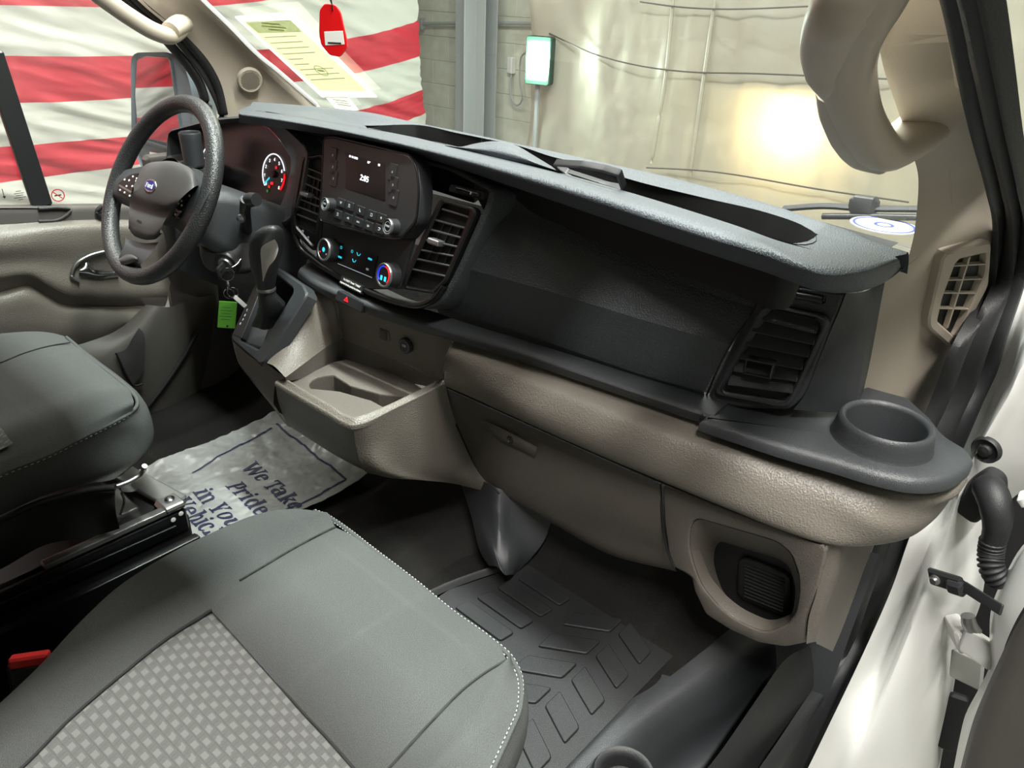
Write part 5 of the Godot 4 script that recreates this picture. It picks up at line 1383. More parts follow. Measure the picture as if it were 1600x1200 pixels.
# ---------------------------------------------------------------- centre stack and instruments
func stack(t: Node3D) -> void:
	var xf: Transform3D = Transform3D(Vector3(0.9974, 0, 0.0727), Vector3(0.0183, 0.9679, -0.2507), Vector3(-0.0704, 0.2514, 0.9653), Vector3(-0.06, 0.8, -0.895))
	var g := Geo.new()
	var rim := rounded([Vector2(-0.3244, 0.1148), Vector2(-0.1874, 0.1184), Vector2(0.0263, 0.119), Vector2(0.2135, 0.1231), Vector2(0.3291, 0.1081), Vector2(0.3311, 0.0813), Vector2(0.2936, -0.0358), Vector2(0.2761, -0.0809), Vector2(0.2587, -0.112), Vector2(0.2211, -0.1344), Vector2(0.1544, -0.1525), Vector2(0.0524, -0.1643), Vector2(-0.0633, -0.1644), Vector2(-0.1535, -0.1559), Vector2(-0.2278, -0.1368), Vector2(-0.2668, -0.1032), Vector2(-0.2744, -0.0508), Vector2(-0.253, 0.0256), Vector2(-0.2411, 0.0615), Vector2(-0.2867, 0.0946)], 0.012)
	plate(g, rim, xf, -0.10, -0.004, 0.008)
	part(t, "stack_panel", g, M.black_panel, 40)
	# gloss lower lip
	g = Geo.new()
	tube(g, [on(xf, Vector2(-0.2534, -0.0576).x, Vector2(-0.2534, -0.0576).y).origin, on(xf, Vector2(-0.2465, -0.0956).x, Vector2(-0.2465, -0.0956).y).origin, on(xf, Vector2(-0.2203, -0.1235).x, Vector2(-0.2203, -0.1235).y).origin, on(xf, Vector2(-0.1524, -0.1402).x, Vector2(-0.1524, -0.1402).y).origin, on(xf, Vector2(-0.0555, -0.1485).x, Vector2(-0.0555, -0.1485).y).origin, on(xf, Vector2(0.0551, -0.1503).x, Vector2(0.0551, -0.1503).y).origin, on(xf, Vector2(0.1572, -0.1416).x, Vector2(0.1572, -0.1416).y).origin, on(xf, Vector2(0.2153, -0.1276).x, Vector2(0.2153, -0.1276).y).origin, on(xf, Vector2(0.2461, -0.1062).x, Vector2(0.2461, -0.1062).y).origin, on(xf, Vector2(0.2645, -0.0773).x, Vector2(0.2645, -0.0773).y).origin], 0.0085, 60, 10, false, 0.8)
	part(t, "lower_lip", g, M.black_gloss, 60)
	# glossy face between the vents
	g = Geo.new()
	plate(g, rounded([Vector2(-0.1589, -0.0372), Vector2(0.1683, 0.0334), Vector2(0.1552, -0.0524), Vector2(0.1503, -0.1174), Vector2(0.0476, -0.1473), Vector2(-0.0677, -0.1478), Vector2(-0.141, -0.1344), Vector2(-0.1612, -0.0868)], 0.006), xf, -0.004, 0.004, 0.002)
	part(t, "control_face", g, M.black_smooth, 40)
	_stack_vent(t, xf, [Vector2(-0.2345, 0.0559), Vector2(-0.1679, 0.0724), Vector2(-0.1571, 0.0034), Vector2(-0.1461, -0.086), Vector2(-0.1547, -0.1115), Vector2(-0.2357, -0.0846), Vector2(-0.244, -0.0626)], [Vector2(-0.2534, 0.0581), Vector2(-0.1628, 0.081), Vector2(-0.15, 0.0048), Vector2(-0.1315, -0.0934), Vector2(-0.1517, -0.1232), Vector2(-0.251, -0.0995), Vector2(-0.2606, -0.0619)],
		[[Vector2(-0.2305, 0.0405), Vector2(-0.164, 0.0391)], [Vector2(-0.2268, 0.0263), Vector2(-0.1627, 0.0248)], [Vector2(-0.23, 0.0081), Vector2(-0.1574, 0.0047)], [Vector2(-0.2332, -0.0103), Vector2(-0.1575, -0.014)], [Vector2(-0.2393, -0.0281), Vector2(-0.1562, -0.0285)], [Vector2(-0.2404, -0.045), Vector2(-0.1569, -0.0449)], [Vector2(-0.2414, -0.062), Vector2(-0.1577, -0.0613)]], Vector2(-0.2037, -0.0126), [Vector2(-0.2363, -0.082), Vector2(-0.154, -0.0851), Vector2(-0.1551, -0.1102), Vector2(-0.2343, -0.09)])
	_stack_vent(t, xf, [Vector2(0.2252, 0.0603), Vector2(0.2986, 0.0626), Vector2(0.2645, -0.0656), Vector2(0.2389, -0.0941), Vector2(0.1651, -0.107), Vector2(0.176, -0.071)], [Vector2(0.2134, 0.0645), Vector2(0.3017, 0.0687), Vector2(0.3132, 0.0626), Vector2(0.2749, -0.065), Vector2(0.2492, -0.0982), Vector2(0.1537, -0.1152), Vector2(0.1617, -0.0749)],
		[[Vector2(0.2234, 0.0487), Vector2(0.2959, 0.0501)], [Vector2(0.2104, 0.0266), Vector2(0.2969, 0.0307)], [Vector2(0.2034, 0.0078), Vector2(0.2923, 0.0131)], [Vector2(0.1965, -0.0124), Vector2(0.2873, -0.0037)], [Vector2(0.1878, -0.0333), Vector2(0.2807, -0.0211)], [Vector2(0.1818, -0.0515), Vector2(0.2743, -0.0399)], [Vector2(0.1746, -0.0726), Vector2(0.2681, -0.06)]], Vector2(0.2299, -0.0088), PackedVector2Array())
	# head unit standing proud of the stack
	g = Geo.new()
	var unit := rounded([Vector2(-0.1407, 0.113), Vector2(-0.1074, 0.1204), Vector2(0.1395, 0.1262), Vector2(0.1672, 0.1067), Vector2(0.184, 0.0677), Vector2(0.1913, 0.0176), Vector2(0.1597, -0.0221), Vector2(0.1079, -0.0335), Vector2(-0.0811, -0.049), Vector2(-0.1171, -0.0506), Vector2(-0.1224, 0.007)], 0.012, 5)
	plate(g, unit, xf, -0.004, 0.028, 0.005)
	var disp := part(t, "head_unit", g, M.black_smooth, 40)
	g = Geo.new()
	frame(g, same(unit, 90), same(inset(unit, 0.0035), 90), xf, 0.0255, 0.0285, 0.001)
	part(disp, "edge_line", g, M.black_gloss, 40)
	g = Geo.new()
	plate(g, rounded([Vector2(-0.0552, 0.0956), Vector2(0.0749, 0.0973), Vector2(0.093, 0.0333), Vector2(-0.0378, 0.0312)], 0.002), xf, 0.026, 0.0287, 0.0005)
	part(disp, "screen", g, M.black_gloss)
	var f := xf * Transform3D(Basis(), Vector3(0, 0, 0.0289))
	for w in [["07-10-2025", Vector2(-0.0256, 0.092), 0.0042], ["82°", Vector2(0.0258, 0.0912), 0.0042], ["90", Vector2(0.0583, 0.0921), 0.0042], ["2:05", Vector2(0.0196, 0.0604), 0.0105]]:
		g = Geo.new()
		words(g, w[0], w[2], on(f, w[1].x, w[1].y), true)
		part(disp, "screen_text", g, M.screen_white)
	for w in [["1", Vector2(-0.0953, 0.0841)], ["2", Vector2(-0.0896, 0.0627)], ["3", Vector2(-0.0817, 0.0416)], ["4", Vector2(0.1014, 0.0871)], ["5", Vector2(0.1095, 0.0656)], ["6", Vector2(0.1175, 0.0442)]]:
		g = Geo.new()
		plate(g, rrect(0.022, 0.030, 0.002), on(f, w[1].x, w[1].y), -0.001, 0.0006, 0.0006)
		var key := part(disp, "key", g, M.black_smooth)
		g = Geo.new()
		words(g, w[0], 0.0042, on(f, w[1].x, w[1].y, 0.0008))
		part(disp, "key_number", g, M.dim_white)
	for row in [[[Vector2(-0.0433, 0.0014), Vector2(-0.014, 0.0013), Vector2(0.0233, 0.0006), Vector2(0.0615, 0.0004), Vector2(0.092, 0.0012)], ["♥", "♪", "(", "▫", "*"]], [[Vector2(-0.0483, -0.0224), Vector2(-0.0121, -0.022), Vector2(0.023, -0.0216), Vector2(0.057, -0.0212), Vector2(0.0917, -0.0193)], ["≡", "«‹", "SEEK", "›»", "⊃"]]]:
		for i in 5:
			var q: Vector2 = row[0][i]
			g = Geo.new()
			plate(g, rrect(0.026, 0.0165, 0.0015), on(f, q.x, q.y), -0.0015, 0.0012, 0.0008)
			part(disp, "key", g, M.black_smooth)
			g = Geo.new()
			var s := on(f, q.x, q.y, 0.0014)
			match [row[1][i]]:
				["♥"]: fill(g, PackedVector2Array([Vector2(0, -0.003), Vector2(0.004, 0.002), Vector2(0.002, 0.003), Vector2(0, 0.0015), Vector2(-0.002, 0.003), Vector2(-0.004, 0.002)]), s, 0)
				["♪"]:
					bar(g, s * Vector3(-0.002, -0.003, 0), s * Vector3(-0.002, 0.003, 0), 0.0008, 0.0008, 0.0001)
					bar(g, s * Vector3(0.002, -0.003, 0), s * Vector3(0.002, 0.003, 0), 0.0008, 0.0008, 0.0001)
					bar(g, s * Vector3(-0.002, 0.003, 0), s * Vector3(0.002, 0.003, 0), 0.001, 0.001, 0.0001)
				["("]: tube(g, [s * Vector3(-0.002, 0.003, 0), s * Vector3(-0.001, -0.001, 0), s * Vector3(0.002, -0.003, 0)], 0.0009, 8, 6)
				["▫"]: frame(g, rrect(0.006, 0.006, 0.001), rrect(0.004, 0.004, 0.0005), s, 0, 0.0004, 0.0001)
				["*"]: lathe(g, [Vector2(0.0025, 0), Vector2(0.0015, 0.0004), Vector2(0.0001, 0.0004)], s, 8)
				["≡"]:
					for k in 3:
						bar(g, s * Vector3(-0.003, 0.0025 - k * 0.0025, 0), s * Vector3(0.003, 0.0025 - k * 0.0025, 0), 0.0009, 0.0009, 0.0001)
				["SEEK"]: words(g, "SEEK", 0.003, s, true)
				["⊃"]: tube(g, [s * Vector3(-0.003, 0.002, 0), s * Vector3(0.001, 0.002, 0), s * Vector3(0.003, 0, 0), s * Vector3(0.001, -0.002, 0), s * Vector3(-0.003, -0.002, 0)], 0.0006, 14, 6)
				["«‹"]: fill(g, PackedVector2Array([Vector2(-0.004, 0), Vector2(0, -0.0025), Vector2(0, 0), Vector2(0.004, -0.0025), Vector2(0.004, 0.0025), Vector2(0, 0.0002), Vector2(0, 0.0025)]), s, 0)
				_: fill(g, PackedVector2Array([Vector2(0.004, 0), Vector2(0, 0.0025), Vector2(0, 0), Vector2(-0.004, 0.0025), Vector2(-0.004, -0.0025), Vector2(0, -0.0002), Vector2(0, -0.0025)]), s, 0)
			part(disp, "key_symbol", g, M.dim_white)
	# knobs
	_knob(t, xf, Vector2(-0.0739, -0.0093), 0.0125, 0.028, 0.046, "VOL", 0)
	_knob(t, xf, Vector2(0.1352, -0.0059), 0.0140, 0.028, 0.046, "TUNE", 0)
	_knob(t, xf, Vector2(-0.0847, -0.1024), 0.0225, 0.004, 0.027, "", 1)
	_knob(t, xf, Vector2(0.1235, -0.0986), 0.0225, 0.004, 0.027, "", 2)
	# climate keys
	g = Geo.new()
	plate(g, rounded([Vector2(-0.0838, -0.0791), Vector2(0.0684, -0.0748), Vector2(0.0645, -0.1217), Vector2(-0.0813, -0.1243)], 0.003), xf, 0.003, 0.0055, 0.001)
	part(t, "climate_panel", g, M.black_gloss)
	g = Geo.new()
	tube(g, [xf * Vector3(Vector2(-0.0575, -0.1234).x, Vector2(-0.0575, -0.1234).y, 0.006), xf * Vector3(Vector2(0.0618, -0.1199).x, Vector2(0.0618, -0.1199).y, 0.006)], 0.0007, 6, 6)
	part(t, "climate_line", g, M.dim_white)
	var c := on(xf, 0, 0, 0.0058)
	for q in [Vector2(-0.0548, -0.0893), Vector2(-0.0159, -0.0874)]:
		g = Geo.new()
		frame(g, rrect(0.006, 0.006, 0.002), rrect(0.004, 0.004, 0.0012), on(c, q.x, q.y), 0, 0.0004, 0.0001)
		part(t, "climate_symbol", g, M.screen_cyan)
	for q in [Vector2(-0.0542, -0.1091), Vector2(0.0461, -0.0869)]:
		g = Geo.new()
		plate(g, rrect(0.013, 0.004, 0.0015), on(c, q.x, q.y), 0, 0.0004, 0.0001)
		part(t, "climate_symbol", g, M.screen_cyan)
	for q in [Vector2(0.0068, -0.0881), Vector2(-0.0045, -0.1041)]:
		g = Geo.new()
		tube(g, [on(c, q.x - 0.006, q.y + 0.003).origin, on(c, q.x - 0.002, q.y - 0.002).origin, on(c, q.x + 0.003, q.y - 0.001).origin, on(c, q.x + 0.006, q.y + 0.003).origin], 0.0008, 10, 6)
		part(t, "climate_symbol", g, M.screen_cyan)
	g = Geo.new()
	words(g, "A/C", 0.004, on(c, Vector2(0.0434, -0.1082).x, Vector2(0.0434, -0.1082).y), true)
	part(t, "climate_symbol", g, M.dim_white)
	# shift reminder on the lower lip
	g = Geo.new()
	var tilt := xf * Transform3D(Basis(Vector3.RIGHT, -0.15), Vector3(Vector2(0.0029, -0.151).x, Vector2(0.0029, -0.151).y, 0.0095))
	plate(g, rrect(0.078, 0.017, 0.001), tilt, -0.006, 0.0, 0.0005)
	part(t, "reminder_plate", g, M.black_smooth)
	g = Geo.new()
	words(g, "To SHIFT from \"PARK\"", 0.0042, on(tilt, 0.002, 0.004, 0.0003), true)
	part(t, "reminder_text", g, M.paper_white)
	g = Geo.new()
	words(g, "depress brake pedal to release", 0.0036, on(tilt, 0, -0.004, 0.0003), true)
	part(t, "reminder_text", g, M.paper_white)
	# hazard switch under the lip
	g = Geo.new()
	var h := at(Vector3(-0.0457, 0.6289, -0.832), Vector3(0.0007, 0.6219, -0.838) - Vector3(-0.0924, 0.633, -0.828), Vector3(0, 0.9, -0.3))
	plate(g, rrect(0.075, 0.022, 0.004), h, -0.01, 0.003, 0.002)
	part(t, "hazard_switch", g, M.black_smooth)
	g = Geo.new()
	var hz := on(h, -0.008, 0.001, 0.0032)
	frame(g, same(PackedVector2Array([Vector2(-0.006, -0.004), Vector2(0.006, -0.004), Vector2(0, 0.006)]), 30), same(PackedVector2Array([Vector2(-0.0025, -0.0022), Vector2(0.0025, -0.0022), Vector2(0, 0.002)]), 30), hz, 0, 0.0006, 0.0001)
	part(t, "hazard_symbol", g, M.screen_red)
	# slider above the right vent
	g = Geo.new()
	plate(g, rounded([Vector2(0.2273, 0.0939), Vector2(0.3153, 0.097), Vector2(0.3145, 0.0842), Vector2(0.2245, 0.0801)], 0.003), xf, -0.004, -0.001, 0.002)
	part(t, "slider_slot", g, M.deep_black)
	g = Geo.new()
	plate(g, rounded([Vector2(0.2463, 0.0932), Vector2(0.3052, 0.0939), Vector2(0.3043, 0.0863), Vector2(0.2472, 0.0846)], 0.003), xf, -0.003, 0.004, 0.003)
	part(t, "slider_knob", g, M.black_smooth, 50)
	g = Geo.new()
	plate(g, rrect(0.002, 0.005, 0.0004), on(xf, Vector2(0.2873, 0.0893).x, Vector2(0.2873, 0.0893).y), 0.0, 0.0045, 0.0002)
	part(t, "slider_mark", g, M.print_white)
	# knee bolster left of the tower and the dark space under the column
	g = Geo.new()
	net(g, [[Vector3(-0.6725, 0.6541, -0.9), Vector3(-0.6249, 0.6479, -0.9), Vector3(-0.4905, 0.674, -0.9), Vector3(-0.3449, 0.716, -0.9)], [Vector3(-0.7394, 0.5464, -0.92), Vector3(-0.6878, 0.5449, -0.92), Vector3(-0.5444, 0.5804, -0.92), Vector3(-0.3681, 0.6395, -0.92)], [Vector3(-0.7606, 0.4724, -0.92), Vector3(-0.7085, 0.4682, -0.92), Vector3(-0.5607, 0.5085, -0.92), Vector3(-0.3508, 0.5895, -0.92)], [Vector3(-0.8988, 0.3409, -0.98), Vector3(-0.8459, 0.2954, -0.98), Vector3(-0.7614, 0.2815, -0.98), Vector3(-0.569, 0.3442, -0.98)], [Vector3(-1.0757, 0.1077, -1.06), Vector3(-1.0272, 0.0773, -1.06), Vector3(-0.8754, 0.131, -1.06), Vector3(-0.6511, 0.2103, -1.06)]], 24, 4)
	part(t, "knee_bolster", g, M.black_plastic, 50)


func _stack_vent(t: Node3D, xf: Transform3D, hole_at: Array, outer_at: Array, slats: Array, tab: Vector2, low: Array) -> void:
	var g := Geo.new()
	var hole := same(rounded(hole_at, 0.006), 80)
	frame(g, same(rounded(outer_at, 0.010), 80), hole, xf, -0.006, 0.008, 0.003)
	part(t, "vent_bezel", g, M.black_gloss, 40)
	g = Geo.new()
	fill(g, hole, xf, -0.0025)
	part(t, "vent_hollow", g, M.deep_black)
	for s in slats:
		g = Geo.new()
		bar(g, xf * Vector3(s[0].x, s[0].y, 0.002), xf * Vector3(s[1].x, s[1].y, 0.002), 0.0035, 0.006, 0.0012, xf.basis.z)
		part(t, "vent_slat", g, M.slat_sheen_grey, 40)
	for k in 3:
		g = Geo.new()
		var a: Vector2 = slats[1][0].lerp(slats[1][1], 0.25 + 0.25 * k)
		var b: Vector2 = slats[slats.size() - 2][0].lerp(slats[slats.size() - 2][1], 0.25 + 0.25 * k)
		bar(g, xf * Vector3(a.x, a.y, -0.001), xf * Vector3(b.x, b.y, -0.001), 0.002, 0.003, 0.0004, xf.basis.z)
		part(t, "vent_vane", g, M.black_smooth)
	g = Geo.new()
	plate(g, rrect(0.030, 0.011, 0.003), on(xf, tab.x, tab.y, 0, 0.0), 0.0, 0.018, 0.003)
	part(t, "vent_tab", g, M.satin, 40)
	if low.size():
		g = Geo.new()
		plate(g, rounded(low, 0.002), xf, -0.003, 0.004, 0.001)
		part(t, "key_strip", g, M.black_gloss)
		for k in 2:
			g = Geo.new()
			var q: Vector2 = low[0].lerp(low[2], 0.35 + 0.3 * k)
			frame(g, rrect(0.006, 0.006, 0.002), rrect(0.0036, 0.0036, 0.001), on(xf, q.x, q.y), 0.004, 0.0045, 0.0001)
			part(t, "key_symbol", g, M.dim_white)


func _knob(t: Node3D, xf: Transform3D, q: Vector2, r: float, z0: float, z1: float, text: String, kind: int) -> void:
	var s := on(xf, q.x, q.y)
	var g := Geo.new()
	lathe(g, [Vector2(r * 1.12, z0 - 0.003), Vector2(r * 1.08, z0 + 0.003), Vector2(r * 1.02, z1 - 0.002), Vector2(r * 0.98, z1)], s, 40)
	var k := part(t, "knob", g, M.black_smooth, 50)
	g = Geo.new()
	lathe(g, [Vector2(r * 1.04, z1 - 0.003), Vector2(r * 1.03, z1), Vector2(r * 0.97, z1 + 0.0015), Vector2(r * 0.86, z1 + 0.0008), Vector2(r * 0.84, z1 - 0.001)], s, 40)
	part(k, "knob_ring", g, M.satin, 50)
	g = Geo.new()
	lathe(g, [Vector2(r * 0.86, z1 - 0.0005), Vector2(0.0001, z1 - 0.0005)], s, 40)
	part(k, "knob_face", g, M.black_gloss)
	if kind == 0:
		g = Geo.new()
		lathe(g, [Vector2(r * 0.66, z1 - 0.0003), Vector2(r * 0.66, z1), Vector2(r * 0.6, z1), Vector2(r * 0.6, z1 - 0.0003)], s, 32)
		part(k, "knob_line", g, M.dim_white)
		g = Geo.new()
		words(g, text, r * 0.26, on(s, 0, 0.001, z1), true)
		part(k, "knob_text", g, M.dim_white)
	elif kind == 1:
		g = Geo.new()
		lathe(g, [Vector2(r * 0.22, z1 - 0.0003), Vector2(r * 0.2, z1), Vector2(0.0001, z1)], s, 12)
		part(k, "knob_symbol", g, M.screen_cyan)
		for a in [-2.1, 2.1]:
			g = Geo.new()
			plate(g, rrect(0.003, 0.003, 0.0006), on(s, sin(a) * r * 0.6, -cos(a) * r * -0.6, 0), z1 - 0.0004, z1, 0.0001)
			part(k, "knob_symbol", g, M.screen_red if a < 0 else M.dim_white)
	else:
		for side in 2:
			g = Geo.new()
			var line := []
			for i in 14:
				var a := deg_to_rad(95 + i * 10) if side == 0 else deg_to_rad(85 - i * 10)
				line.append(s * Vector3(cos(a) * r * 0.74, sin(a) * r * 0.74, z1 - 0.0002))
			tube(g, line, 0.0013, 28, 6)
			part(k, "heat_arc", g, M.screen_blue if side == 0 else M.screen_red)
		for side in [-1, 1]:
			g = Geo.new()
			plate(g, rrect(0.006, 0.009, 0.001), on(s, side * r * 0.26, -r * 0.28), z1 - 0.0004, z1 + 0.0001, 0.0001)
			part(k, "knob_symbol", g, M.screen_cyan)


func cluster(t: Node3D) -> void:
	var xf: Transform3D = Transform3D(Vector3(1, 0, 0), Vector3(0, 0.9752, -0.2212), Vector3(0, 0.2212, 0.9752), Vector3(-0.4, 0.8, -0.955))
	var face := same(rounded([Vector2(-0.565, 0.004), Vector2(-0.3681, 0.06), Vector2(-0.1984, 0.0912), Vector2(-0.1103, 0.0897), Vector2(-0.0597, 0.0682), Vector2(-0.0055, 0.0325), Vector2(-0.0171, -0.0384), Vector2(-0.0448, -0.0971), Vector2(-0.1331, -0.1338), Vector2(-0.3743, -0.1747), Vector2(-0.5594, -0.1424)], 0.016), 90)
	var flare := same(rounded([Vector2(-0.4918, 0.021), Vector2(-0.2777, 0.0771), Vector2(-0.1058, 0.106), Vector2(-0.0132, 0.1081), Vector2(0.0476, 0.0949), Vector2(0.1226, 0.0662), Vector2(0.113, -0.0152), Vector2(0.0812, -0.085), Vector2(-0.0391, -0.1397), Vector2(-0.2957, -0.18), Vector2(-0.4925, -0.1402)], 0.02), 90)
	var g := Geo.new()
	var lifted := lift(flare, xf, 0.05)
	var low := lift(face, xf, 0.0)
	var middle := PackedVector3Array()
	for i in 90:
		middle.append(low[i].lerp(lifted[i], 0.55) + xf.basis.z * 0.008)
	g.grid([lift(inset(flare, -0.006), xf, 0.0), lift(inset(flare, -0.005), xf, 0.046), lifted, middle, low], true)
	part(t, "cluster_hood", g, M.black_plastic, 60)
	g = Geo.new()
	fill(g, face, xf, 0.001)
	var dial := part(t, "cluster_face", g, M.black_gloss)
	for which in 2:
		var c: Vector2 = [Vector2(-0.0713, -0.0101), Vector2(-0.3571, -0.0365)][which]
		var s := on(xf, c.x, c.y, 0.003)
		var r := 0.045
		var line := []
		for i in 25:
			var a := deg_to_rad(225 - i * 8.6)
			line.append(s * Vector3(cos(a) * r, sin(a) * r, 0))
		g = Geo.new()
		tube(g, line, 0.0014, 60, 6)
		part(dial, "gauge_ring", g, M.screen_white)
		line = []
		for i in 8:
			var a := deg_to_rad(10 - i * 7.5)
			line.append(s * Vector3(cos(a) * r, sin(a) * r, 0))
		g = Geo.new()
		tube(g, line, 0.002, 20, 6)
		part(dial, "red_zone", g, M.screen_red)
		for i in 9:
			var a := deg_to_rad(222 - i * 33.0)
			g = Geo.new()
			words(g, str(i) if which == 0 else str(i * 20), 0.0075 if which == 0 else 0.005, on(s, cos(a) * r * 0.8, sin(a) * r * 0.8 - 0.003, 0), true)
			part(dial, "gauge_number", g, M.screen_white)
		g = Geo.new()
		var a0 := deg_to_rad(222)
		bar(g, s * Vector3(cos(a0) * r * 0.35, sin(a0) * r * 0.35, 0.002), s * Vector3(cos(a0) * r * 0.95, sin(a0) * r * 0.95, 0.002), 0.004, 0.001, 0.0003, xf.basis.z)
		part(dial, "needle", g, M.screen_cyan)
		g = Geo.new()
		lathe(g, [Vector2(r * 0.2, 0), Vector2(r * 0.18, 0.005), Vector2(0.0001, 0.006)], s, 24)
		part(dial, "needle_hub", g, M.black_gloss, 60)
		for q in [[Vector2(0.2, 0.36), M.screen_red], [Vector2(-0.12, -0.5), M.screen_red], [Vector2(-0.3, -0.7), M.screen_red], [Vector2(-0.02, -0.48), M.screen_red], [Vector2(-0.42, -0.95), M.screen_green]]:
			g = Geo.new()
			plate(g, rrect(0.007, 0.006, 0.0015), on(s, q[0].x * r, q[0].y * r), 0, 0.0005, 0.0001)
			part(dial, "warning_light", g, q[1])


# ---------------------------------------------------------------- wheel, column, lever, keys
func controls() -> void:
	var xf: Transform3D = Transform3D(Vector3(1, 0, 0), Vector3(0, 0.8627, -0.5058), Vector3(0, 0.5058, 0.8627), Vector3(-0.44, 0.803, -0.667))
	var t := thing("steering_wheel", "black leather steering wheel with a blue oval badge on its hub", "steering wheel", xf.origin)
	var g := Geo.new()
	var line := []
	for i in 32:
		var a := TAU * i / 32
		line.append(xf * Vector3(cos(a) * 0.1835, sin(a) * 0.1835, 0))
	tube(g, line, 0.0175, 96, 16, true, 1.0, xf.basis.z)
	part(t, "rim", g, M.rim_leather, 70)
	# hub pad with its crease
	g = Geo.new()
	net(g, [
		[Vector3(-0.5535, 0.7889, -0.6587), Vector3(-0.5395, 0.8285, -0.6819), Vector3(-0.4722, 0.851, -0.6951), Vector3(-0.3919, 0.8584, -0.6995), Vector3(-0.3288, 0.8497, -0.6944), Vector3(-0.2997, 0.8318, -0.6839)],
		[Vector3(-0.484, 0.8027, -0.6344), Vector3(-0.4696, 0.8361, -0.6539), Vector3(-0.4083, 0.855, -0.665), Vector3(-0.3418, 0.863, -0.6697), Vector3(-0.2867, 0.8561, -0.6657), Vector3(-0.2658, 0.8419, -0.6574)],
		[Vector3(-0.4617, 0.8006, -0.6239), Vector3(-0.4304, 0.8201, -0.6353), Vector3(-0.3797, 0.8308, -0.6416), Vector3(-0.3291, 0.8325, -0.6426), Vector3(-0.2906, 0.8346, -0.6438), Vector3(-0.2634, 0.8371, -0.6452)],
		[Vector3(-0.4724, 0.7937, -0.6221), Vector3(-0.4433, 0.7964, -0.6237), Vector3(-0.4003, 0.7982, -0.6248), Vector3(-0.358, 0.7989, -0.6252), Vector3(-0.3275, 0.7998, -0.6257), Vector3(-0.2946, 0.8092, -0.6312)],
		[Vector3(-0.4904, 0.7717, -0.6231), Vector3(-0.4565, 0.7694, -0.6218), Vector3(-0.4172, 0.7696, -0.6219), Vector3(-0.3823, 0.7738, -0.6244), Vector3(-0.3554, 0.78, -0.628), Vector3(-0.3255, 0.7879, -0.6326)],
		[Vector3(-0.4714, 0.749, -0.6075), Vector3(-0.4405, 0.7466, -0.6061), Vector3(-0.4048, 0.7477, -0.6068), Vector3(-0.3765, 0.7533, -0.61), Vector3(-0.3536, 0.7612, -0.6147), Vector3(-0.3327, 0.771, -0.6204)],
		[Vector3(-0.4691, 0.7343, -0.6035), Vector3(-0.4422, 0.73, -0.601), Vector3(-0.4056, 0.7303, -0.6012), Vector3(-0.3772, 0.7326, -0.6025), Vector3(-0.3572, 0.7378, -0.6056), Vector3(-0.3439, 0.7474, -0.6112)],
		[Vector3(-0.5116, 0.7195, -0.618), Vector3(-0.4829, 0.7105, -0.6127), Vector3(-0.4445, 0.7098, -0.6124), Vector3(-0.409, 0.7148, -0.6153), Vector3(-0.3871, 0.7217, -0.6193), Vector3(-0.3714, 0.7355, -0.6274)]], 30, 4)
	part(t, "hub_pad", g, M.hub_plastic, 50)
	g = Geo.new()
	lathe(g, [Vector2(0.07, -0.005), Vector2(0.065, -0.035), Vector2(0.05, -0.06), Vector2(0.04, -0.10)], xf, 32)
	part(t, "hub_back", g, M.black_plastic, 60)
	# spokes
	g = Geo.new()
	net(g, [[Vector3(-0.6337, 0.8014, -0.6637), Vector3(-0.6036, 0.8138, -0.671), Vector3(-0.5615, 0.8253, -0.6778), Vector3(-0.5029, 0.8393, -0.686)], [Vector3(-0.605, 0.7922, -0.6468), Vector3(-0.5681, 0.8033, -0.6533), Vector3(-0.5285, 0.8098, -0.6571), Vector3(-0.4724, 0.8189, -0.6624)], [Vector3(-0.5985, 0.7706, -0.6341), Vector3(-0.5568, 0.7729, -0.6354), Vector3(-0.5094, 0.7738, -0.636), Vector3(-0.4636, 0.7748, -0.6365)], [Vector3(-0.6127, 0.7534, -0.6379), Vector3(-0.5715, 0.7531, -0.6378), Vector3(-0.5289, 0.7534, -0.6379), Vector3(-0.4776, 0.7555, -0.6392)]], 16, 4)
	part(t, "spoke", g, M.black_plastic, 60)
	g = Geo.new()
	net(g, [[Vector3(-0.3465, 0.8587, -0.6973), Vector3(-0.3166, 0.8588, -0.6974), Vector3(-0.2828, 0.8529, -0.6939), Vector3(-0.2525, 0.8445, -0.689)], [Vector3(-0.3206, 0.8415, -0.6756), Vector3(-0.294, 0.8391, -0.6743), Vector3(-0.2664, 0.8349, -0.6718), Vector3(-0.2394, 0.8307, -0.6693)], [Vector3(-0.3393, 0.7831, -0.6438), Vector3(-0.3106, 0.7794, -0.6416), Vector3(-0.2842, 0.7777, -0.6406), Vector3(-0.2556, 0.7788, -0.6412)], [Vector3(-0.3679, 0.7573, -0.6402), Vector3(-0.3386, 0.7537, -0.6381), Vector3(-0.3056, 0.7511, -0.6366), Vector3(-0.2753, 0.7572, -0.6401)]], 16, 4)
	part(t, "spoke", g, M.black_plastic, 60)
	g = Geo.new()
	net(g, [[Vector3(-0.5054, 0.6985, -0.6057), Vector3(-0.4606, 0.7016, -0.6076), Vector3(-0.4142, 0.7077, -0.6111), Vector3(-0.3736, 0.7186, -0.6175)], [Vector3(-0.4789, 0.6914, -0.59), Vector3(-0.4388, 0.6926, -0.5907), Vector3(-0.4034, 0.6979, -0.5938), Vector3(-0.3642, 0.704, -0.5973)], [Vector3(-0.4787, 0.6699, -0.575), Vector3(-0.4511, 0.6723, -0.5765), Vector3(-0.4275, 0.6788, -0.5802), Vector3(-0.3855, 0.6762, -0.5788)], [Vector3(-0.4996, 0.6501, -0.5774), Vector3(-0.4707, 0.6517, -0.5783), Vector3(-0.4411, 0.6584, -0.5822), Vector3(-0.3991, 0.6632, -0.585)]], 16, 4)
	part(t, "spoke", g, M.black_plastic, 60)
	g = Geo.new()
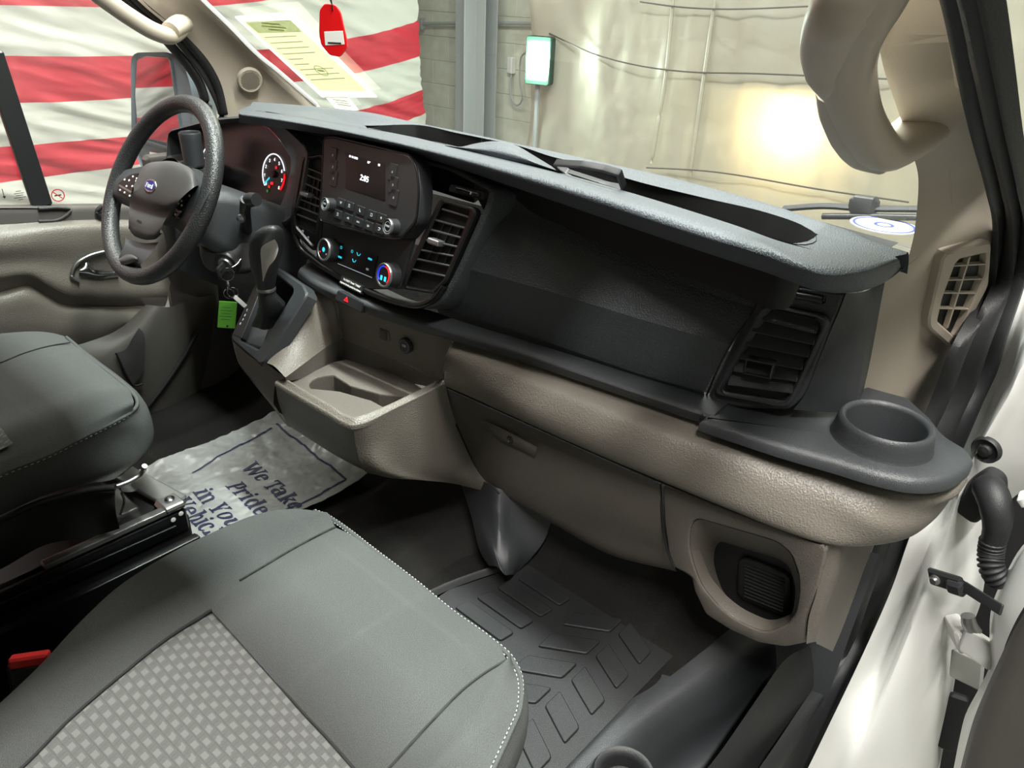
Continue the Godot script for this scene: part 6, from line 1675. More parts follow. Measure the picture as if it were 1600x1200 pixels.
	net(g, [[Vector3(-0.4748, 0.6685, -0.5731), Vector3(-0.4552, 0.6801, -0.5799), Vector3(-0.4307, 0.6855, -0.583), Vector3(-0.4079, 0.6857, -0.5831)], [Vector3(-0.4605, 0.6678, -0.568), Vector3(-0.4375, 0.6753, -0.5724), Vector3(-0.415, 0.6827, -0.5767), Vector3(-0.3942, 0.6849, -0.578)], [Vector3(-0.4559, 0.6606, -0.5684), Vector3(-0.4346, 0.6666, -0.5719), Vector3(-0.4154, 0.6745, -0.5766), Vector3(-0.3981, 0.6808, -0.5803)]], 14, 4)
	part(t, "spoke_trim", g, M.hub_plastic, 60, "brownish grey trim on the lower spoke")
	# badge
	var b := on(xf, Vector2(0.0346, 0.0003).x, Vector2(0.0346, 0.0003).y, 0.034)
	g = Geo.new()
	plate(g, ring(0.0235, 36, 0.0135), b, -0.002, 0.004, 0.002)
	var badge := part(t, "badge", g, M.chrome, 40)
	g = Geo.new()
	plate(g, ring(0.0198, 36, 0.0102), b, 0.002, 0.0046, 0.0006)
	part(badge, "badge_face", g, mat("badge_blue", Color(0.07, 0.13, 0.42), 0.25))
	g = Geo.new()
	words(g, "Ford", 0.009, on(b, 0, -0.0005, 0.0047), true, true)
	part(badge, "badge_lettering", g, M.print_white)
	g = Geo.new()
	words(g, "AIRBAG", 0.0042, on(xf, Vector2(0.0157, -0.0744).x, Vector2(0.0157, -0.0744).y, 0.0245), false, false, 0.0006)
	part(t, "lettering", g, M.black_smooth)
	# switch pads
	for side in 2:
		g = Geo.new()
		var p := rounded([[Vector2(-0.1422, -0.0189), Vector2(-0.102, 0.0089), Vector2(-0.0701, 0.0176), Vector2(-0.0735, -0.0056), Vector2(-0.0706, -0.0334), Vector2(-0.0756, -0.0387), Vector2(-0.1361, -0.0351)], [Vector2(0.1274, 0.0095), Vector2(0.1497, 0.0205), Vector2(0.1524, 0.0093), Vector2(0.1448, -0.0156), Vector2(0.1304, -0.0384), Vector2(0.1088, -0.0405), Vector2(0.1112, -0.0255)]][side], 0.004)
		plate(g, p, xf, 0.008, 0.016, 0.002)
		var pad := part(t, "switch_pad", g, M.black_gloss, 40)
		for q in [[Vector2(-0.1183, -0.0079), Vector2(-0.0989, -0.0056), Vector2(-0.0888, 0.0048), Vector2(-0.0705, 0.004), Vector2(-0.0694, -0.0014), Vector2(-0.101, -0.0189), Vector2(-0.0775, -0.0143), Vector2(-0.1219, -0.0316), Vector2(-0.0996, -0.0329), Vector2(-0.0741, -0.0349)], [Vector2(0.1458, 0.0098), Vector2(0.1259, -0.0047), Vector2(0.118, -0.0116), Vector2(0.1315, -0.0127), Vector2(0.1194, -0.0245), Vector2(0.1205, -0.0334)]][side]:
			g = Geo.new()
			plate(g, rrect(0.005, 0.004, 0.001), on(xf, q.x, q.y), 0.0155, 0.0172, 0.0004)
			part(pad, "switch_mark", g, M.print_white)
		g = Geo.new()
		var e := [[Vector2(-0.1312, -0.0233), Vector2(-0.0709, -0.0272)], [Vector2(0.118, -0.0261), Vector2(0.1394, -0.0241)]][side] as Array
		bar(g, xf * Vector3(e[0].x, e[0].y, 0.017), xf * Vector3(e[1].x, e[1].y, 0.017), 0.004, 0.002, 0.0006, xf.basis.z)
		part(pad, "switch_rocker", g, M.satin)
	# column with its shroud, stalk and ignition
	t = thing("steering_column", "black steering column shroud with the ignition lock behind the wheel", "steering column", Vector3(-0.4938, 0.65, -0.8))
	g = Geo.new()
	var c0 := xf.origin + Vector3(0, -0.045, -0.075)
	var axis := xf * Transform3D(Basis(), Vector3(0, -0.012, -0.075))
	var loops := []
	for q in [[0.0, 0.058, 0.05], [-0.02, 0.072, 0.062], [-0.08, 0.085, 0.075], [-0.16, 0.088, 0.08], [-0.26, 0.085, 0.08]]:
		loops.append(lift(rrect(q[1] * 2, q[2] * 2, 0.03, 6), axis, q[0]))
	g.loft(loops)
	part(t, "shroud", g, M.black_plastic, 50)
	g = Geo.new()
	var lock := at(Vector3(-0.378, 0.6462, -0.762), Vector3(0.85, 0, -0.5), Vector3(0.05, 0.95, 0.25))
	var low := at(Vector3(-0.385, 0.6414, -0.7562), Vector3(0.9, 0, -0.43), Vector3(0.05, 0.96, 0.25))
	var steps := []
	for q in [[-0.16, 0.15, 0.12], [-0.02, 0.115, 0.085], [0.006, 0.085, 0.06], [0.012, 0.07, 0.05]]:
		steps.append(lift(moved(rrect(q[1], q[2], 0.022, 6), Vector2(-0.012, 0.004)), low, q[0]))
	g.loft(steps)
	part(t, "lower_shroud", g, M.hub_plastic, 50)
	g = Geo.new()
	lathe(g, [Vector2(0.030, -0.01), Vector2(0.028, 0.012), Vector2(0.025, 0.016), Vector2(0.019, 0.015), Vector2(0.018, 0.008), Vector2(0.0001, 0.008)], lock, 32)
	part(t, "ignition_lock", g, M.black_smooth, 50)
	g = Geo.new()
	lathe(g, [Vector2(0.0165, 0.006), Vector2(0.0165, 0.018), Vector2(0.014, 0.021), Vector2(0.0001, 0.021)], lock, 28)
	part(t, "lock_barrel", g, M.satin, 50)
	g = Geo.new()
	tube(g, [Vector3(-0.37, 0.7035, -0.8071), Vector3(-0.33, 0.7399, -0.787), Vector3(-0.3, 0.7755, -0.7728), Vector3(-0.285, 0.796, -0.7697)], [0.013, 0.012, 0.011, 0.012], 20, 12)
	tube(g, [Vector3(-0.3, 0.7843, -0.7755), Vector3(-0.28, 0.7959, -0.7767), Vector3(-0.26, 0.7996, -0.778)], [0.012, 0.015, 0.013], 10, 12)
	part(t, "stalk", g, M.black_smooth, 60)
	g = Geo.new()
	lathe(g, [Vector2(0.009, -0.004), Vector2(0.008, 0.003), Vector2(0.0001, 0.006)], at(Vector3(-0.3, 0.7553, -0.7598), Vector3(0.8, 0, -0.6), Vector3.UP), 20)
	part(t, "stalk_button", g, M.satin, 60)
	# keys
	t = thing("key_bunch", "bunch of keys with a green tag hanging from the ignition lock", "keys", Vector3(-0.35, 0.6112, -0.7376))
	var k0 := Vector3(-0.355, 0.6523, -0.7543)
	g = Geo.new()
	block(g, Vector3(0.008, 0.024, 0.03), lock * Transform3D(Basis(), Vector3(0.0, 0, 0.036)), 0.003)
	part(t, "key_head", g, M.black_smooth)
	for q in [[Vector3(-0.345, 0.629, -0.736), 0.0145, 0.0013], [Vector3(-0.345, 0.5857, -0.7339), 0.011, 0.0011], [Vector3(-0.345, 0.5862, -0.743), 0.0115, 0.0011]]:
		g = Geo.new()
		line = []
		var turn := Basis(Vector3.UP, deg_to_rad(40 + q[1] * 900))
		for i in 16:
			line.append(q[0] + turn * Vector3(cos(TAU * i / 16) * q[1], sin(TAU * i / 16) * q[1], 0))
		tube(g, line, q[2], 40, 6, true, 1.0, turn.z)
		part(t, "split_ring", g, M.chrome, 60)
	g = Geo.new()
	tube(g, [Vector3(-0.345, 0.6164, -0.7341), Vector3(-0.345, 0.6044, -0.7352), Vector3(-0.345, 0.596, -0.7339)], [0.002, 0.004, 0.002], 8, 8)
	tube(g, [Vector3(-0.345, 0.6419, -0.7484), Vector3(-0.345, 0.6469, -0.7642), Vector3(-0.35, 0.6534, -0.7742)], [0.002, 0.003, 0.002], 8, 8)
	part(t, "swivel", g, M.chrome, 60)
	g = Geo.new()
	var tag := at(Vector3(-0.345, 0.5395, -0.7222), Vector3(-0.345, 0.5332, -0.7443) - Vector3(-0.362, 0.541, -0.7093), Vector3(-0.03, 1, 0.05))
	var tw := 0.037
	plate(g, rrect(tw, 0.062, 0.002), tag, -0.001, 0.001, 0.0006)
	part(t, "green_tag", g, M.tag_green)
	for i in 5:
		g = Geo.new()
		block(g, Vector3(0.018 + 0.006 * (i % 2), 0.0016, 0.0004), on(tag, -0.003, 0.018 - i * 0.007, 0.0011), 0.0001)
		part(t, "tag_writing", g, mat("ink_green", Color(0.16, 0.36, 0.12), 0.6) if not M.has("ink_green") else M.ink_green)
	g = Geo.new()
	lathe(g, [Vector2(0.0025, 0.001), Vector2(0.0024, 0.0014), Vector2(0.0001, 0.0014)], on(tag, 0.002, -0.026), 12)
	part(t, "tag_hole", g, M.deep_black)
	g = Geo.new()
	bar(g, Vector3(-0.34, 0.579, -0.7421), Vector3(-0.33, 0.553, -0.7601), 0.009, 0.0012, 0.0003, Vector3(0.6, 0.4, 0.6))
	part(t, "white_tag", g, M.paper_white)
	# gear lever
	t = thing("gear_lever", "black gear lever with a pale inlay standing in the dash tower", "gear lever", Vector3(-0.2545, 0.5371, -0.76))
	g = Geo.new()
	var knob := []
	for q in [[Vector3(-0.1484, 0.7779, -0.738), 0.006, 0.006], [Vector3(-0.1535, 0.7743, -0.738), 0.017, 0.015], [Vector3(-0.1597, 0.7654, -0.738), 0.027, 0.023], [Vector3(-0.172, 0.746, -0.739), 0.034, 0.028], [Vector3(-0.1863, 0.715, -0.741), 0.034, 0.028], [Vector3(-0.1999, 0.6845, -0.744), 0.029, 0.025], [Vector3(-0.2099, 0.6565, -0.748), 0.022, 0.021], [Vector3(-0.2197, 0.6293, -0.752), 0.018, 0.018]]:
		knob.append(lift(ring(q[1], 28, q[2]), Transform3D(Vector3(0.85, 0.1, -0.5).normalized(), Vector3(0.5, 0, 0.85).normalized(), Vector3.UP, q[0])))
	g.loft(knob)
	part(t, "knob", g, M.lever_leather, 70)
	g = Geo.new()
	net(g, [
		[Vector3(-0.0971, 0.769, -0.711), Vector3(-0.0932, 0.7622, -0.713), Vector3(-0.0896, 0.7511, -0.712)],
		[Vector3(-0.113, 0.761, -0.708), Vector3(-0.1091, 0.7489, -0.712), Vector3(-0.0937, 0.7384, -0.709)],
		[Vector3(-0.1449, 0.7409, -0.709), Vector3(-0.1437, 0.7224, -0.714), Vector3(-0.1254, 0.7091, -0.709)],
		[Vector3(-0.1566, 0.7271, -0.713), Vector3(-0.1749, 0.6894, -0.722), Vector3(-0.1585, 0.6698, -0.712)]], 12, 4)
	part(t, "inlay", g, M.paper_white, 60, "pale cream inlay")
	g = Geo.new()
	lathe(g, [Vector2(0.0185, -0.004), Vector2(0.0195, -0.002), Vector2(0.0195, 0.002), Vector2(0.0185, 0.004)], Transform3D(Vector3.RIGHT, Vector3.FORWARD, Vector3.UP, Vector3(-0.22, 0.6278, -0.752)), 28)
	part(t, "collar", g, M.satin, 60)
	g = Geo.new()
	var boot := []
	for q in [[Vector3(-0.2221, 0.6255, -0.753), 0.018, 0.0], [Vector3(-0.2255, 0.6097, -0.756), 0.019, 0.0], [Vector3(-0.2277, 0.5865, -0.765), 0.028, 0.2], [Vector3(-0.2486, 0.5583, -0.77), 0.027, 0.5], [Vector3(-0.2677, 0.5284, -0.775), 0.034, 0.6]]:
		var p := PackedVector2Array()
		for i in 28:
			var a := TAU * i / 28
			p.append(Vector2.from_angle(a) * q[1] * (1.0 + q[2] * 0.22 * sin(a * 4.0 + q[2] * 5.0)))
		boot.append(lift(p, Transform3D(Vector3(0.85, 0.1, -0.5).normalized(), Vector3(0.5, 0, 0.85).normalized(), Vector3.UP, q[0])))
	g.loft(boot)
	part(t, "boot", g, M.lever_leather, 70)


# ---------------------------------------------------------------- seats
func seats() -> void:
	var cloth := insert_cloth()
	var t := thing("passenger_seat", "grey cloth passenger seat cushion with a checked insert and pale piping, nearest the open door", "seat", Vector3(0.45, 0.1, -0.2))
	var left := [Vector3(0.2399, 0.412, -0.5415), Vector3(0.2144, 0.412, -0.5331), Vector3(0.183, 0.412, -0.5071), Vector3(0.1629, 0.412, -0.4706), Vector3(0.1529, 0.412, -0.3993), Vector3(0.1527, 0.412, -0.3212), Vector3(0.1687, 0.412, -0.2365), Vector3(0.1975, 0.412, -0.1768), Vector3(0.2372, 0.412, -0.1123), Vector3(0.2759, 0.412, -0.031), Vector3(0.3162, 0.412, 0.0618)]
	var seam_l := [Vector3(0.2994, 0.432, -0.5238), Vector3(0.2977, 0.432, -0.4961), Vector3(0.2968, 0.432, -0.4394), Vector3(0.2987, 0.432, -0.4002), Vector3(0.3007, 0.432, -0.3578), Vector3(0.3238, 0.432, -0.3014), Vector3(0.3292, 0.432, -0.2383), Vector3(0.3457, 0.432, -0.1702), Vector3(0.3639, 0.432, -0.1082), Vector3(0.3907, 0.432, -0.0476), Vector3(0.4079, 0.432, 0.029)]
	var mid_l := []
	for i in left.size():
		mid_l.append(left[i].lerp(seam_l[i], 0.45) + Vector3(0, 0.016, 0))
	var g := Geo.new()
	net(g, [left.map(func(p): return p + Vector3(-0.02, -0.17, 0)), left.map(func(p): return p + Vector3(-0.012, -0.05, 0)), left, mid_l, seam_l], 70, 6)
	part(t, "left_bolster", g, M.seat_cloth, 60)
	var back_edge := [Vector3(0.3169, 0.424, -0.3058), Vector3(0.3729, 0.424, -0.304), Vector3(0.4287, 0.424, -0.3013), Vector3(0.4892, 0.424, -0.2987), Vector3(0.5471, 0.424, -0.2959), Vector3(0.5909, 0.424, -0.2952), Vector3(0.6364, 0.424, -0.2931), Vector3(0.6996, 0.424, -0.29)]
	var front_edge := [Vector3(0.2844, 0.42, -0.5388), Vector3(0.3268, 0.42, -0.5404), Vector3(0.3734, 0.42, -0.5374), Vector3(0.4754, 0.42, -0.5354), Vector3(0.5595, 0.42, -0.5313), Vector3(0.6229, 0.42, -0.5315), Vector3(0.6444, 0.42, -0.531), Vector3(0.6645, 0.42, -0.5238)]
	var seam_r := [Vector3(0.6668, 0.424, -0.5211), Vector3(0.6604, 0.424, -0.4869), Vector3(0.6581, 0.424, -0.4513), Vector3(0.6623, 0.424, -0.3987), Vector3(0.6722, 0.424, -0.3236), Vector3(0.6808, 0.424, -0.2592), Vector3(0.6874, 0.424, -0.1952)]
	var rows := []
	var left_line := curve([seam_l[5], seam_l[4], seam_l[3], seam_l[2], seam_l[1], seam_l[0]], 21)
	var right_line := curve([back_edge[7], seam_r[4] + Vector3(0.006, 0, 0), seam_r[3], seam_r[2], seam_r[1], seam_r[0]], 21)
	for step in 11:
		var k := step / 10.0
		var r := []
		var dl: Vector3 = left_line[step * 2] - back_edge[0].lerp(front_edge[0], k)
		var dr: Vector3 = right_line[step * 2] - back_edge[7].lerp(front_edge[7], k)
		for i in 8:
			var f := i / 7.0
			var puff := 0.020 * sqrt(sin(PI * clampf(k * 0.96, 0, 1))) * sqrt(maxf(sin(PI * f), 0.0))
			r.append(back_edge[i].lerp(front_edge[i], k) + dl * pow(1.0 - f, 2.0) + dr * f * f + Vector3(0, puff, 0))
		rows.append(r)
	g = Geo.new()
	net(g, rows, 40, 2)
	part(t, "front_panel", g, M.seat_cloth, 60)
	var edge_r := [Vector3(0.6634, 0.408, -0.5345), Vector3(0.6832, 0.408, -0.5248), Vector3(0.6962, 0.408, -0.515), Vector3(0.7176, 0.408, -0.488), Vector3(0.7305, 0.408, -0.4558), Vector3(0.7475, 0.408, -0.4083), Vector3(0.7778, 0.408, -0.3084)]
	var mid_r := []
	for i in 7:
		mid_r.append(seam_r[i].lerp(edge_r[i], 0.55) + Vector3(0, 0.012, 0))
	g = Geo.new()
	net(g, [seam_r, mid_r, edge_r], 40, 6)
	part(t, "right_bolster", g, M.seat_cloth, 60)
	g = Geo.new()
	net(g, [
		[Vector3(0.318, 0.424, -0.3052), Vector3(0.4296, 0.424, -0.3007), Vector3(0.5479, 0.424, -0.2954), Vector3(0.637, 0.424, -0.2926), Vector3(0.7001, 0.424, -0.2895)],
		[Vector3(0.3272, 0.428, -0.2385), Vector3(0.4426, 0.43, -0.2361), Vector3(0.551, 0.43, -0.2382), Vector3(0.6348, 0.43, -0.2395), Vector3(0.7037, 0.428, -0.2412)],
		[Vector3(0.3637, 0.43, -0.1079), Vector3(0.4583, 0.428, -0.1159), Vector3(0.5587, 0.428, -0.1237), Vector3(0.6371, 0.428, -0.1293), Vector3(0.7027, 0.428, -0.1373)],
		[Vector3(0.4061, 0.43, 0.0291), Vector3(0.5105, 0.428, 0.0112), Vector3(0.581, 0.428, 0.0029), Vector3(0.6525, 0.428, -0.0117), Vector3(0.7175, 0.428, -0.025)]], 40, 8)
	part(t, "insert", g, cloth, 60, "checked grey insert of the cushion")
	# piping with two rows of stitches along the front and the right edge
	var pipe := [Vector3(0.2234, 0.416, -0.5348), Vector3(0.2444, 0.416, -0.5412), Vector3(0.2775, 0.416, -0.5435), Vector3(0.3673, 0.416, -0.542), Vector3(0.4701, 0.416, -0.54), Vector3(0.555, 0.416, -0.5357), Vector3(0.6181, 0.416, -0.5367), Vector3(0.6636, 0.411, -0.5354), Vector3(0.6878, 0.407, -0.5247), Vector3(0.7033, 0.407, -0.5094), Vector3(0.7189, 0.407, -0.4878), Vector3(0.7317, 0.407, -0.4557), Vector3(0.7487, 0.407, -0.4082), Vector3(0.7684, 0.407, -0.3459)]
	g = Geo.new()
	tube(g, pipe, 0.0035, 90, 8)
	part(t, "piping", g, M.seat_cloth, 60)
	for d in 2:
		var line := curve(pipe.map(func(p): return p + Vector3(0.0, 0.004 - d * 0.002, -0.003 if d else 0.006)), 200)
		g = Geo.new()
		for i in range(0, 198, 2):
			bar(g, line[i], line[i + 1], 0.0012, 0.0012, 0.0003)
		var st := part(t, "stitching", g, M.thread)
		st.set_meta("kind", "stuff")
	g = Geo.new()
	var skirt := [pipe.map(func(p): return p + Vector3(0, -0.002, -0.001)), pipe.map(func(p): return p + Vector3(0.006, -0.03, -0.008)), pipe.map(func(p): return p + Vector3(0.004, -0.09, 0.0)), pipe.map(func(p): return p + Vector3(-0.02, -0.16, 0.05))]
	net(g, skirt, 70, 5)
	part(t, "skirt", g, M.seat_cloth, 60)
	for s in [seam_l.slice(0, 5), seam_l.slice(5), seam_r, back_edge]:
		g = Geo.new()
		tube(g, s.map(func(p): return p + Vector3(0, 0.0015, 0)), 0.0018, 40, 6)
		part(t, "seam", g, M.seam_dark, 60)
	g = Geo.new()
	block(g, Vector3(0.40, 0.17, 0.40), Transform3D(Basis(), Vector3(0.45, 0.185, -0.16)), 0.02)
	part(t, "seat_base", g, M.deep_black)
	# driver's seat
	t = thing("driver_seat", "grey cloth driver seat cushion on a black pedestal beyond the passenger seat", "seat", Vector3(-0.4, 0.1, -0.2))
	g = Geo.new()
	net(g, [
		[Vector3(-0.7518, 0.484, -0.2841), Vector3(-0.7038, 0.484, -0.3785), Vector3(-0.6579, 0.484, -0.4421), Vector3(-0.5878, 0.484, -0.4715), Vector3(-0.5308, 0.484, -0.4693)],
		[Vector3(-0.5352, 0.492, -0.2305), Vector3(-0.5304, 0.492, -0.3269), Vector3(-0.5432, 0.492, -0.3776), Vector3(-0.5393, 0.492, -0.4311), Vector3(-0.479, 0.492, -0.4625)],
		[Vector3(-0.3809, 0.5, -0.1929), Vector3(-0.3894, 0.5, -0.2854), Vector3(-0.4113, 0.5, -0.3751), Vector3(-0.4096, 0.5, -0.4335), Vector3(-0.3516, 0.5, -0.4528)],
		[Vector3(-0.2342, 0.504, -0.1562), Vector3(-0.2695, 0.504, -0.2493), Vector3(-0.2877, 0.504, -0.3374), Vector3(-0.2928, 0.504, -0.4176), Vector3(-0.2552, 0.504, -0.4489)],
		[Vector3(-0.1277, 0.51, -0.1304), Vector3(-0.1543, 0.51, -0.2152), Vector3(-0.1677, 0.51, -0.276), Vector3(-0.1836, 0.51, -0.3531), Vector3(-0.187, 0.51, -0.4388)],
		[Vector3(-0.0914, 0.503, -0.1191), Vector3(-0.1295, 0.503, -0.2058), Vector3(-0.1402, 0.503, -0.2744), Vector3(-0.1561, 0.503, -0.3512), Vector3(-0.1699, 0.503, -0.4332)],
		[Vector3(-0.0997, 0.488, -0.1171), Vector3(-0.1197, 0.488, -0.1989), Vector3(-0.1251, 0.488, -0.2704), Vector3(-0.1427, 0.488, -0.3426), Vector3(-0.1702, 0.488, -0.4269)]], 50, 6)
	part(t, "cushion", g, M.seat_cloth, 60)
	var dp := [Vector3(-0.583, 0.486, -0.4701), Vector3(-0.5221, 0.486, -0.4677), Vector3(-0.4156, 0.486, -0.4637), Vector3(-0.3255, 0.486, -0.4634), Vector3(-0.2479, 0.486, -0.46), Vector3(-0.2091, 0.486, -0.4534), Vector3(-0.1842, 0.486, -0.4409), Vector3(-0.1709, 0.486, -0.4245), Vector3(-0.1581, 0.486, -0.3862), Vector3(-0.1428, 0.486, -0.3265), Vector3(-0.1286, 0.486, -0.2712), Vector3(-0.1232, 0.486, -0.1995), Vector3(-0.1013, 0.486, -0.117)]
	g = Geo.new()
	tube(g, dp, 0.0035, 70, 8)
	part(t, "piping", g, M.seat_cloth, 60)
	g = Geo.new()
	var dl := curve(dp.map(func(p): return p + Vector3(0.003, -0.003, 0.002)), 160)
	for i in range(0, 158, 2):
		bar(g, dl[i], dl[i + 1], 0.0012, 0.0012, 0.0003)
	var st2 := part(t, "stitching", g, M.thread)
	st2.set_meta("kind", "stuff")
	g = Geo.new()
	net(g, [dp,
		[Vector3(-0.6437, 0.45, -0.4955), Vector3(-0.584, 0.45, -0.4942), Vector3(-0.4749, 0.45, -0.4931), Vector3(-0.3693, 0.45, -0.4926), Vector3(-0.2767, 0.45, -0.4869), Vector3(-0.2244, 0.45, -0.4753), Vector3(-0.1897, 0.45, -0.459), Vector3(-0.1688, 0.45, -0.4374), Vector3(-0.1616, 0.45, -0.3914), Vector3(-0.1479, 0.45, -0.3257), Vector3(-0.1334, 0.45, -0.2644), Vector3(-0.1302, 0.45, -0.1926), Vector3(-0.1163, 0.45, -0.111)],
		[Vector3(-0.6486, 0.4, -0.5042), Vector3(-0.5826, 0.4, -0.5018), Vector3(-0.4629, 0.4, -0.4935), Vector3(-0.3379, 0.4, -0.4829), Vector3(-0.2425, 0.4, -0.4791), Vector3(-0.2005, 0.4, -0.4644), Vector3(-0.1868, 0.4, -0.4554), Vector3(-0.1626, 0.4, -0.4295), Vector3(-0.1546, 0.4, -0.378), Vector3(-0.16, 0.4, -0.3248), Vector3(-0.1668, 0.4, -0.2645), Vector3(-0.1563, 0.4, -0.1879), Vector3(-0.1483, 0.4, -0.1056)],
		[Vector3(-0.548, 0.38, -0.4808), Vector3(-0.4797, 0.38, -0.4667), Vector3(-0.38, 0.38, -0.4517), Vector3(-0.2608, 0.38, -0.432), Vector3(-0.2104, 0.38, -0.4341), Vector3(-0.1894, 0.38, -0.4331), Vector3(-0.1826, 0.38, -0.4215), Vector3(-0.17, 0.38, -0.4039), Vector3(-0.15, 0.38, -0.3662), Vector3(-0.1699, 0.38, -0.3243), Vector3(-0.1851, 0.38, -0.2663), Vector3(-0.1769, 0.38, -0.1892), Vector3(-0.1693, 0.38, -0.1055)]], 70, 6)
	part(t, "side_skirt", g, M.seat_cloth, 60)
	g = Geo.new()
	tube(g, [Vector3(-0.5329, 0.493, -0.2301), Vector3(-0.5281, 0.493, -0.3265), Vector3(-0.5435, 0.493, -0.3744), Vector3(-0.5457, 0.493, -0.4213), Vector3(-0.5343, 0.493, -0.4611)], 0.0015, 30, 6)
	part(t, "seam", g, M.seam_dark, 60)
	g = Geo.new()
	net(g, [[Vector3(-0.2418, 0.511, -0.16), Vector3(-0.2372, 0.511, -0.2036), Vector3(-0.247, 0.511, -0.2403)], [Vector3(-0.184, 0.514, -0.146), Vector3(-0.1777, 0.514, -0.191), Vector3(-0.1951, 0.514, -0.2363)], [Vector3(-0.128, 0.516, -0.1321), Vector3(-0.1341, 0.516, -0.1841), Vector3(-0.1496, 0.516, -0.2335)]], 14, 3)
	part(t, "insert", g, cloth, 60)
	# pedestal, rail and mechanism under the cushion
	g = Geo.new()
	tube(g, [Vector3(-0.1713, 0.372, -0.1038), Vector3(-0.1784, 0.372, -0.1876), Vector3(-0.1822, 0.372, -0.248), Vector3(-0.1706, 0.372, -0.2958), Vector3(-0.1548, 0.372, -0.3329), Vector3(-0.1349, 0.372, -0.3581)], 0.006, 40, 8)
	net(g, [[Vector3(-0.1779, 0.37, -0.105), Vector3(-0.1852, 0.37, -0.1892), Vector3(-0.1932, 0.37, -0.2668), Vector3(-0.1697, 0.37, -0.3275), Vector3(-0.1515, 0.37, -0.3648)], [Vector3(-0.1716, 0.34, -0.0952), Vector3(-0.1674, 0.34, -0.1761), Vector3(-0.1932, 0.34, -0.2597), Vector3(-0.1705, 0.34, -0.3213), Vector3(-0.129, 0.34, -0.3489)], [Vector3(-0.1885, 0.27, -0.0804), Vector3(-0.1892, 0.27, -0.1651), Vector3(-0.202, 0.27, -0.2463), Vector3(-0.1676, 0.27, -0.3047), Vector3(-0.1546, 0.27, -0.3535)]], 30, 3)
	part(t, "side_trim", g, M.deep_black, 60)
	g = Geo.new()
	var corner := Vector3(-0.1679, 0.255, -0.4812)
	var far := Vector3(corner.x, 0.255, 0.2)
	bar(g, corner, Vector3(corner.x, 0.255, corner.z + 0.26), 0.02, 0.012, 0.003)
	part(t, "rail", g, M.satin, 40, "bright metal seat rail")
	g = Geo.new()
	bar(g, corner + Vector3(-0.002, 0.001, 0.008), corner + Vector3(-0.23, 0.02, 0.06), 0.045, 0.012, 0.004)
	block(g, Vector3(0.05, 0.016, 0.05), Transform3D(Basis(), corner + Vector3(-0.012, 0.002, 0.02)), 0.008)
	part(t, "cross_rail", g, M.satin, 40, "grey metal cross rail")
	g = Geo.new()
	lathe(g, [Vector2(0.010, 0), Vector2(0.010, 0.004), Vector2(0.007, 0.006), Vector2(0.0001, 0.006)], Transform3D(Vector3.RIGHT, Vector3.FORWARD, Vector3.UP, corner + Vector3(-0.012, 0.01, 0.02)), 20)
	part(t, "bolt", g, M.chrome, 40)
	g = Geo.new()
	block(g, Vector3(0.03, 0.05, 0.40), Transform3D(Basis(), corner + Vector3(-0.004, -0.035, 0.20)), 0.004)
	part(t, "rail_side", g, M.black_gloss, 40)
	for q in [Vector3(0.012, -0.02, 0.03), Vector3(0.012, -0.014, 0.013)]:
		g = Geo.new()
		lathe(g, [Vector2(0.005, 0), Vector2(0.005, 0.001), Vector2(0.0001, 0.0015)], Transform3D(Vector3.BACK, Vector3.UP, Vector3.RIGHT, corner + q), 14)
		part(t, "rail_hole", g, M.paper_white)
	g = Geo.new()
	block(g, Vector3(0.36, 0.16, 1.0), Transform3D(Basis(), Vector3(corner.x - 0.175, 0.165, corner.z + 0.505)), 0.006)
	block(g, Vector3(0.05, 0.12, 0.02), Transform3D(Basis(), corner + Vector3(-0.02, -0.09, 0.005)), 0.004)
	part(t, "pedestal", g, M.deep_black, 40)
	g = Geo.new()
	tube(g, [Vector3(-0.1553, 0.36, -0.3666), Vector3(-0.1544, 0.36, -0.3929), Vector3(-0.1544, 0.365, -0.4117), Vector3(-0.1373, 0.39, -0.4159)], 0.005, 20, 8)
	part(t, "lift_bar", g, M.satin, 60)
	g = Geo.new()
	net(g, [[Vector3(-0.2602, 0.29, -0.4045), Vector3(-0.2556, 0.29, -0.4151), Vector3(-0.2553, 0.29, -0.4277), Vector3(-0.2397, 0.29, -0.4309)], [Vector3(-0.2374, 0.29, -0.3971), Vector3(-0.2283, 0.29, -0.4031), Vector3(-0.2217, 0.29, -0.4126), Vector3(-0.223, 0.29, -0.4232)]], 10, 1)
	block(g, Vector3(0.1, 0.02, 0.07), Transform3D(Basis(), corner + Vector3(-0.10, -0.012, 0.10)), 0.004)
	part(t, "seat_motor", g, M.satin, 40)
	g = Geo.new()
	tube(g, [Vector3(-0.1755, 0.36, -0.341), Vector3(-0.1988, 0.31, -0.349), Vector3(-0.1788, 0.29, -0.3504), Vector3(-0.178, 0.27, -0.3624)], 0.004, 14, 8)
	tube(g, [Vector3(-0.174, 0.33, -0.3778), Vector3(-0.1849, 0.3, -0.3811), Vector3(-0.1795, 0.28, -0.3675)], 0.0025, 14, 6)
	part(t, "cable", g, M.black_smooth, 60)
	# crease along the pedestal
	g = Geo.new()
	bar(g, Vector3(-0.1, 0.2712, -0.0579), Vector3(-0.1, 0.2607, -0.4335), 0.004, 0.004, 0.001)
	block(g, Vector3(0.02, 0.15, 0.75), Transform3D(Basis(), Vector3(-0.112, 0.135, corner.z + 0.38)), 0.004)
	part(t, "pedestal_side", g, M.black_gloss, 40)
	# belt buckle
	var bp := Vector3(0.1513, 0.36, -0.12)
	t = thing("belt_buckle", "black seat belt buckle with a red button beside the passenger cushion", "belt buckle", bp + Vector3(0, -0.1, 0))
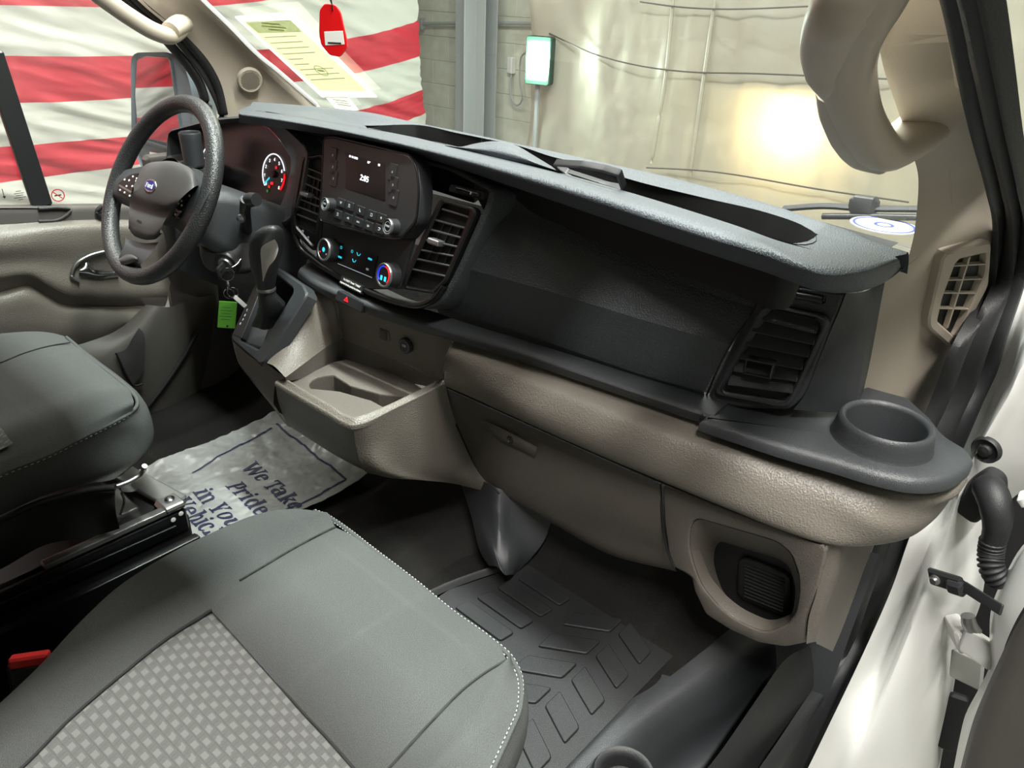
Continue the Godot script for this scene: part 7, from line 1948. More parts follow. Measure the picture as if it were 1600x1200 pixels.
	var bx := at(bp, Vector3(0.1683, 0.36, -0.1423) - Vector3(0.1369, 0.36, -0.0971), Vector3(-0.15, 0.93, -0.25))
	g = Geo.new()
	block(g, Vector3(0.058, 0.10, 0.026), on(bx, 0, -0.056, 0), 0.006)
	part(t, "buckle_body", g, M.black_smooth, 40)
	g = Geo.new()
	block(g, Vector3(0.048, 0.016, 0.018), on(bx, 0, -0.004, 0.004), 0.003)
	part(t, "release_button", g, M.buckle_red, 40)
	g = Geo.new()
	block(g, Vector3(0.03, 0.2, 0.008), on(bx, 0, -0.19, 0), 0.002)
	part(t, "buckle_strap", g, M.deep_black)


func insert_cloth() -> StandardMaterial3D:
	var n := 128
	var im := Image.create(n, n, false, Image.FORMAT_RGB8)
	var r := RandomNumberGenerator.new()
	r.seed = 5
	for y in n:
		for x in n:
			var v := 0.33 + r.randf() * 0.05 + (0.03 if (x + y) % 4 < 2 else 0.0)
			var cx := (x + (32 if y / 32 % 2 else 0)) % 64
			var cy := y % 32
			if cx > 14 and cx < 44 and cy > 4 and cy < 25:
				v = (0.45 if cx % 6 < 3 else 0.39) + r.randf() * 0.04
			elif cx == 60 or cy == 29:
				v -= 0.08
			im.set_pixel(x, y, Color(v, v * 1.02, v))
	var m := mat("insert_cloth", Color(1, 1, 1), 0.9, 0.0, 0.3)
	m.albedo_texture = ImageTexture.create_from_image(im)
	m.uv1_scale = Vector3.ONE * 24.0
	return m


# ---------------------------------------------------------------- the footwells
var crumple := FastNoiseLite.new()

func sheet_height(x: float, z: float) -> float:
	return 0.104 + 0.010 * crumple.get_noise_2d(x * 5.0, z * 5.0) + 0.006 * absf(crumple.get_noise_2d(x * 14.0 + 30.0, z * 14.0)) + 0.012 * exp(-pow((z + 0.93) / 0.03, 2.0))


func footwell() -> void:
	crumple.seed = 21
	crumple.frequency = 1.0
	# printed paper mat on the driver's floor
	var t := thing("paper_floor_mat", "crumpled grey paper floor mat printed with navy lettering in the driver footwell", "floor mat", Vector3(-0.3285, 0.1, -0.7753))
	var corners := [Vector3(-0.5734, 0.105, -0.9388), Vector3(-0.1465, 0.105, -0.9267), Vector3(-0.0355, 0.105, -0.6514), Vector3(-0.5198, 0.105, -0.5559)]
	corners[2] = corners[1] + Vector3(-0.03, 0, 0.48)
	corners[3] = corners[0] + Vector3(0.0, 0, 0.52)
	var g := Geo.new()
	var rows := []
	for i in 61:
		var row := PackedVector3Array()
		for j in 61:
			var p: Vector3 = corners[0].lerp(corners[1], j / 60.0).lerp(corners[3].lerp(corners[2], j / 60.0), i / 60.0)
			row.append(Vector3(p.x, sheet_height(p.x, p.z), p.z))
		rows.append(row)
	g.grid(rows)
	var under := []
	for r in rows:
		var q := PackedVector3Array()
		for p in r:
			q.append(p + Vector3(0, -0.001, 0))
		under.append(q)
	g.grid(under)
	part(t, "sheet", g, M.mat_film, 35)
	var lay := func(p: Vector3) -> Vector3: return Vector3(p.x, sheet_height(p.x, p.z) + 0.0012 + p.y * 0.3, p.z)
	var k := 0
	for w in ["We Take", "Pride", "in Your", "Vehicle"]:
		g = Geo.new()
		var p: Vector3 = [Vector3(-0.3016, 0.105, -0.7498), Vector3(-0.2936, 0.105, -0.6806), Vector3(-0.2923, 0.105, -0.6123), Vector3(-0.2969, 0.105, -0.5614)][k]
		k += 1
		words(g, w, 0.040, Transform3D(Vector3(1, 0, 0.04), Vector3(0.22, 0, -1), Vector3(0, 1, 0), Vector3(p.x + 0.015, 0, p.z + 0.008)), true, true, 0.0005)
		g.bend(lay)
		part(t, "lettering", g, M.print_navy)
	for e in [[Vector3(-0.5087, 0.105, -0.8812), Vector3(-0.4704, 0.105, -0.632)], [Vector3(-0.5176, 0.105, -0.9009), Vector3(-0.1759, 0.105, -0.8783)], [Vector3(-0.1759, 0.105, -0.8783), Vector3(-0.1759, 0.105, -0.8783) + Vector3(-0.01, 0, 0.42)]]:
		g = Geo.new()
		rows = []
		var d: Vector3 = (e[1] - e[0]).normalized().cross(Vector3.UP) * 0.003
		for s in 2:
			var row := PackedVector3Array()
			for i in 41:
				var p: Vector3 = e[0].lerp(e[1], i / 40.0) + d * (1 - 2 * s)
				row.append(lay.call(Vector3(p.x, 0, p.z)))
			rows.append(row)
		g.grid(rows)
		part(t, "border_line", g, M.print_navy)
	# ribbed rubber mat on the passenger floor
	t = thing("rubber_floor_mat", "black ribbed rubber floor mat in the passenger footwell", "floor mat", Vector3(0.52, 0.08, -0.75))
	g = Geo.new()
	var top := 0.092
	net(g, [
		[Vector3(0.37, 0.125, -1.075), Vector3(0.5, 0.125, -1.09), Vector3(0.68, 0.125, -1.08)],
		[Vector3(0.36, 0.137, -1.06), Vector3(0.5, 0.137, -1.075), Vector3(0.69, 0.137, -1.065)],
		[Vector3(0.36, 0.12, -1.04), Vector3(0.5, 0.12, -1.055), Vector3(0.70, 0.12, -1.045)],
		[Vector3(0.34, top, -0.99), Vector3(0.5, top, -1.0), Vector3(0.70, top, -0.99)]], 40, 5)
	g.grid([PackedVector3Array([Vector3(0.34, top, -0.99), Vector3(0.5, top, -1.0), Vector3(0.70, top, -0.99)]), PackedVector3Array([Vector3(0.27, top, -0.80), Vector3(0.5, top, -0.80), Vector3(0.695, top, -0.80)]), PackedVector3Array([Vector3(0.26, top, -0.35), Vector3(0.5, top, -0.35), Vector3(0.685, top, -0.35)])])
	net(g, [
		[Vector3(0.34, top, -0.99), Vector3(0.27, top, -0.80), Vector3(0.26, top, -0.35)],
		[Vector3(0.33, top + 0.012, -0.99), Vector3(0.26, top + 0.012, -0.80), Vector3(0.25, top + 0.012, -0.35)],
		[Vector3(0.32, 0.08, -0.99), Vector3(0.25, 0.08, -0.80), Vector3(0.24, 0.08, -0.35)]], 20, 4)
	part(t, "mat_sheet", g, M.rubber, 50)
	var flat := Transform3D(Vector3.RIGHT, Vector3.FORWARD, Vector3.UP, Vector3(0, top, 0))
	var lugs := []
	for i in 4:
		var z := 0.955 - i * 0.05
		lugs.append([Vector2(0.36 - i * 0.012, z), Vector2(0.47 - i * 0.008, z), Vector2(0.465 - i * 0.008, z - 0.034), Vector2(0.352 - i * 0.012, z - 0.034)])
	for i in 8:
		var z := 0.93 - i * 0.075
		lugs.append([Vector2(0.50, z), Vector2(0.58, z + 0.05), Vector2(0.58, z + 0.005), Vector2(0.50, z - 0.045)])
		lugs.append([Vector2(0.594, z + 0.055), Vector2(0.665, z + 0.02), Vector2(0.665, z - 0.022), Vector2(0.594, z + 0.012)])
		if i > 2:
			lugs.append([Vector2(0.40, z + 0.01), Vector2(0.485, z - 0.04), Vector2(0.485, z - 0.082), Vector2(0.40, z - 0.032)])
			lugs.append([Vector2(0.30, z - 0.03), Vector2(0.385, z + 0.015), Vector2(0.385, z - 0.027), Vector2(0.30, z - 0.072)])
	for lug in lugs:
		g = Geo.new()
		plate(g, rounded(lug, 0.006, 2), flat, -0.001, 0.005, 0.002)
		part(t, "mat_lug", g, M.rubber, 40)
	t = thing("tunnel_carpet", "charcoal carpet hump between paper mat and rubber mat", "carpet", Vector3(0.1, 0.08, -0.9))
	g = Geo.new()
	net(g, [
		[Vector3(-0.10, 0.08, -0.45), Vector3(-0.10, 0.08, -0.75), Vector3(-0.12, 0.09, -0.95), Vector3(-0.12, 0.2, -1.14)],
		[Vector3(0.0, 0.115, -0.45), Vector3(0.0, 0.115, -0.75), Vector3(0.0, 0.14, -0.95), Vector3(0.0, 0.27, -1.12)],
		[Vector3(0.12, 0.115, -0.45), Vector3(0.12, 0.115, -0.75), Vector3(0.12, 0.14, -0.95), Vector3(0.12, 0.27, -1.12)],
		[Vector3(0.22, 0.075, -0.45), Vector3(0.22, 0.075, -0.75), Vector3(0.22, 0.085, -0.95), Vector3(0.24, 0.2, -1.14)]], 30, 6)
	here = t.position
	part(t, "hump", g, M.carpet, 60)
	# step well beside the mat
	t = thing("step_well", "smooth black plastic step well inside the passenger door", "step", Vector3(0.8, -0.1, -0.8))
	g = Geo.new()
	net(g, [
		[Vector3(0.65, 0.078, -0.25), Vector3(0.65, 0.078, -0.62), Vector3(0.66, 0.078, -0.80), Vector3(0.70, 0.085, -0.97), Vector3(0.76, 0.16, -1.14)],
		[Vector3(0.715, 0.078, -0.25), Vector3(0.715, 0.078, -0.62), Vector3(0.728, 0.078, -0.82), Vector3(0.765, 0.08, -0.99), Vector3(0.815, 0.10, -1.15)],
		[Vector3(0.745, 0.02, -0.25), Vector3(0.75, 0.02, -0.64), Vector3(0.762, 0.02, -0.86), Vector3(0.80, 0.02, -1.02), Vector3(0.835, 0.03, -1.16)],
		[Vector3(0.77, -0.07, -0.25), Vector3(0.775, -0.07, -0.66), Vector3(0.785, -0.07, -0.88), Vector3(0.82, -0.07, -1.03), Vector3(0.85, -0.05, -1.17)],
		[Vector3(0.89, -0.10, -0.25), Vector3(0.89, -0.10, -0.70), Vector3(0.89, -0.10, -0.92), Vector3(0.89, -0.10, -1.05), Vector3(0.89, -0.06, -1.17)]], 50, 6)
	net(g, [
		[Vector3(0.70, -0.1, -1.18), Vector3(0.93, -0.1, -1.24)],
		[Vector3(0.70, 0.1, -1.18), Vector3(0.93, 0.1, -1.25)],
		[Vector3(0.70, 0.3, -1.2), Vector3(0.93, 0.3, -1.26)]], 8, 2)
	part(t, "well", g, M.black_plastic, 60)
	g = Geo.new()
	net(g, [
		[Vector3(0.85, 0.0875, -0.7169), Vector3(0.85, 0.0404, -0.8782), Vector3(0.855, 0.0701, -1.0038), Vector3(0.86, 0.0977, -1.0949), Vector3(0.87, 0.0514, -1.2179)],
		[Vector3(0.865, 0.0164, -0.7921), Vector3(0.868, -0.0163, -0.9362), Vector3(0.872, 0.0271, -1.0404), Vector3(0.876, 0.0374, -1.1573), Vector3(0.885, 0.0029, -1.2794)],
		[Vector3(0.895, -0.1439, -0.9584), Vector3(0.897, -0.1521, -1.0839), Vector3(0.9, -0.0824, -1.1809), Vector3(0.9, -0.0415, -1.2784), Vector3(0.9, -0.0446, -1.3531)]], 30, 6)
	part(t, "sill_cover", g, M.rubber, 60)
	g = Geo.new()
	lathe(g, [Vector2(0.052, -0.02), Vector2(0.052, 0.004), Vector2(0.048, 0.012), Vector2(0.040, 0.010), Vector2(0.037, 0.0), Vector2(0.035, -0.02), Vector2(0.0001, -0.02)], Transform3D(Vector3.RIGHT, Vector3.FORWARD, Vector3.UP, Vector3(0.7706, 0.1, -0.7002) + Vector3(0, -0.006, 0)), 40)
	part(t, "floor_ring", g, M.rubber, 60)


# ---------------------------------------------------------------- driver's door, mirror
func driver_side() -> void:
	var t := thing("driver_door", "closed driver door with a grey inner panel, black map pocket and chrome release handle", "door", Vector3(-0.93, 0.4942, -0.6426))
	var g := Geo.new()
	net(g, [
		[Vector3(-0.96, 0.7096, -0.3994), Vector3(-0.96, 0.6939, -0.511), Vector3(-0.96, 0.6775, -0.6195), Vector3(-0.96, 0.6595, -0.7385), Vector3(-0.96, 0.6292, -0.9216)],
		[Vector3(-0.935, 0.7099, -0.3931), Vector3(-0.935, 0.6941, -0.5033), Vector3(-0.935, 0.6776, -0.6106), Vector3(-0.935, 0.6595, -0.7282), Vector3(-0.935, 0.6292, -0.9092)],
		[Vector3(-0.925, 0.6736, -0.3805), Vector3(-0.925, 0.6573, -0.4909), Vector3(-0.925, 0.6428, -0.6208), Vector3(-0.925, 0.6271, -0.7251), Vector3(-0.925, 0.5905, -0.8972)]], 50, 4)
	part(t, "sill_cap", g, M.door_brown, 50)
	g = Geo.new()
	net(g, [[Vector3(-0.928, 0.7115, -0.3917), Vector3(-0.928, 0.6944, -0.5012), Vector3(-0.928, 0.681, -0.5802), Vector3(-0.928, 0.6658, -0.6511)], [Vector3(-0.948, 0.6873, -0.3902), Vector3(-0.948, 0.6719, -0.5017), Vector3(-0.948, 0.6608, -0.5823), Vector3(-0.948, 0.6556, -0.6488)], [Vector3(-0.925, 0.6763, -0.3813), Vector3(-0.925, 0.6588, -0.4913), Vector3(-0.925, 0.6526, -0.5582), Vector3(-0.925, 0.6464, -0.6187)]], 24, 4)
	part(t, "pull_recess", g, M.door_brown, 50)
	g = Geo.new()
	tube(g, [Vector3(-0.924, 0.6805, -0.5787), Vector3(-0.924, 0.6726, -0.6347), Vector3(-0.924, 0.6668, -0.6498), Vector3(-0.924, 0.6585, -0.6419), Vector3(-0.924, 0.6479, -0.6202), Vector3(-0.924, 0.6504, -0.5715)], 0.004, 24, 8)
	part(t, "recess_edge", g, M.hub_plastic, 50)
	g = Geo.new()
	net(g, [
		[Vector3(-0.925, 0.6736, -0.3805), Vector3(-0.925, 0.6573, -0.4909), Vector3(-0.925, 0.6428, -0.6208), Vector3(-0.925, 0.6271, -0.7251), Vector3(-0.925, 0.5905, -0.8972)],
		[Vector3(-0.9, 0.6495, -0.3675), Vector3(-0.9, 0.6349, -0.4775), Vector3(-0.9, 0.6313, -0.6163), Vector3(-0.9, 0.6164, -0.7124), Vector3(-0.9, 0.5772, -0.8824)],
		[Vector3(-0.895, 0.6287, -0.3605), Vector3(-0.895, 0.6143, -0.4707), Vector3(-0.895, 0.6018, -0.6077), Vector3(-0.895, 0.584, -0.7034), Vector3(-0.895, 0.544, -0.8738)],
		[Vector3(-0.905, 0.5934, -0.3535), Vector3(-0.905, 0.5758, -0.464), Vector3(-0.905, 0.561, -0.5435), Vector3(-0.905, 0.5323, -0.6258), Vector3(-0.905, 0.4976, -0.7304), Vector3(-0.905, 0.4662, -0.8646)],
		[Vector3(-0.905, 0.5663, -0.3461), Vector3(-0.905, 0.5398, -0.4549), Vector3(-0.905, 0.5285, -0.5214), Vector3(-0.905, 0.4964, -0.5499), Vector3(-0.905, 0.4628, -0.5871), Vector3(-0.905, 0.4425, -0.6372), Vector3(-0.905, 0.3897, -0.8359)],
		[Vector3(-0.915, 0.5575, -0.3462), Vector3(-0.915, 0.5304, -0.4556), Vector3(-0.915, 0.5205, -0.5229), Vector3(-0.915, 0.4881, -0.5515), Vector3(-0.915, 0.4542, -0.5889), Vector3(-0.915, 0.4337, -0.6392), Vector3(-0.915, 0.3801, -0.839)],
		[Vector3(-0.94, 0.5232, -0.3433), Vector3(-0.94, 0.4944, -0.4542), Vector3(-0.94, 0.4932, -0.5175), Vector3(-0.94, 0.4633, -0.5471), Vector3(-0.94, 0.4318, -0.573), Vector3(-0.94, 0.4071, -0.6434), Vector3(-0.94, 0.3495, -0.8381)]], 60, 5)
	part(t, "upper_panel", g, M.grey_plastic, 40)
	g = Geo.new()
	net(g, [
		[Vector3(-0.94, 0.5232, -0.3433), Vector3(-0.94, 0.4944, -0.4542), Vector3(-0.94, 0.4932, -0.5175), Vector3(-0.94, 0.4633, -0.5471), Vector3(-0.94, 0.4318, -0.573), Vector3(-0.94, 0.4071, -0.6434), Vector3(-0.94, 0.3641, -0.7855)],
		[Vector3(-0.92, 0.5166, -0.3363), Vector3(-0.92, 0.4889, -0.4466), Vector3(-0.92, 0.4874, -0.5094), Vector3(-0.92, 0.4575, -0.5386), Vector3(-0.92, 0.426, -0.5644), Vector3(-0.92, 0.3994, -0.6337), Vector3(-0.92, 0.355, -0.7637)],
		[Vector3(-0.915, 0.4667, -0.3214), Vector3(-0.915, 0.4377, -0.4321), Vector3(-0.915, 0.421, -0.5134), Vector3(-0.915, 0.379, -0.5717), Vector3(-0.915, 0.3589, -0.6391), Vector3(-0.915, 0.3435, -0.7291)],
		[Vector3(-0.93, 0.4008, -0.3072), Vector3(-0.93, 0.3681, -0.419), Vector3(-0.93, 0.3446, -0.5033), Vector3(-0.93, 0.3122, -0.5812), Vector3(-0.93, 0.3088, -0.6511), Vector3(-0.93, 0.3195, -0.6908)]], 50, 5)
	part(t, "lower_panel", g, M.grey_plastic, 40)
	g = Geo.new()
	net(g, [
		[Vector3(-0.915, 0.3797, -0.7769), Vector3(-0.915, 0.3269, -0.6825), Vector3(-0.915, 0.3202, -0.6307), Vector3(-0.915, 0.3181, -0.55), Vector3(-0.915, 0.3162, -0.4734)],
		[Vector3(-0.875, 0.3843, -0.7894), Vector3(-0.875, 0.3257, -0.7163), Vector3(-0.875, 0.2972, -0.6558), Vector3(-0.875, 0.2549, -0.584), Vector3(-0.875, 0.2465, -0.5032)],
		[Vector3(-0.865, 0.3767, -0.8139), Vector3(-0.865, 0.2751, -0.764), Vector3(-0.865, 0.1758, -0.7033), Vector3(-0.865, 0.098, -0.6396), Vector3(-0.865, 0.0525, -0.5524)],
		[Vector3(-0.865, 0.3815, -0.8665), Vector3(-0.865, 0.2136, -0.8274), Vector3(-0.865, 0.0664, -0.7682), Vector3(-0.865, -0.0407, -0.7098), Vector3(-0.865, -0.1452, -0.5992)],
		[Vector3(-0.9, 0.3584, -0.9896), Vector3(-0.9, 0.1671, -0.928), Vector3(-0.9, 0.0143, -0.861), Vector3(-0.9, -0.0983, -0.8002), Vector3(-0.9, -0.2496, -0.6712)]], 40, 5)
	part(t, "map_pocket", g, M.door_brown, 50)
	g = Geo.new()
	net(g, [[Vector3(-0.862, 0.3422, -0.7259), Vector3(-0.862, 0.3155, -0.7015), Vector3(-0.862, 0.2919, -0.6796), Vector3(-0.862, 0.2885, -0.6552)], [Vector3(-0.858, 0.3261, -0.7331), Vector3(-0.858, 0.2904, -0.7121), Vector3(-0.858, 0.2583, -0.6917), Vector3(-0.858, 0.2453, -0.6615)], [Vector3(-0.858, 0.2955, -0.7324), Vector3(-0.858, 0.2519, -0.7221), Vector3(-0.858, 0.2095, -0.7067), Vector3(-0.858, 0.1855, -0.6736)]], 16, 4)
	part(t, "speaker_mesh", g, M.hub_plastic, 60)
	g = Geo.new()
	tube(g, [Vector3(-0.857, 0.2931, -0.6523), Vector3(-0.857, 0.2542, -0.6595), Vector3(-0.857, 0.2119, -0.668), Vector3(-0.857, 0.1811, -0.6811), Vector3(-0.857, 0.1793, -0.7021)], 0.003, 20, 8)
	tube(g, [Vector3(-0.857, 0.2812, -0.8795), Vector3(-0.857, 0.2176, -0.8241), Vector3(-0.857, 0.1493, -0.7549), Vector3(-0.857, 0.1063, -0.7042)], 0.006, 20, 8)
	part(t, "pocket_edge", g, M.deep_black, 60)
	# release handle
	g = Geo.new()
	net(g, [[Vector3(-0.9, 0.4997, -0.6104), Vector3(-0.9, 0.5314, -0.6206), Vector3(-0.9, 0.5483, -0.6506), Vector3(-0.9, 0.5531, -0.691), Vector3(-0.9, 0.5497, -0.7389)], [Vector3(-0.925, 0.4962, -0.6254), Vector3(-0.925, 0.5211, -0.6372), Vector3(-0.925, 0.5354, -0.6655), Vector3(-0.925, 0.5379, -0.7013), Vector3(-0.925, 0.5316, -0.7461)], [Vector3(-0.93, 0.4798, -0.6299), Vector3(-0.93, 0.4876, -0.6411), Vector3(-0.93, 0.4768, -0.6708), Vector3(-0.93, 0.4677, -0.6933), Vector3(-0.93, 0.4543, -0.7324)]], 24, 4)
	part(t, "handle_recess", g, M.deep_black, 50)
	g = Geo.new()
	tube(g, [Vector3(-0.893, 0.4944, -0.6188), Vector3(-0.893, 0.5061, -0.6061), Vector3(-0.893, 0.5356, -0.6173), Vector3(-0.893, 0.5506, -0.6483), Vector3(-0.893, 0.5554, -0.6885), Vector3(-0.893, 0.5533, -0.7301)], 0.005, 30, 8)
	part(t, "handle_bezel", g, M.satin, 60)
	g = Geo.new()
	net(g, [[Vector3(-0.898, 0.5258, -0.6324), Vector3(-0.898, 0.537, -0.6504), Vector3(-0.898, 0.5159, -0.6599), Vector3(-0.898, 0.5083, -0.6773), Vector3(-0.898, 0.5002, -0.7196)], [Vector3(-0.888, 0.5204, -0.6227), Vector3(-0.888, 0.5163, -0.6403), Vector3(-0.888, 0.5047, -0.6597), Vector3(-0.888, 0.4993, -0.6825), Vector3(-0.888, 0.4928, -0.717)], [Vector3(-0.895, 0.5071, -0.6209), Vector3(-0.895, 0.4961, -0.6449), Vector3(-0.895, 0.4861, -0.6713), Vector3(-0.895, 0.4842, -0.6936), Vector3(-0.895, 0.4814, -0.7194)]], 20, 4)
	part(t, "release_handle", g, M.chrome, 60)
	g = Geo.new()
	tube(g, [Vector3(-0.918, 0.6639, -0.7221), Vector3(-0.918, 0.6533, -0.7072), Vector3(-0.918, 0.6358, -0.7129), Vector3(-0.918, 0.6232, -0.7455)], 0.006, 14, 8)
	part(t, "mirror_switch_edge", g, M.deep_black, 60)
	# glass with its divider bar
	g = Geo.new()
	plate(g, PackedVector2Array([Vector2(-0.30, -0.16), Vector2(0.75, -0.16), Vector2(0.75, 0.66), Vector2(0.16, 0.66), Vector2(-0.18, 0.33), Vector2(-0.36, 0.08)]), Transform3D(Vector3.BACK, Vector3.UP, Vector3.LEFT, Vector3(-0.955, 0.82, -0.75)), 0.0, 0.004, 0.001)
	part(t, "window_glass", g, M.glass)
	g = Geo.new()
	bar(g, Vector3(-0.95, 1.0271, -0.5749), Vector3(-0.95, 0.6786, -0.5959), 0.045, 0.02, 0.004, Vector3(1, 0, 0))
	part(t, "divider_bar", g, M.black_smooth, 40)
	# frame along the pillar
	g = Geo.new()
	tube(g, [Vector3(-0.945, 1.2123, -0.8361), Vector3(-0.945, 1.1337, -0.8862), Vector3(-0.945, 1.0833, -0.9407), Vector3(-0.945, 1.0298, -0.9837), Vector3(-0.945, 0.978, -1.023), Vector3(-0.945, 0.9292, -1.047), Vector3(-0.945, 0.8797, -1.0535), Vector3(-0.945, 0.8211, -1.0514), Vector3(-0.945, 0.7525, -1.0478), Vector3(-0.945, 0.6468, -1.0345)], 0.017, 50, 10, false, 0.7)
	part(t, "window_frame", g, M.rubber, 60)
	g = Geo.new()
	tube(g, [Vector3(-0.925, 1.2131, -0.8496), Vector3(-0.925, 1.1347, -0.9036), Vector3(-0.925, 1.0843, -0.9606), Vector3(-0.925, 1.0307, -1.0045), Vector3(-0.925, 0.9742, -1.0439), Vector3(-0.925, 0.9219, -1.0681), Vector3(-0.925, 0.88, -1.082), Vector3(-0.925, 0.8206, -1.0861)], 0.010, 50, 10)
	part(t, "frame_trim", g, M.hub_plastic, 60)
	g = Geo.new()
	tube(g, [Vector3(-0.905, 1.2139, -0.863), Vector3(-0.905, 1.1356, -0.9163), Vector3(-0.905, 1.0854, -0.974), Vector3(-0.905, 1.0319, -1.0185), Vector3(-0.905, 0.9786, -1.0555), Vector3(-0.905, 0.9267, -1.0764), Vector3(-0.905, 0.8772, -1.0836), Vector3(-0.905, 0.8232, -1.0867)], 0.012, 50, 10)
	part(t, "door_gasket", g, M.rubber, 60)
	# small pictograms on the panes
	var xf: Transform3D = Transform3D(Vector3(0, 0, -1), Vector3(0, 1, 0), Vector3(1, 0, 0), Vector3(-0.955, 0.8, -0.7))
	var face := xf * Transform3D(Basis(), Vector3(0, 0, 0.002))
	g = Geo.new()
	var c := Vector2(-0.0628, -0.1021)
	lathe(g, [Vector2(0.0155, 0), Vector2(0.0155, 0.0006), Vector2(0.0132, 0.0006), Vector2(0.0132, 0)], on(face, c.x, c.y), 32)
	bar(g, on(face, c.x - 0.009, c.y + 0.009).origin, on(face, c.x + 0.009, c.y - 0.009).origin, 0.0024, 0.0008, 0.0002, xf.basis.z)
	part(t, "no_smoking_mark", g, M.print_red)
	g = Geo.new()
	block(g, Vector3(0.016, 0.003, 0.0006), on(face, c.x, c.y), 0.0002)
	part(t, "cigarette_mark", g, M.print_black)
	g = Geo.new()
	c = Vector2(-0.1775, -0.0811)
	block(g, Vector3(0.0015, 0.018, 0.0006), on(face, c.x, c.y + 0.003), 0.0002)
	fill(g, PackedVector2Array([Vector2(c.x - 0.004, c.y - 0.005), Vector2(c.x + 0.004, c.y - 0.005), Vector2(c.x, c.y - 0.011)]), face, 0.0004)
	part(t, "arrow_mark", g, M.print_black)
	for i in 5:
		g = Geo.new()
		c = Vector2(-0.1454, -0.0892)
		block(g, Vector3([0.012, 0.022, 0.016, 0.026, 0.010][i], 0.0014, 0.0006), on(face, c.x, c.y + 0.010 - i * 0.005), 0.0002)
		part(t, "small_print", g, M.print_black)
	# exterior mirror
	xf = Transform3D(Vector3(0.9798, 0, -0.2), Vector3(-0.006, 0.9996, -0.0294), Vector3(0.1999, 0.03, 0.9794), Vector3(-1.22, 0.87, -1.06))
	t = thing("door_mirror", "grey exterior mirror with two panes seen through the driver window", "mirror", xf.origin)
	var up_pane := rounded([Vector2(-0.0827, 0.0995), Vector2(-0.0362, 0.1114), Vector2(0.0651, 0.1134), Vector2(0.0671, -0.1299), Vector2(-0.1371, -0.1281), Vector2(-0.12, -0.0066)], 0.012)
	g = Geo.new()
	plate(g, up_pane, xf, -0.004, 0.003, 0.002)
	part(t, "upper_pane", g, M.mirror_face)
	g = Geo.new()
	plate(g, rounded([Vector2(-0.0946, -0.1652), Vector2(0.0601, -0.1626), Vector2(0.0504, -0.2076), Vector2(-0.0199, -0.2057), Vector2(-0.0974, -0.2006)], 0.006), xf, -0.004, 0.003, 0.002)
	part(t, "lower_pane", g, M.mirror_face)
	g = Geo.new()
	var shell := same(rounded([Vector2(-0.1006, 0.0983), Vector2(-0.075, 0.1173), Vector2(0.0742, 0.129), Vector2(0.1304, 0.1146), Vector2(0.1516, 0.0356), Vector2(0.1119, -0.1877), Vector2(0.0453, -0.2314), Vector2(-0.1303, -0.2327), Vector2(-0.1654, -0.1527)], 0.02), 60)
	g.loft([lift(shell, xf, 0.010), lift(shell, xf, -0.02), lift(inset(shell, 0.02), xf, -0.09), lift(inset(shell, 0.06), xf, -0.13)], false)
	g.cap(lift(inset(shell, 0.06), xf, -0.13))
	part(t, "housing", g, M.mirror_grey, 50)
	g = Geo.new()
	fill(g, shell, xf, -0.006)
	part(t, "backing", g, M.mirror_grey)
	g = Geo.new()
	bar(g, on(xf, Vector2(-0.1483, -0.1352).x, Vector2(-0.1483, -0.1352).y, 0.004).origin, on(xf, Vector2(0.0681, -0.1522).x, Vector2(0.0681, -0.1522).y, 0.004).origin, 0.014, 0.014, 0.004, xf.basis.z)
	part(t, "pane_divider", g, M.black_smooth)
	g = Geo.new()
	tube(g, [xf * Vector3(0.02, -0.16, -0.06), xf * Vector3(0.10, -0.19, -0.05), Vector3(-0.98, 0.70, -1.02)], 0.03, 14, 12)
	part(t, "arm", g, M.mirror_grey, 60)


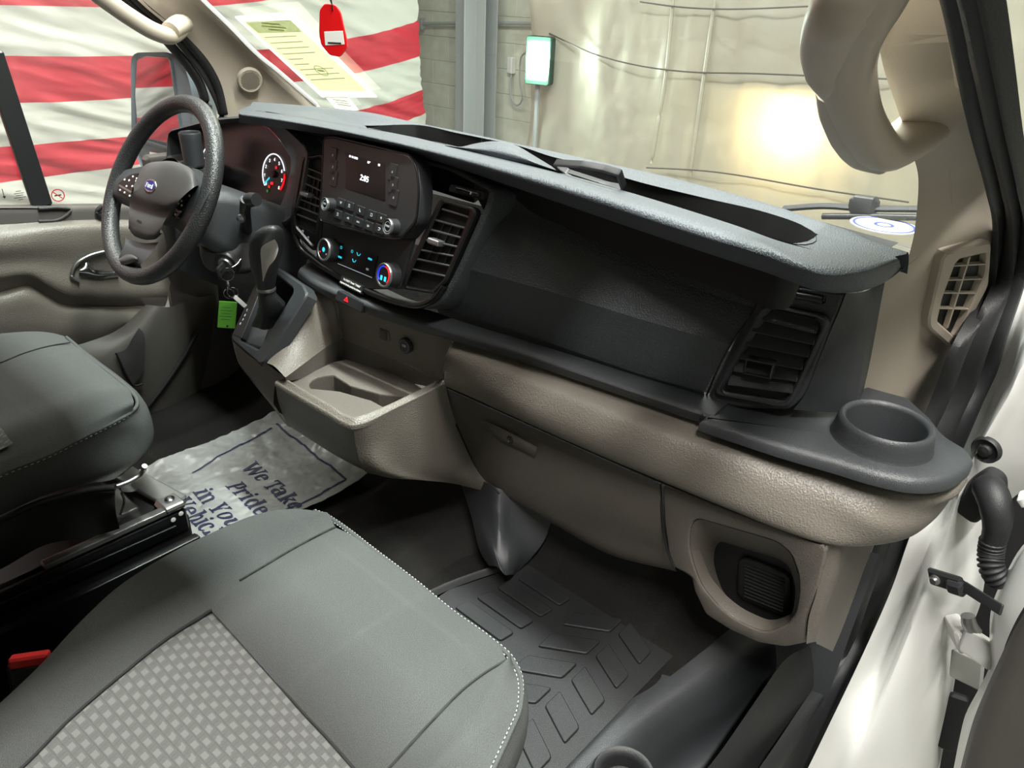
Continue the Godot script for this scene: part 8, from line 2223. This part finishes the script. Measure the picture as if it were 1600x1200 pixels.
# ---------------------------------------------------------------- body at the open passenger door
func passenger_side() -> void:
	var t := thing("door_jamb", "white painted body pillar beside the open passenger door", "door jamb", Vector3(1.0077, 0.2381, -1.35))
	var g := Geo.new()
	net(g, [
		[Vector3(0.955, 0.8073, -1.4493), Vector3(0.955, 0.7173, -1.4596), Vector3(0.955, 0.5927, -1.529), Vector3(0.955, 0.5508, -1.5022), Vector3(0.955, 0.4068, -1.4636), Vector3(0.955, 0.3205, -1.374), Vector3(0.955, 0.1349, -1.3825), Vector3(0.955, 0.0108, -1.3064), Vector3(0.955, -0.0791, -1.2067), Vector3(0.955, -0.1487, -1.1164), Vector3(0.955, -0.1985, -1.0355)],
		[Vector3(0.985, 0.7938, -1.4684), Vector3(0.985, 0.7075, -1.4839), Vector3(0.985, 0.5828, -1.5498), Vector3(0.985, 0.5355, -1.5363), Vector3(0.985, 0.385, -1.5132), Vector3(0.985, 0.2936, -1.4284), Vector3(0.985, 0.0918, -1.4528), Vector3(0.985, -0.0539, -1.3976), Vector3(0.985, -0.1527, -1.298), Vector3(0.985, -0.2147, -1.2004), Vector3(0.985, -0.2735, -1.1268)],
		[Vector3(1.0437, 0.7403, -1.4), Vector3(1.0207, 0.6865, -1.4), Vector3(1.0159, 0.612, -1.4), Vector3(1.0106, 0.5692, -1.4), Vector3(1.0008, 0.446, -1.4), Vector3(1.0082, 0.3172, -1.4), Vector3(1.0122, 0.1616, -1.37), Vector3(1.0143, 0.0093, -1.34), Vector3(1.0142, -0.1378, -1.31), Vector3(1.0154, -0.2695, -1.28), Vector3(1.0138, -0.3878, -1.25)],
		[Vector3(1.0802, 0.6974, -1.43), Vector3(1.0455, 0.6369, -1.43), Vector3(1.036, 0.5829, -1.43), Vector3(1.0284, 0.5379, -1.43), Vector3(1.013, 0.4256, -1.43), Vector3(1.0245, 0.3058, -1.43), Vector3(1.0476, 0.1574, -1.41), Vector3(1.0584, 0.0212, -1.39), Vector3(1.0657, -0.1285, -1.37), Vector3(1.0732, -0.2689, -1.35), Vector3(1.0787, -0.4108, -1.33)],
		[Vector3(1.1102, 0.643, -1.48), Vector3(1.0923, 0.5859, -1.48), Vector3(1.0664, 0.5221, -1.48), Vector3(1.055, 0.4686, -1.48), Vector3(1.0378, 0.401, -1.48), Vector3(1.0489, 0.2841, -1.48), Vector3(1.0848, 0.1262, -1.48), Vector3(1.084, 0.0478, -1.45), Vector3(1.1064, -0.0884, -1.43), Vector3(1.1323, -0.2451, -1.42), Vector3(1.162, -0.4015, -1.4)],
		[Vector3(1.1347, 0.5709, -1.56), Vector3(1.1292, 0.5009, -1.56), Vector3(1.1103, 0.4352, -1.56), Vector3(1.0917, 0.3813, -1.56), Vector3(1.0702, 0.3236, -1.56), Vector3(1.0744, 0.2281, -1.56), Vector3(1.101, 0.0838, -1.54), Vector3(1.1022, -0.0122, -1.52), Vector3(1.1261, -0.1551, -1.5), Vector3(1.1534, -0.3044, -1.48), Vector3(1.1806, -0.4522, -1.46)]], 70, 6)
	part(t, "pillar_skin", g, M.white_paint, 60)
	g = Geo.new()
	net(g, [[Vector3(0.9526, 0.6013, -1.58), Vector3(1.137, 0.6666, -1.58)], [Vector3(1.0697, 0.0334, -1.58), Vector3(1.2603, 0.1652, -1.58)], [Vector3(1.1728, -0.6163, -1.58), Vector3(1.4285, -0.3313, -1.58)]], 6, 1)
	part(t, "gap_shade_sheet", g, M.deep_black, 60)  # dark sheet put in for the shade of the open gap
	# rubber grommet
	t = thing("grommet", "round black rubber grommet on the white pillar beside the cup holder", "grommet", Vector3(1.0149, 0.5098, -1.39))
	var xf := at(Vector3(1.0155, 0.5041, -1.4), Vector3(0.97, 0, 0.25), Vector3(0.05, 0.97, 0.1))
	g = Geo.new()
	lathe(g, [Vector2(0.025, -0.004), Vector2(0.0245, 0.003), Vector2(0.022, 0.006), Vector2(0.018, 0.003), Vector2(0.0165, 0.002), Vector2(0.012, 0.002), Vector2(0.010, 0.010), Vector2(0.0001, 0.012)], xf, 36)
	part(t, "plug", g, M.rubber, 50)
	# wiring boot
	t = thing("wiring_boot", "black rubber wiring boot with a corrugated hose by the door hinge", "boot", Vector3(1.0519, 0.4119, -1.38))
	g = Geo.new()
	xf = at(Vector3(1.0325, 0.407, -1.41), Vector3(0.97, 0, 0.25), Vector3(0.1, 0.97, 0.1))
	plate(g, rounded([Vector2(-0.03, -0.05), Vector2(0.012, -0.058), Vector2(0.034, 0.02), Vector2(0.022, 0.055), Vector2(-0.008, 0.058), Vector2(-0.022, 0.03)], 0.014), xf, -0.02, 0.012, 0.006)
	part(t, "flange", g, M.rubber, 40)
	g = Geo.new()
	tube(g, [Vector3(1.0363, 0.4327, -1.4), Vector3(1.0488, 0.4489, -1.36), Vector3(1.0625, 0.4367, -1.345), Vector3(1.0735, 0.4108, -1.34), Vector3(1.0792, 0.376, -1.34), Vector3(1.0797, 0.3648, -1.34)], [0.020, 0.027, 0.027, 0.025, 0.021, 0.020], 24, 14)
	part(t, "elbow", g, M.rubber, 60)
	var hose := curve([Vector3(1.079, 0.3702, -1.34), Vector3(1.084, 0.3442, -1.34), Vector3(1.0925, 0.3264, -1.33), Vector3(1.1021, 0.3148, -1.33), Vector3(1.1086, 0.3067, -1.335)], 11)
	for i in 11:
		g = Geo.new()
		var d := (hose[mini(i + 1, 10)] - hose[maxi(i - 1, 0)]).normalized()
		var side := d.cross(Vector3(0, 0, 1)).normalized()
		lathe(g, [Vector2(0.016, -0.005), Vector2(0.021, -0.002), Vector2(0.0215, 0.0), Vector2(0.021, 0.002), Vector2(0.016, 0.005)], Transform3D(side, d.cross(side), d, hose[i]), 24)
		part(t, "hose_ring", g, M.rubber, 60)
	g = Geo.new()
	tube(g, Array(hose), 0.017, 20, 12)
	part(t, "hose", g, M.rubber, 60)
	# door check strap
	t = thing("check_strap", "black steel door check strap bolted to the white pillar", "door check", Vector3(1.0293, 0.259, -1.33))
	g = Geo.new()
	xf = at(Vector3(1.0394, 0.2492, -1.345), Vector3(1.0735, 0.2629, -1.33) - Vector3(1.0165, 0.239, -1.35), Vector3(0.15, 0.95, 0.2))
	block(g, Vector3(0.066, 0.036, 0.014), on(xf, -0.002, 0), 0.005)
	block(g, Vector3(0.032, 0.028, 0.026), on(xf, 0.020, -0.003, 0.004), 0.006)
	part(t, "bracket", g, M.black_smooth, 40)
	g = Geo.new()
	lathe(g, [Vector2(0.010, 0.004), Vector2(0.010, 0.010), Vector2(0.0075, 0.012), Vector2(0.006, 0.016), Vector2(0.0001, 0.016)], on(xf, -0.018, 0.001), 20)
	part(t, "bolt", g, M.satin, 40)
	g = Geo.new()
	bar(g, Vector3(1.0666, 0.2645, -1.33), Vector3(1.1318, 0.286, -1.28), 0.020, 0.006, 0.002, Vector3(0, 0.3, 1))
	part(t, "strap", g, M.black_smooth, 40)
	# dark block standing for the shaded recess low in the gap
	t = thing("gap_recess_block", "black block standing for the dark recess under the door hinge", "bracket", Vector3(1.1328, -0.0775, -1.4))
	g = Geo.new()
	bar(g, Vector3(1.1326, -0.0921, -1.47), Vector3(1.1506, -0.2323, -1.45), 0.035, 0.02, 0.006, Vector3(0.2, 0, 1))
	part(t, "bracket", g, M.deep_black, 40)
	# open passenger door, its hinge edge and inner panel
	t = thing("passenger_door", "open white passenger door with a dark grey inner panel, cut by the right edge of the picture", "door", Vector3(1.2006, 0.0828, -1.22))
	g = Geo.new()
	net(g, [
		[Vector3(1.1414, 0.4421, -1.34), Vector3(1.121, 0.3893, -1.34), Vector3(1.1157, 0.3257, -1.34), Vector3(1.1173, 0.2388, -1.34), Vector3(1.1348, 0.1715, -1.34), Vector3(1.1513, 0.1176, -1.34), Vector3(1.1522, 0.0579, -1.34), Vector3(1.1512, -0.0206, -1.34), Vector3(1.1581, -0.0747, -1.34), Vector3(1.1743, -0.1779, -1.34), Vector3(1.1906, -0.3098, -1.34)],
		[Vector3(1.1442, 0.4584, -1.31), Vector3(1.1275, 0.4031, -1.31), Vector3(1.1232, 0.3386, -1.31), Vector3(1.1258, 0.2541, -1.31), Vector3(1.1406, 0.1928, -1.31), Vector3(1.1551, 0.1423, -1.31), Vector3(1.1582, 0.0807, -1.31), Vector3(1.1579, 0.0026, -1.31), Vector3(1.1656, -0.0533, -1.31), Vector3(1.1798, -0.148, -1.31), Vector3(1.1941, -0.27, -1.31)],
		[Vector3(1.1791, 0.46, -1.28), Vector3(1.1647, 0.3985, -1.28), Vector3(1.1586, 0.3392, -1.28), Vector3(1.1549, 0.2859, -1.28), Vector3(1.1558, 0.2277, -1.28), Vector3(1.1604, 0.181, -1.28), Vector3(1.1651, 0.1163, -1.28), Vector3(1.1667, 0.0388, -1.28), Vector3(1.1726, -0.0168, -1.28), Vector3(1.1849, -0.1026, -1.28), Vector3(1.2043, -0.2228, -1.28)]], 50, 5)
	part(t, "hinge_edge", g, M.white_paint, 60)
	g = Geo.new()
	net(g, [
		[Vector3(1.1858, 0.467, -1.275), Vector3(1.1681, 0.3904, -1.275), Vector3(1.1605, 0.3154, -1.275), Vector3(1.1572, 0.251, -1.275), Vector3(1.1577, 0.1767, -1.275), Vector3(1.1591, 0.1157, -1.275), Vector3(1.1622, 0.0431, -1.275), Vector3(1.1681, -0.0124, -1.275), Vector3(1.1785, -0.0921, -1.275), Vector3(1.1987, -0.2231, -1.275)],
		[Vector3(1.1903, 0.4713, -1.26), Vector3(1.1746, 0.3938, -1.26), Vector3(1.1688, 0.3177, -1.26), Vector3(1.165, 0.2533, -1.26), Vector3(1.1657, 0.1829, -1.26), Vector3(1.1665, 0.1219, -1.26), Vector3(1.1706, 0.0473, -1.26), Vector3(1.1757, -0.0048, -1.26), Vector3(1.1853, -0.0807, -1.26), Vector3(1.2027, -0.2007, -1.26)],
		[Vector3(1.2479, 0.458, -1.25), Vector3(1.2446, 0.3512, -1.25), Vector3(1.2433, 0.2797, -1.25), Vector3(1.245, 0.2218, -1.25), Vector3(1.2427, 0.1735, -1.25), Vector3(1.2477, 0.1299, -1.25), Vector3(1.2491, 0.0815, -1.25), Vector3(1.2543, 0.0351, -1.25), Vector3(1.2596, -0.0128, -1.25), Vector3(1.2791, -0.1229, -1.25)]], 40, 5)
	part(t, "inner_panel", g, M.door_brown, 60)
	# hinge
	g = Geo.new()
	bar(g, Vector3(1.0736, 0.1079, -1.42), Vector3(1.1036, 0.1241, -1.36), 0.05, 0.028, 0.006, Vector3(0, 0, 1))
	part(t, "hinge_body_leaf", g, M.white_paint, 40)
	g = Geo.new()
	bar(g, Vector3(1.0967, 0.136, -1.36), Vector3(1.1594, 0.1456, -1.33), 0.052, 0.024, 0.008, Vector3(0, 0.2, 1))
	part(t, "hinge_door_leaf", g, M.white_paint, 40)
	g = Geo.new()
	tube(g, [Vector3(1.0896, 0.1858, -1.36), Vector3(1.0997, 0.1666, -1.36), Vector3(1.1136, 0.1568, -1.36)], [0.012, 0.014, 0.012], 8, 12)
	part(t, "hinge_pin", g, M.satin, 60)
	g = Geo.new()
	bar(g, Vector3(1.0952, 0.0179, -1.42), Vector3(1.1524, 0.0365, -1.4), 0.06, 0.01, 0.003, Vector3(0, 0.2, 1))
	part(t, "reinforcement", g, M.wall_grey_paint, 40)
	g = Geo.new()
	bar(g, Vector3(1.0884, 0.48, -1.34), Vector3(1.1069, 0.4632, -1.34), 0.03, 0.02, 0.006)
	part(t, "edge_lug", g, M.white_paint, 40)


# ---------------------------------------------------------------- things on and before the glass
func on_glass() -> void:
	var xf: Transform3D = Transform3D(Vector3(0.9827, 0, -0.1851), Vector3(0.138, 0.6666, 0.7325), Vector3(0.1234, -0.7454, 0.6551), Vector3(-0.5552, 1.0211, -1.1688))
	var t := thing("window_document", "pale yellow printed sheet with a green heading taped inside the windshield", "document", xf * Vector3(Vector2(-0.0465, 0.0047).x, Vector2(-0.0465, 0.0047).y, 0))
	var g := Geo.new()
	plate(g, rounded([Vector2(-0.1805, 0.1321), Vector2(0.0391, 0.1613), Vector2(0.0902, -0.1265), Vector2(-0.1276, -0.1606)], 0.004), xf, -0.001, 0.0005, 0.0002)
	part(t, "sheet", g, M.doc_sleeve)
	g = Geo.new()
	plate(g, rounded([Vector2(-0.1646, 0.1144), Vector2(0.0093, 0.1358), Vector2(0.0717, -0.1042), Vector2(-0.1092, -0.1285)], 0.002), xf, 0.0, 0.0012, 0.0002)
	part(t, "page", g, M.doc_page)
	g = Geo.new()
	plate(g, rounded([Vector2(-0.1554, 0.1193), Vector2(0.0093, 0.1358), Vector2(0.0154, 0.0998), Vector2(-0.1448, 0.0819)], 0.001), xf, 0.0, 0.0018, 0.0002)
	part(t, "heading_band", g, M.doc_green)
	for i in 3:
		g = Geo.new()
		var q := Vector2(-0.0675, 0.1095)
		block(g, Vector3([0.06, 0.08, 0.05][i], 0.005, 0.0008), on(xf, q.x, q.y + 0.010 - i * 0.010, 0.002), 0.0002)
		part(t, "heading_line", g, M.doc_page)
	for i in 9:
		g = Geo.new()
		var a := Vector2(-0.1361, 0.0674).lerp(Vector2(-0.1012, -0.104), i / 9.0)
		var b := Vector2(-0.0021, 0.0838).lerp(Vector2(0.0502, -0.0777), i / 9.0)
		if i in [4, 5]:
			b = a.lerp(b, 0.45)
		bar(g, xf * Vector3(a.x, a.y, 0.0014), xf * Vector3(a.lerp(b, 0.9).x, b.y, 0.0014), 0.0022, 0.0006, 0.0001, xf.basis.z)
		part(t, "text_line", g, M.doc_ink)
	g = Geo.new()
	lathe(g, [Vector2(0.020, 0.001), Vector2(0.020, 0.0018), Vector2(0.0172, 0.0018), Vector2(0.0172, 0.001)], on(xf, Vector2(-0.0355, -0.0408).x, Vector2(-0.0355, -0.0408).y), 28)
	block(g, Vector3(0.022, 0.006, 0.001), on(xf, Vector2(-0.0355, -0.0408).x, Vector2(-0.0355, -0.0408).y, 0.0014), 0.0003)
	part(t, "round_mark", g, M.doc_ink)
	t = thing("number_plate_label", "small silver label at the base of the windshield below the printed sheet", "label", xf * Vector3(Vector2(-0.0674, -0.1726).x, Vector2(-0.0674, -0.1726).y, 0))
	g = Geo.new()
	plate(g, [Vector2(-0.1119, -0.1554), Vector2(-0.0218, -0.1414), Vector2(-0.022, -0.1978), Vector2(-0.1118, -0.2133)], xf, -0.001, 0.001, 0.0003)
	part(t, "plate", g, M.label_silver)
	for i in 3:
		g = Geo.new()
		var q := Vector2(-0.0622, -0.1718)
		block(g, Vector3(0.05, 0.004, 0.0006), on(xf, q.x, q.y + 0.010 - i * 0.010, 0.0013), 0.0001)
		part(t, "label_print", g, M.doc_ink)
	# red tag on a wire loop
	t = thing("red_tag", "red plastic key tag with a white label hanging in front of the windshield", "tag", Vector3(0.002, 1.1214, -0.8))
	var c := Vector3(0.002, 1.1214, -0.8)
	var tag := at(c, Vector3(0.82, 0.0, -0.57), Vector3(0.02, 1, 0))
	var w := 0.0225
	g = Geo.new()
	var p := PackedVector2Array([Vector2(-0.45, 1.0), Vector2(0.35, 0.98), Vector2(0.68, 0.7), Vector2(1.0, -0.3), Vector2(1.02, -0.62), Vector2(0.42, -1.0), Vector2(-0.35, -0.95), Vector2(-0.95, -0.55), Vector2(-1.02, -0.1), Vector2(-0.85, 0.75)])
	var scaled := PackedVector2Array()
	for q in p:
		scaled.append(Vector2(q.x * w, q.y * w * 1.72))
	plate(g, rounded(scaled, 0.004), tag, -0.002, 0.002, 0.001)
	part(t, "tag_body", g, M.red_plastic)
	g = Geo.new()
	var lab := PackedVector2Array()
	for q in [Vector2(-0.62, -0.05), Vector2(0.78, 0.02), Vector2(0.84, -0.50), Vector2(-0.62, -0.58)]:
		lab.append(Vector2(q.x * w, q.y * w * 1.72))
	plate(g, rounded(lab, 0.001), tag, 0.001, 0.0026, 0.0003)
	part(t, "tag_label", g, M.paper_white)
	g = Geo.new()
	block(g, Vector3(w * 1.0, 0.0024, 0.0006), on(tag, w * 0.1, w * -0.80, 0.0028), 0.0001)
	part(t, "label_print", g, M.print_black)
	g = Geo.new()
	var up := tag * Vector3(0.15 * w, w * 1.35, 0.003)
	tube(g, [up, up + Vector3(0.004, 0.03, 0.006), up + Vector3(0.0, 0.10, 0.0), up + Vector3(-0.015, 0.30, 0.0), up + Vector3(-0.025, 0.34, 0.0), up + Vector3(-0.035, 0.30, 0.0), up + Vector3(-0.022, 0.08, 0.0), up + Vector3(-0.018, 0.03, -0.004), up + Vector3(-0.004, -0.002, -0.006)], 0.0011, 60, 6)
	part(t, "wire_loop", g, M.black_smooth, 60)
	# disc painted to stand for a sticker reflected low in the windshield
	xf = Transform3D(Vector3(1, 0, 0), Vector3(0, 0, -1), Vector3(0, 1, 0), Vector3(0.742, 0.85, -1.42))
	t = thing("sticker_reflection", "flat disc with blue print painted as a sticker reflected in the windshield on the right", "sticker", xf * Vector3(Vector2(0.0052, -0.0165).x, Vector2(0.0052, -0.0165).y, 0))
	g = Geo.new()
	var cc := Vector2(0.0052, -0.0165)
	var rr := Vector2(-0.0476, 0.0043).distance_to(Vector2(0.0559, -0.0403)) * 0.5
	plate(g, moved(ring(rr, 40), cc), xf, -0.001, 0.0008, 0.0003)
	part(t, "disc", g, M.reflection_white)
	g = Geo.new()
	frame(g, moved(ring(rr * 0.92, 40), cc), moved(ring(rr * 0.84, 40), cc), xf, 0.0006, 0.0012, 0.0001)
	part(t, "blue_ring", g, M.reflection_blue)
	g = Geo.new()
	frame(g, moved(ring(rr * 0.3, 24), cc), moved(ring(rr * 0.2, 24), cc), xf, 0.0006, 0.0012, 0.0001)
	part(t, "centre_mark", g, M.reflection_blue)
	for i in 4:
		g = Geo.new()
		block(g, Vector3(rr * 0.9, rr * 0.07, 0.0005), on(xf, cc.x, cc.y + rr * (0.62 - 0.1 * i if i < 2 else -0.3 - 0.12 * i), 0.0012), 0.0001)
		part(t, "reflection_line", g, M.doc_ink)
	# wiper outside the glass
	t = thing("wiper", "black wiper arm and blade resting at the foot of the windshield", "wiper", Vector3(0.6912, 0.8598, -1.46))
	g = Geo.new()
	tube(g, [Vector3(0.5433, 0.8285, -1.46), Vector3(0.6218, 0.8494, -1.46), Vector3(0.6915, 0.8586, -1.46), Vector3(0.7868, 0.8768, -1.46), Vector3(0.8833, 0.8932, -1.46)], 0.010, 24, 8, false, 0.6)
	part(t, "blade", g, M.rubber, 60)
	g = Geo.new()
	tube(g, [Vector3(0.6237, 0.8318, -1.45), Vector3(0.6868, 0.845, -1.45), Vector3(0.7928, 0.865, -1.45), Vector3(0.8886, 0.8831, -1.45)], 0.006, 20, 8)
	part(t, "arm", g, M.black_smooth, 60)
	g = Geo.new()
	bar(g, Vector3(0.6646, 0.8628, -1.46), Vector3(0.715, 0.8658, -1.46), 0.03, 0.035, 0.008)
	part(t, "joint", g, M.black_smooth, 40)
	# black cowl strip below the glass
	t = thing("cowl_strip", "black plastic cowl strip along the foot of the windshield", "cowl", Vector3(0.0, 0.75, -1.5))
	g = Geo.new()
	net(g, [
		[Vector3(-0.9, 0.84, -1.34), Vector3(-0.4, 0.82, -1.46), Vector3(0.03, 0.81, -1.50), Vector3(0.46, 0.82, -1.45), Vector3(0.84, 0.84, -1.33)],
		[Vector3(-0.9, 0.80, -1.46), Vector3(-0.4, 0.79, -1.56), Vector3(0.03, 0.785, -1.60), Vector3(0.46, 0.79, -1.56), Vector3(0.84, 0.80, -1.46)]], 30, 2)
	part(t, "strip", g, M.black_smooth, 60)
	g = Geo.new()
	net(g, [
		[Vector3(-0.80, 0.86, -1.30), Vector3(-0.4, 0.84, -1.42), Vector3(0.03, 0.83, -1.46), Vector3(0.46, 0.84, -1.41), Vector3(0.80, 0.85, -1.31)],
		[Vector3(-0.80, 0.80, -1.24), Vector3(-0.4, 0.80, -1.30), Vector3(0.03, 0.80, -1.32), Vector3(0.44, 0.80, -1.28), Vector3(0.76, 0.80, -1.24)],
		[Vector3(-0.80, 0.74, -1.20), Vector3(-0.4, 0.74, -1.24), Vector3(0.03, 0.74, -1.26), Vector3(0.42, 0.74, -1.24), Vector3(0.72, 0.74, -1.20)]], 30, 3)
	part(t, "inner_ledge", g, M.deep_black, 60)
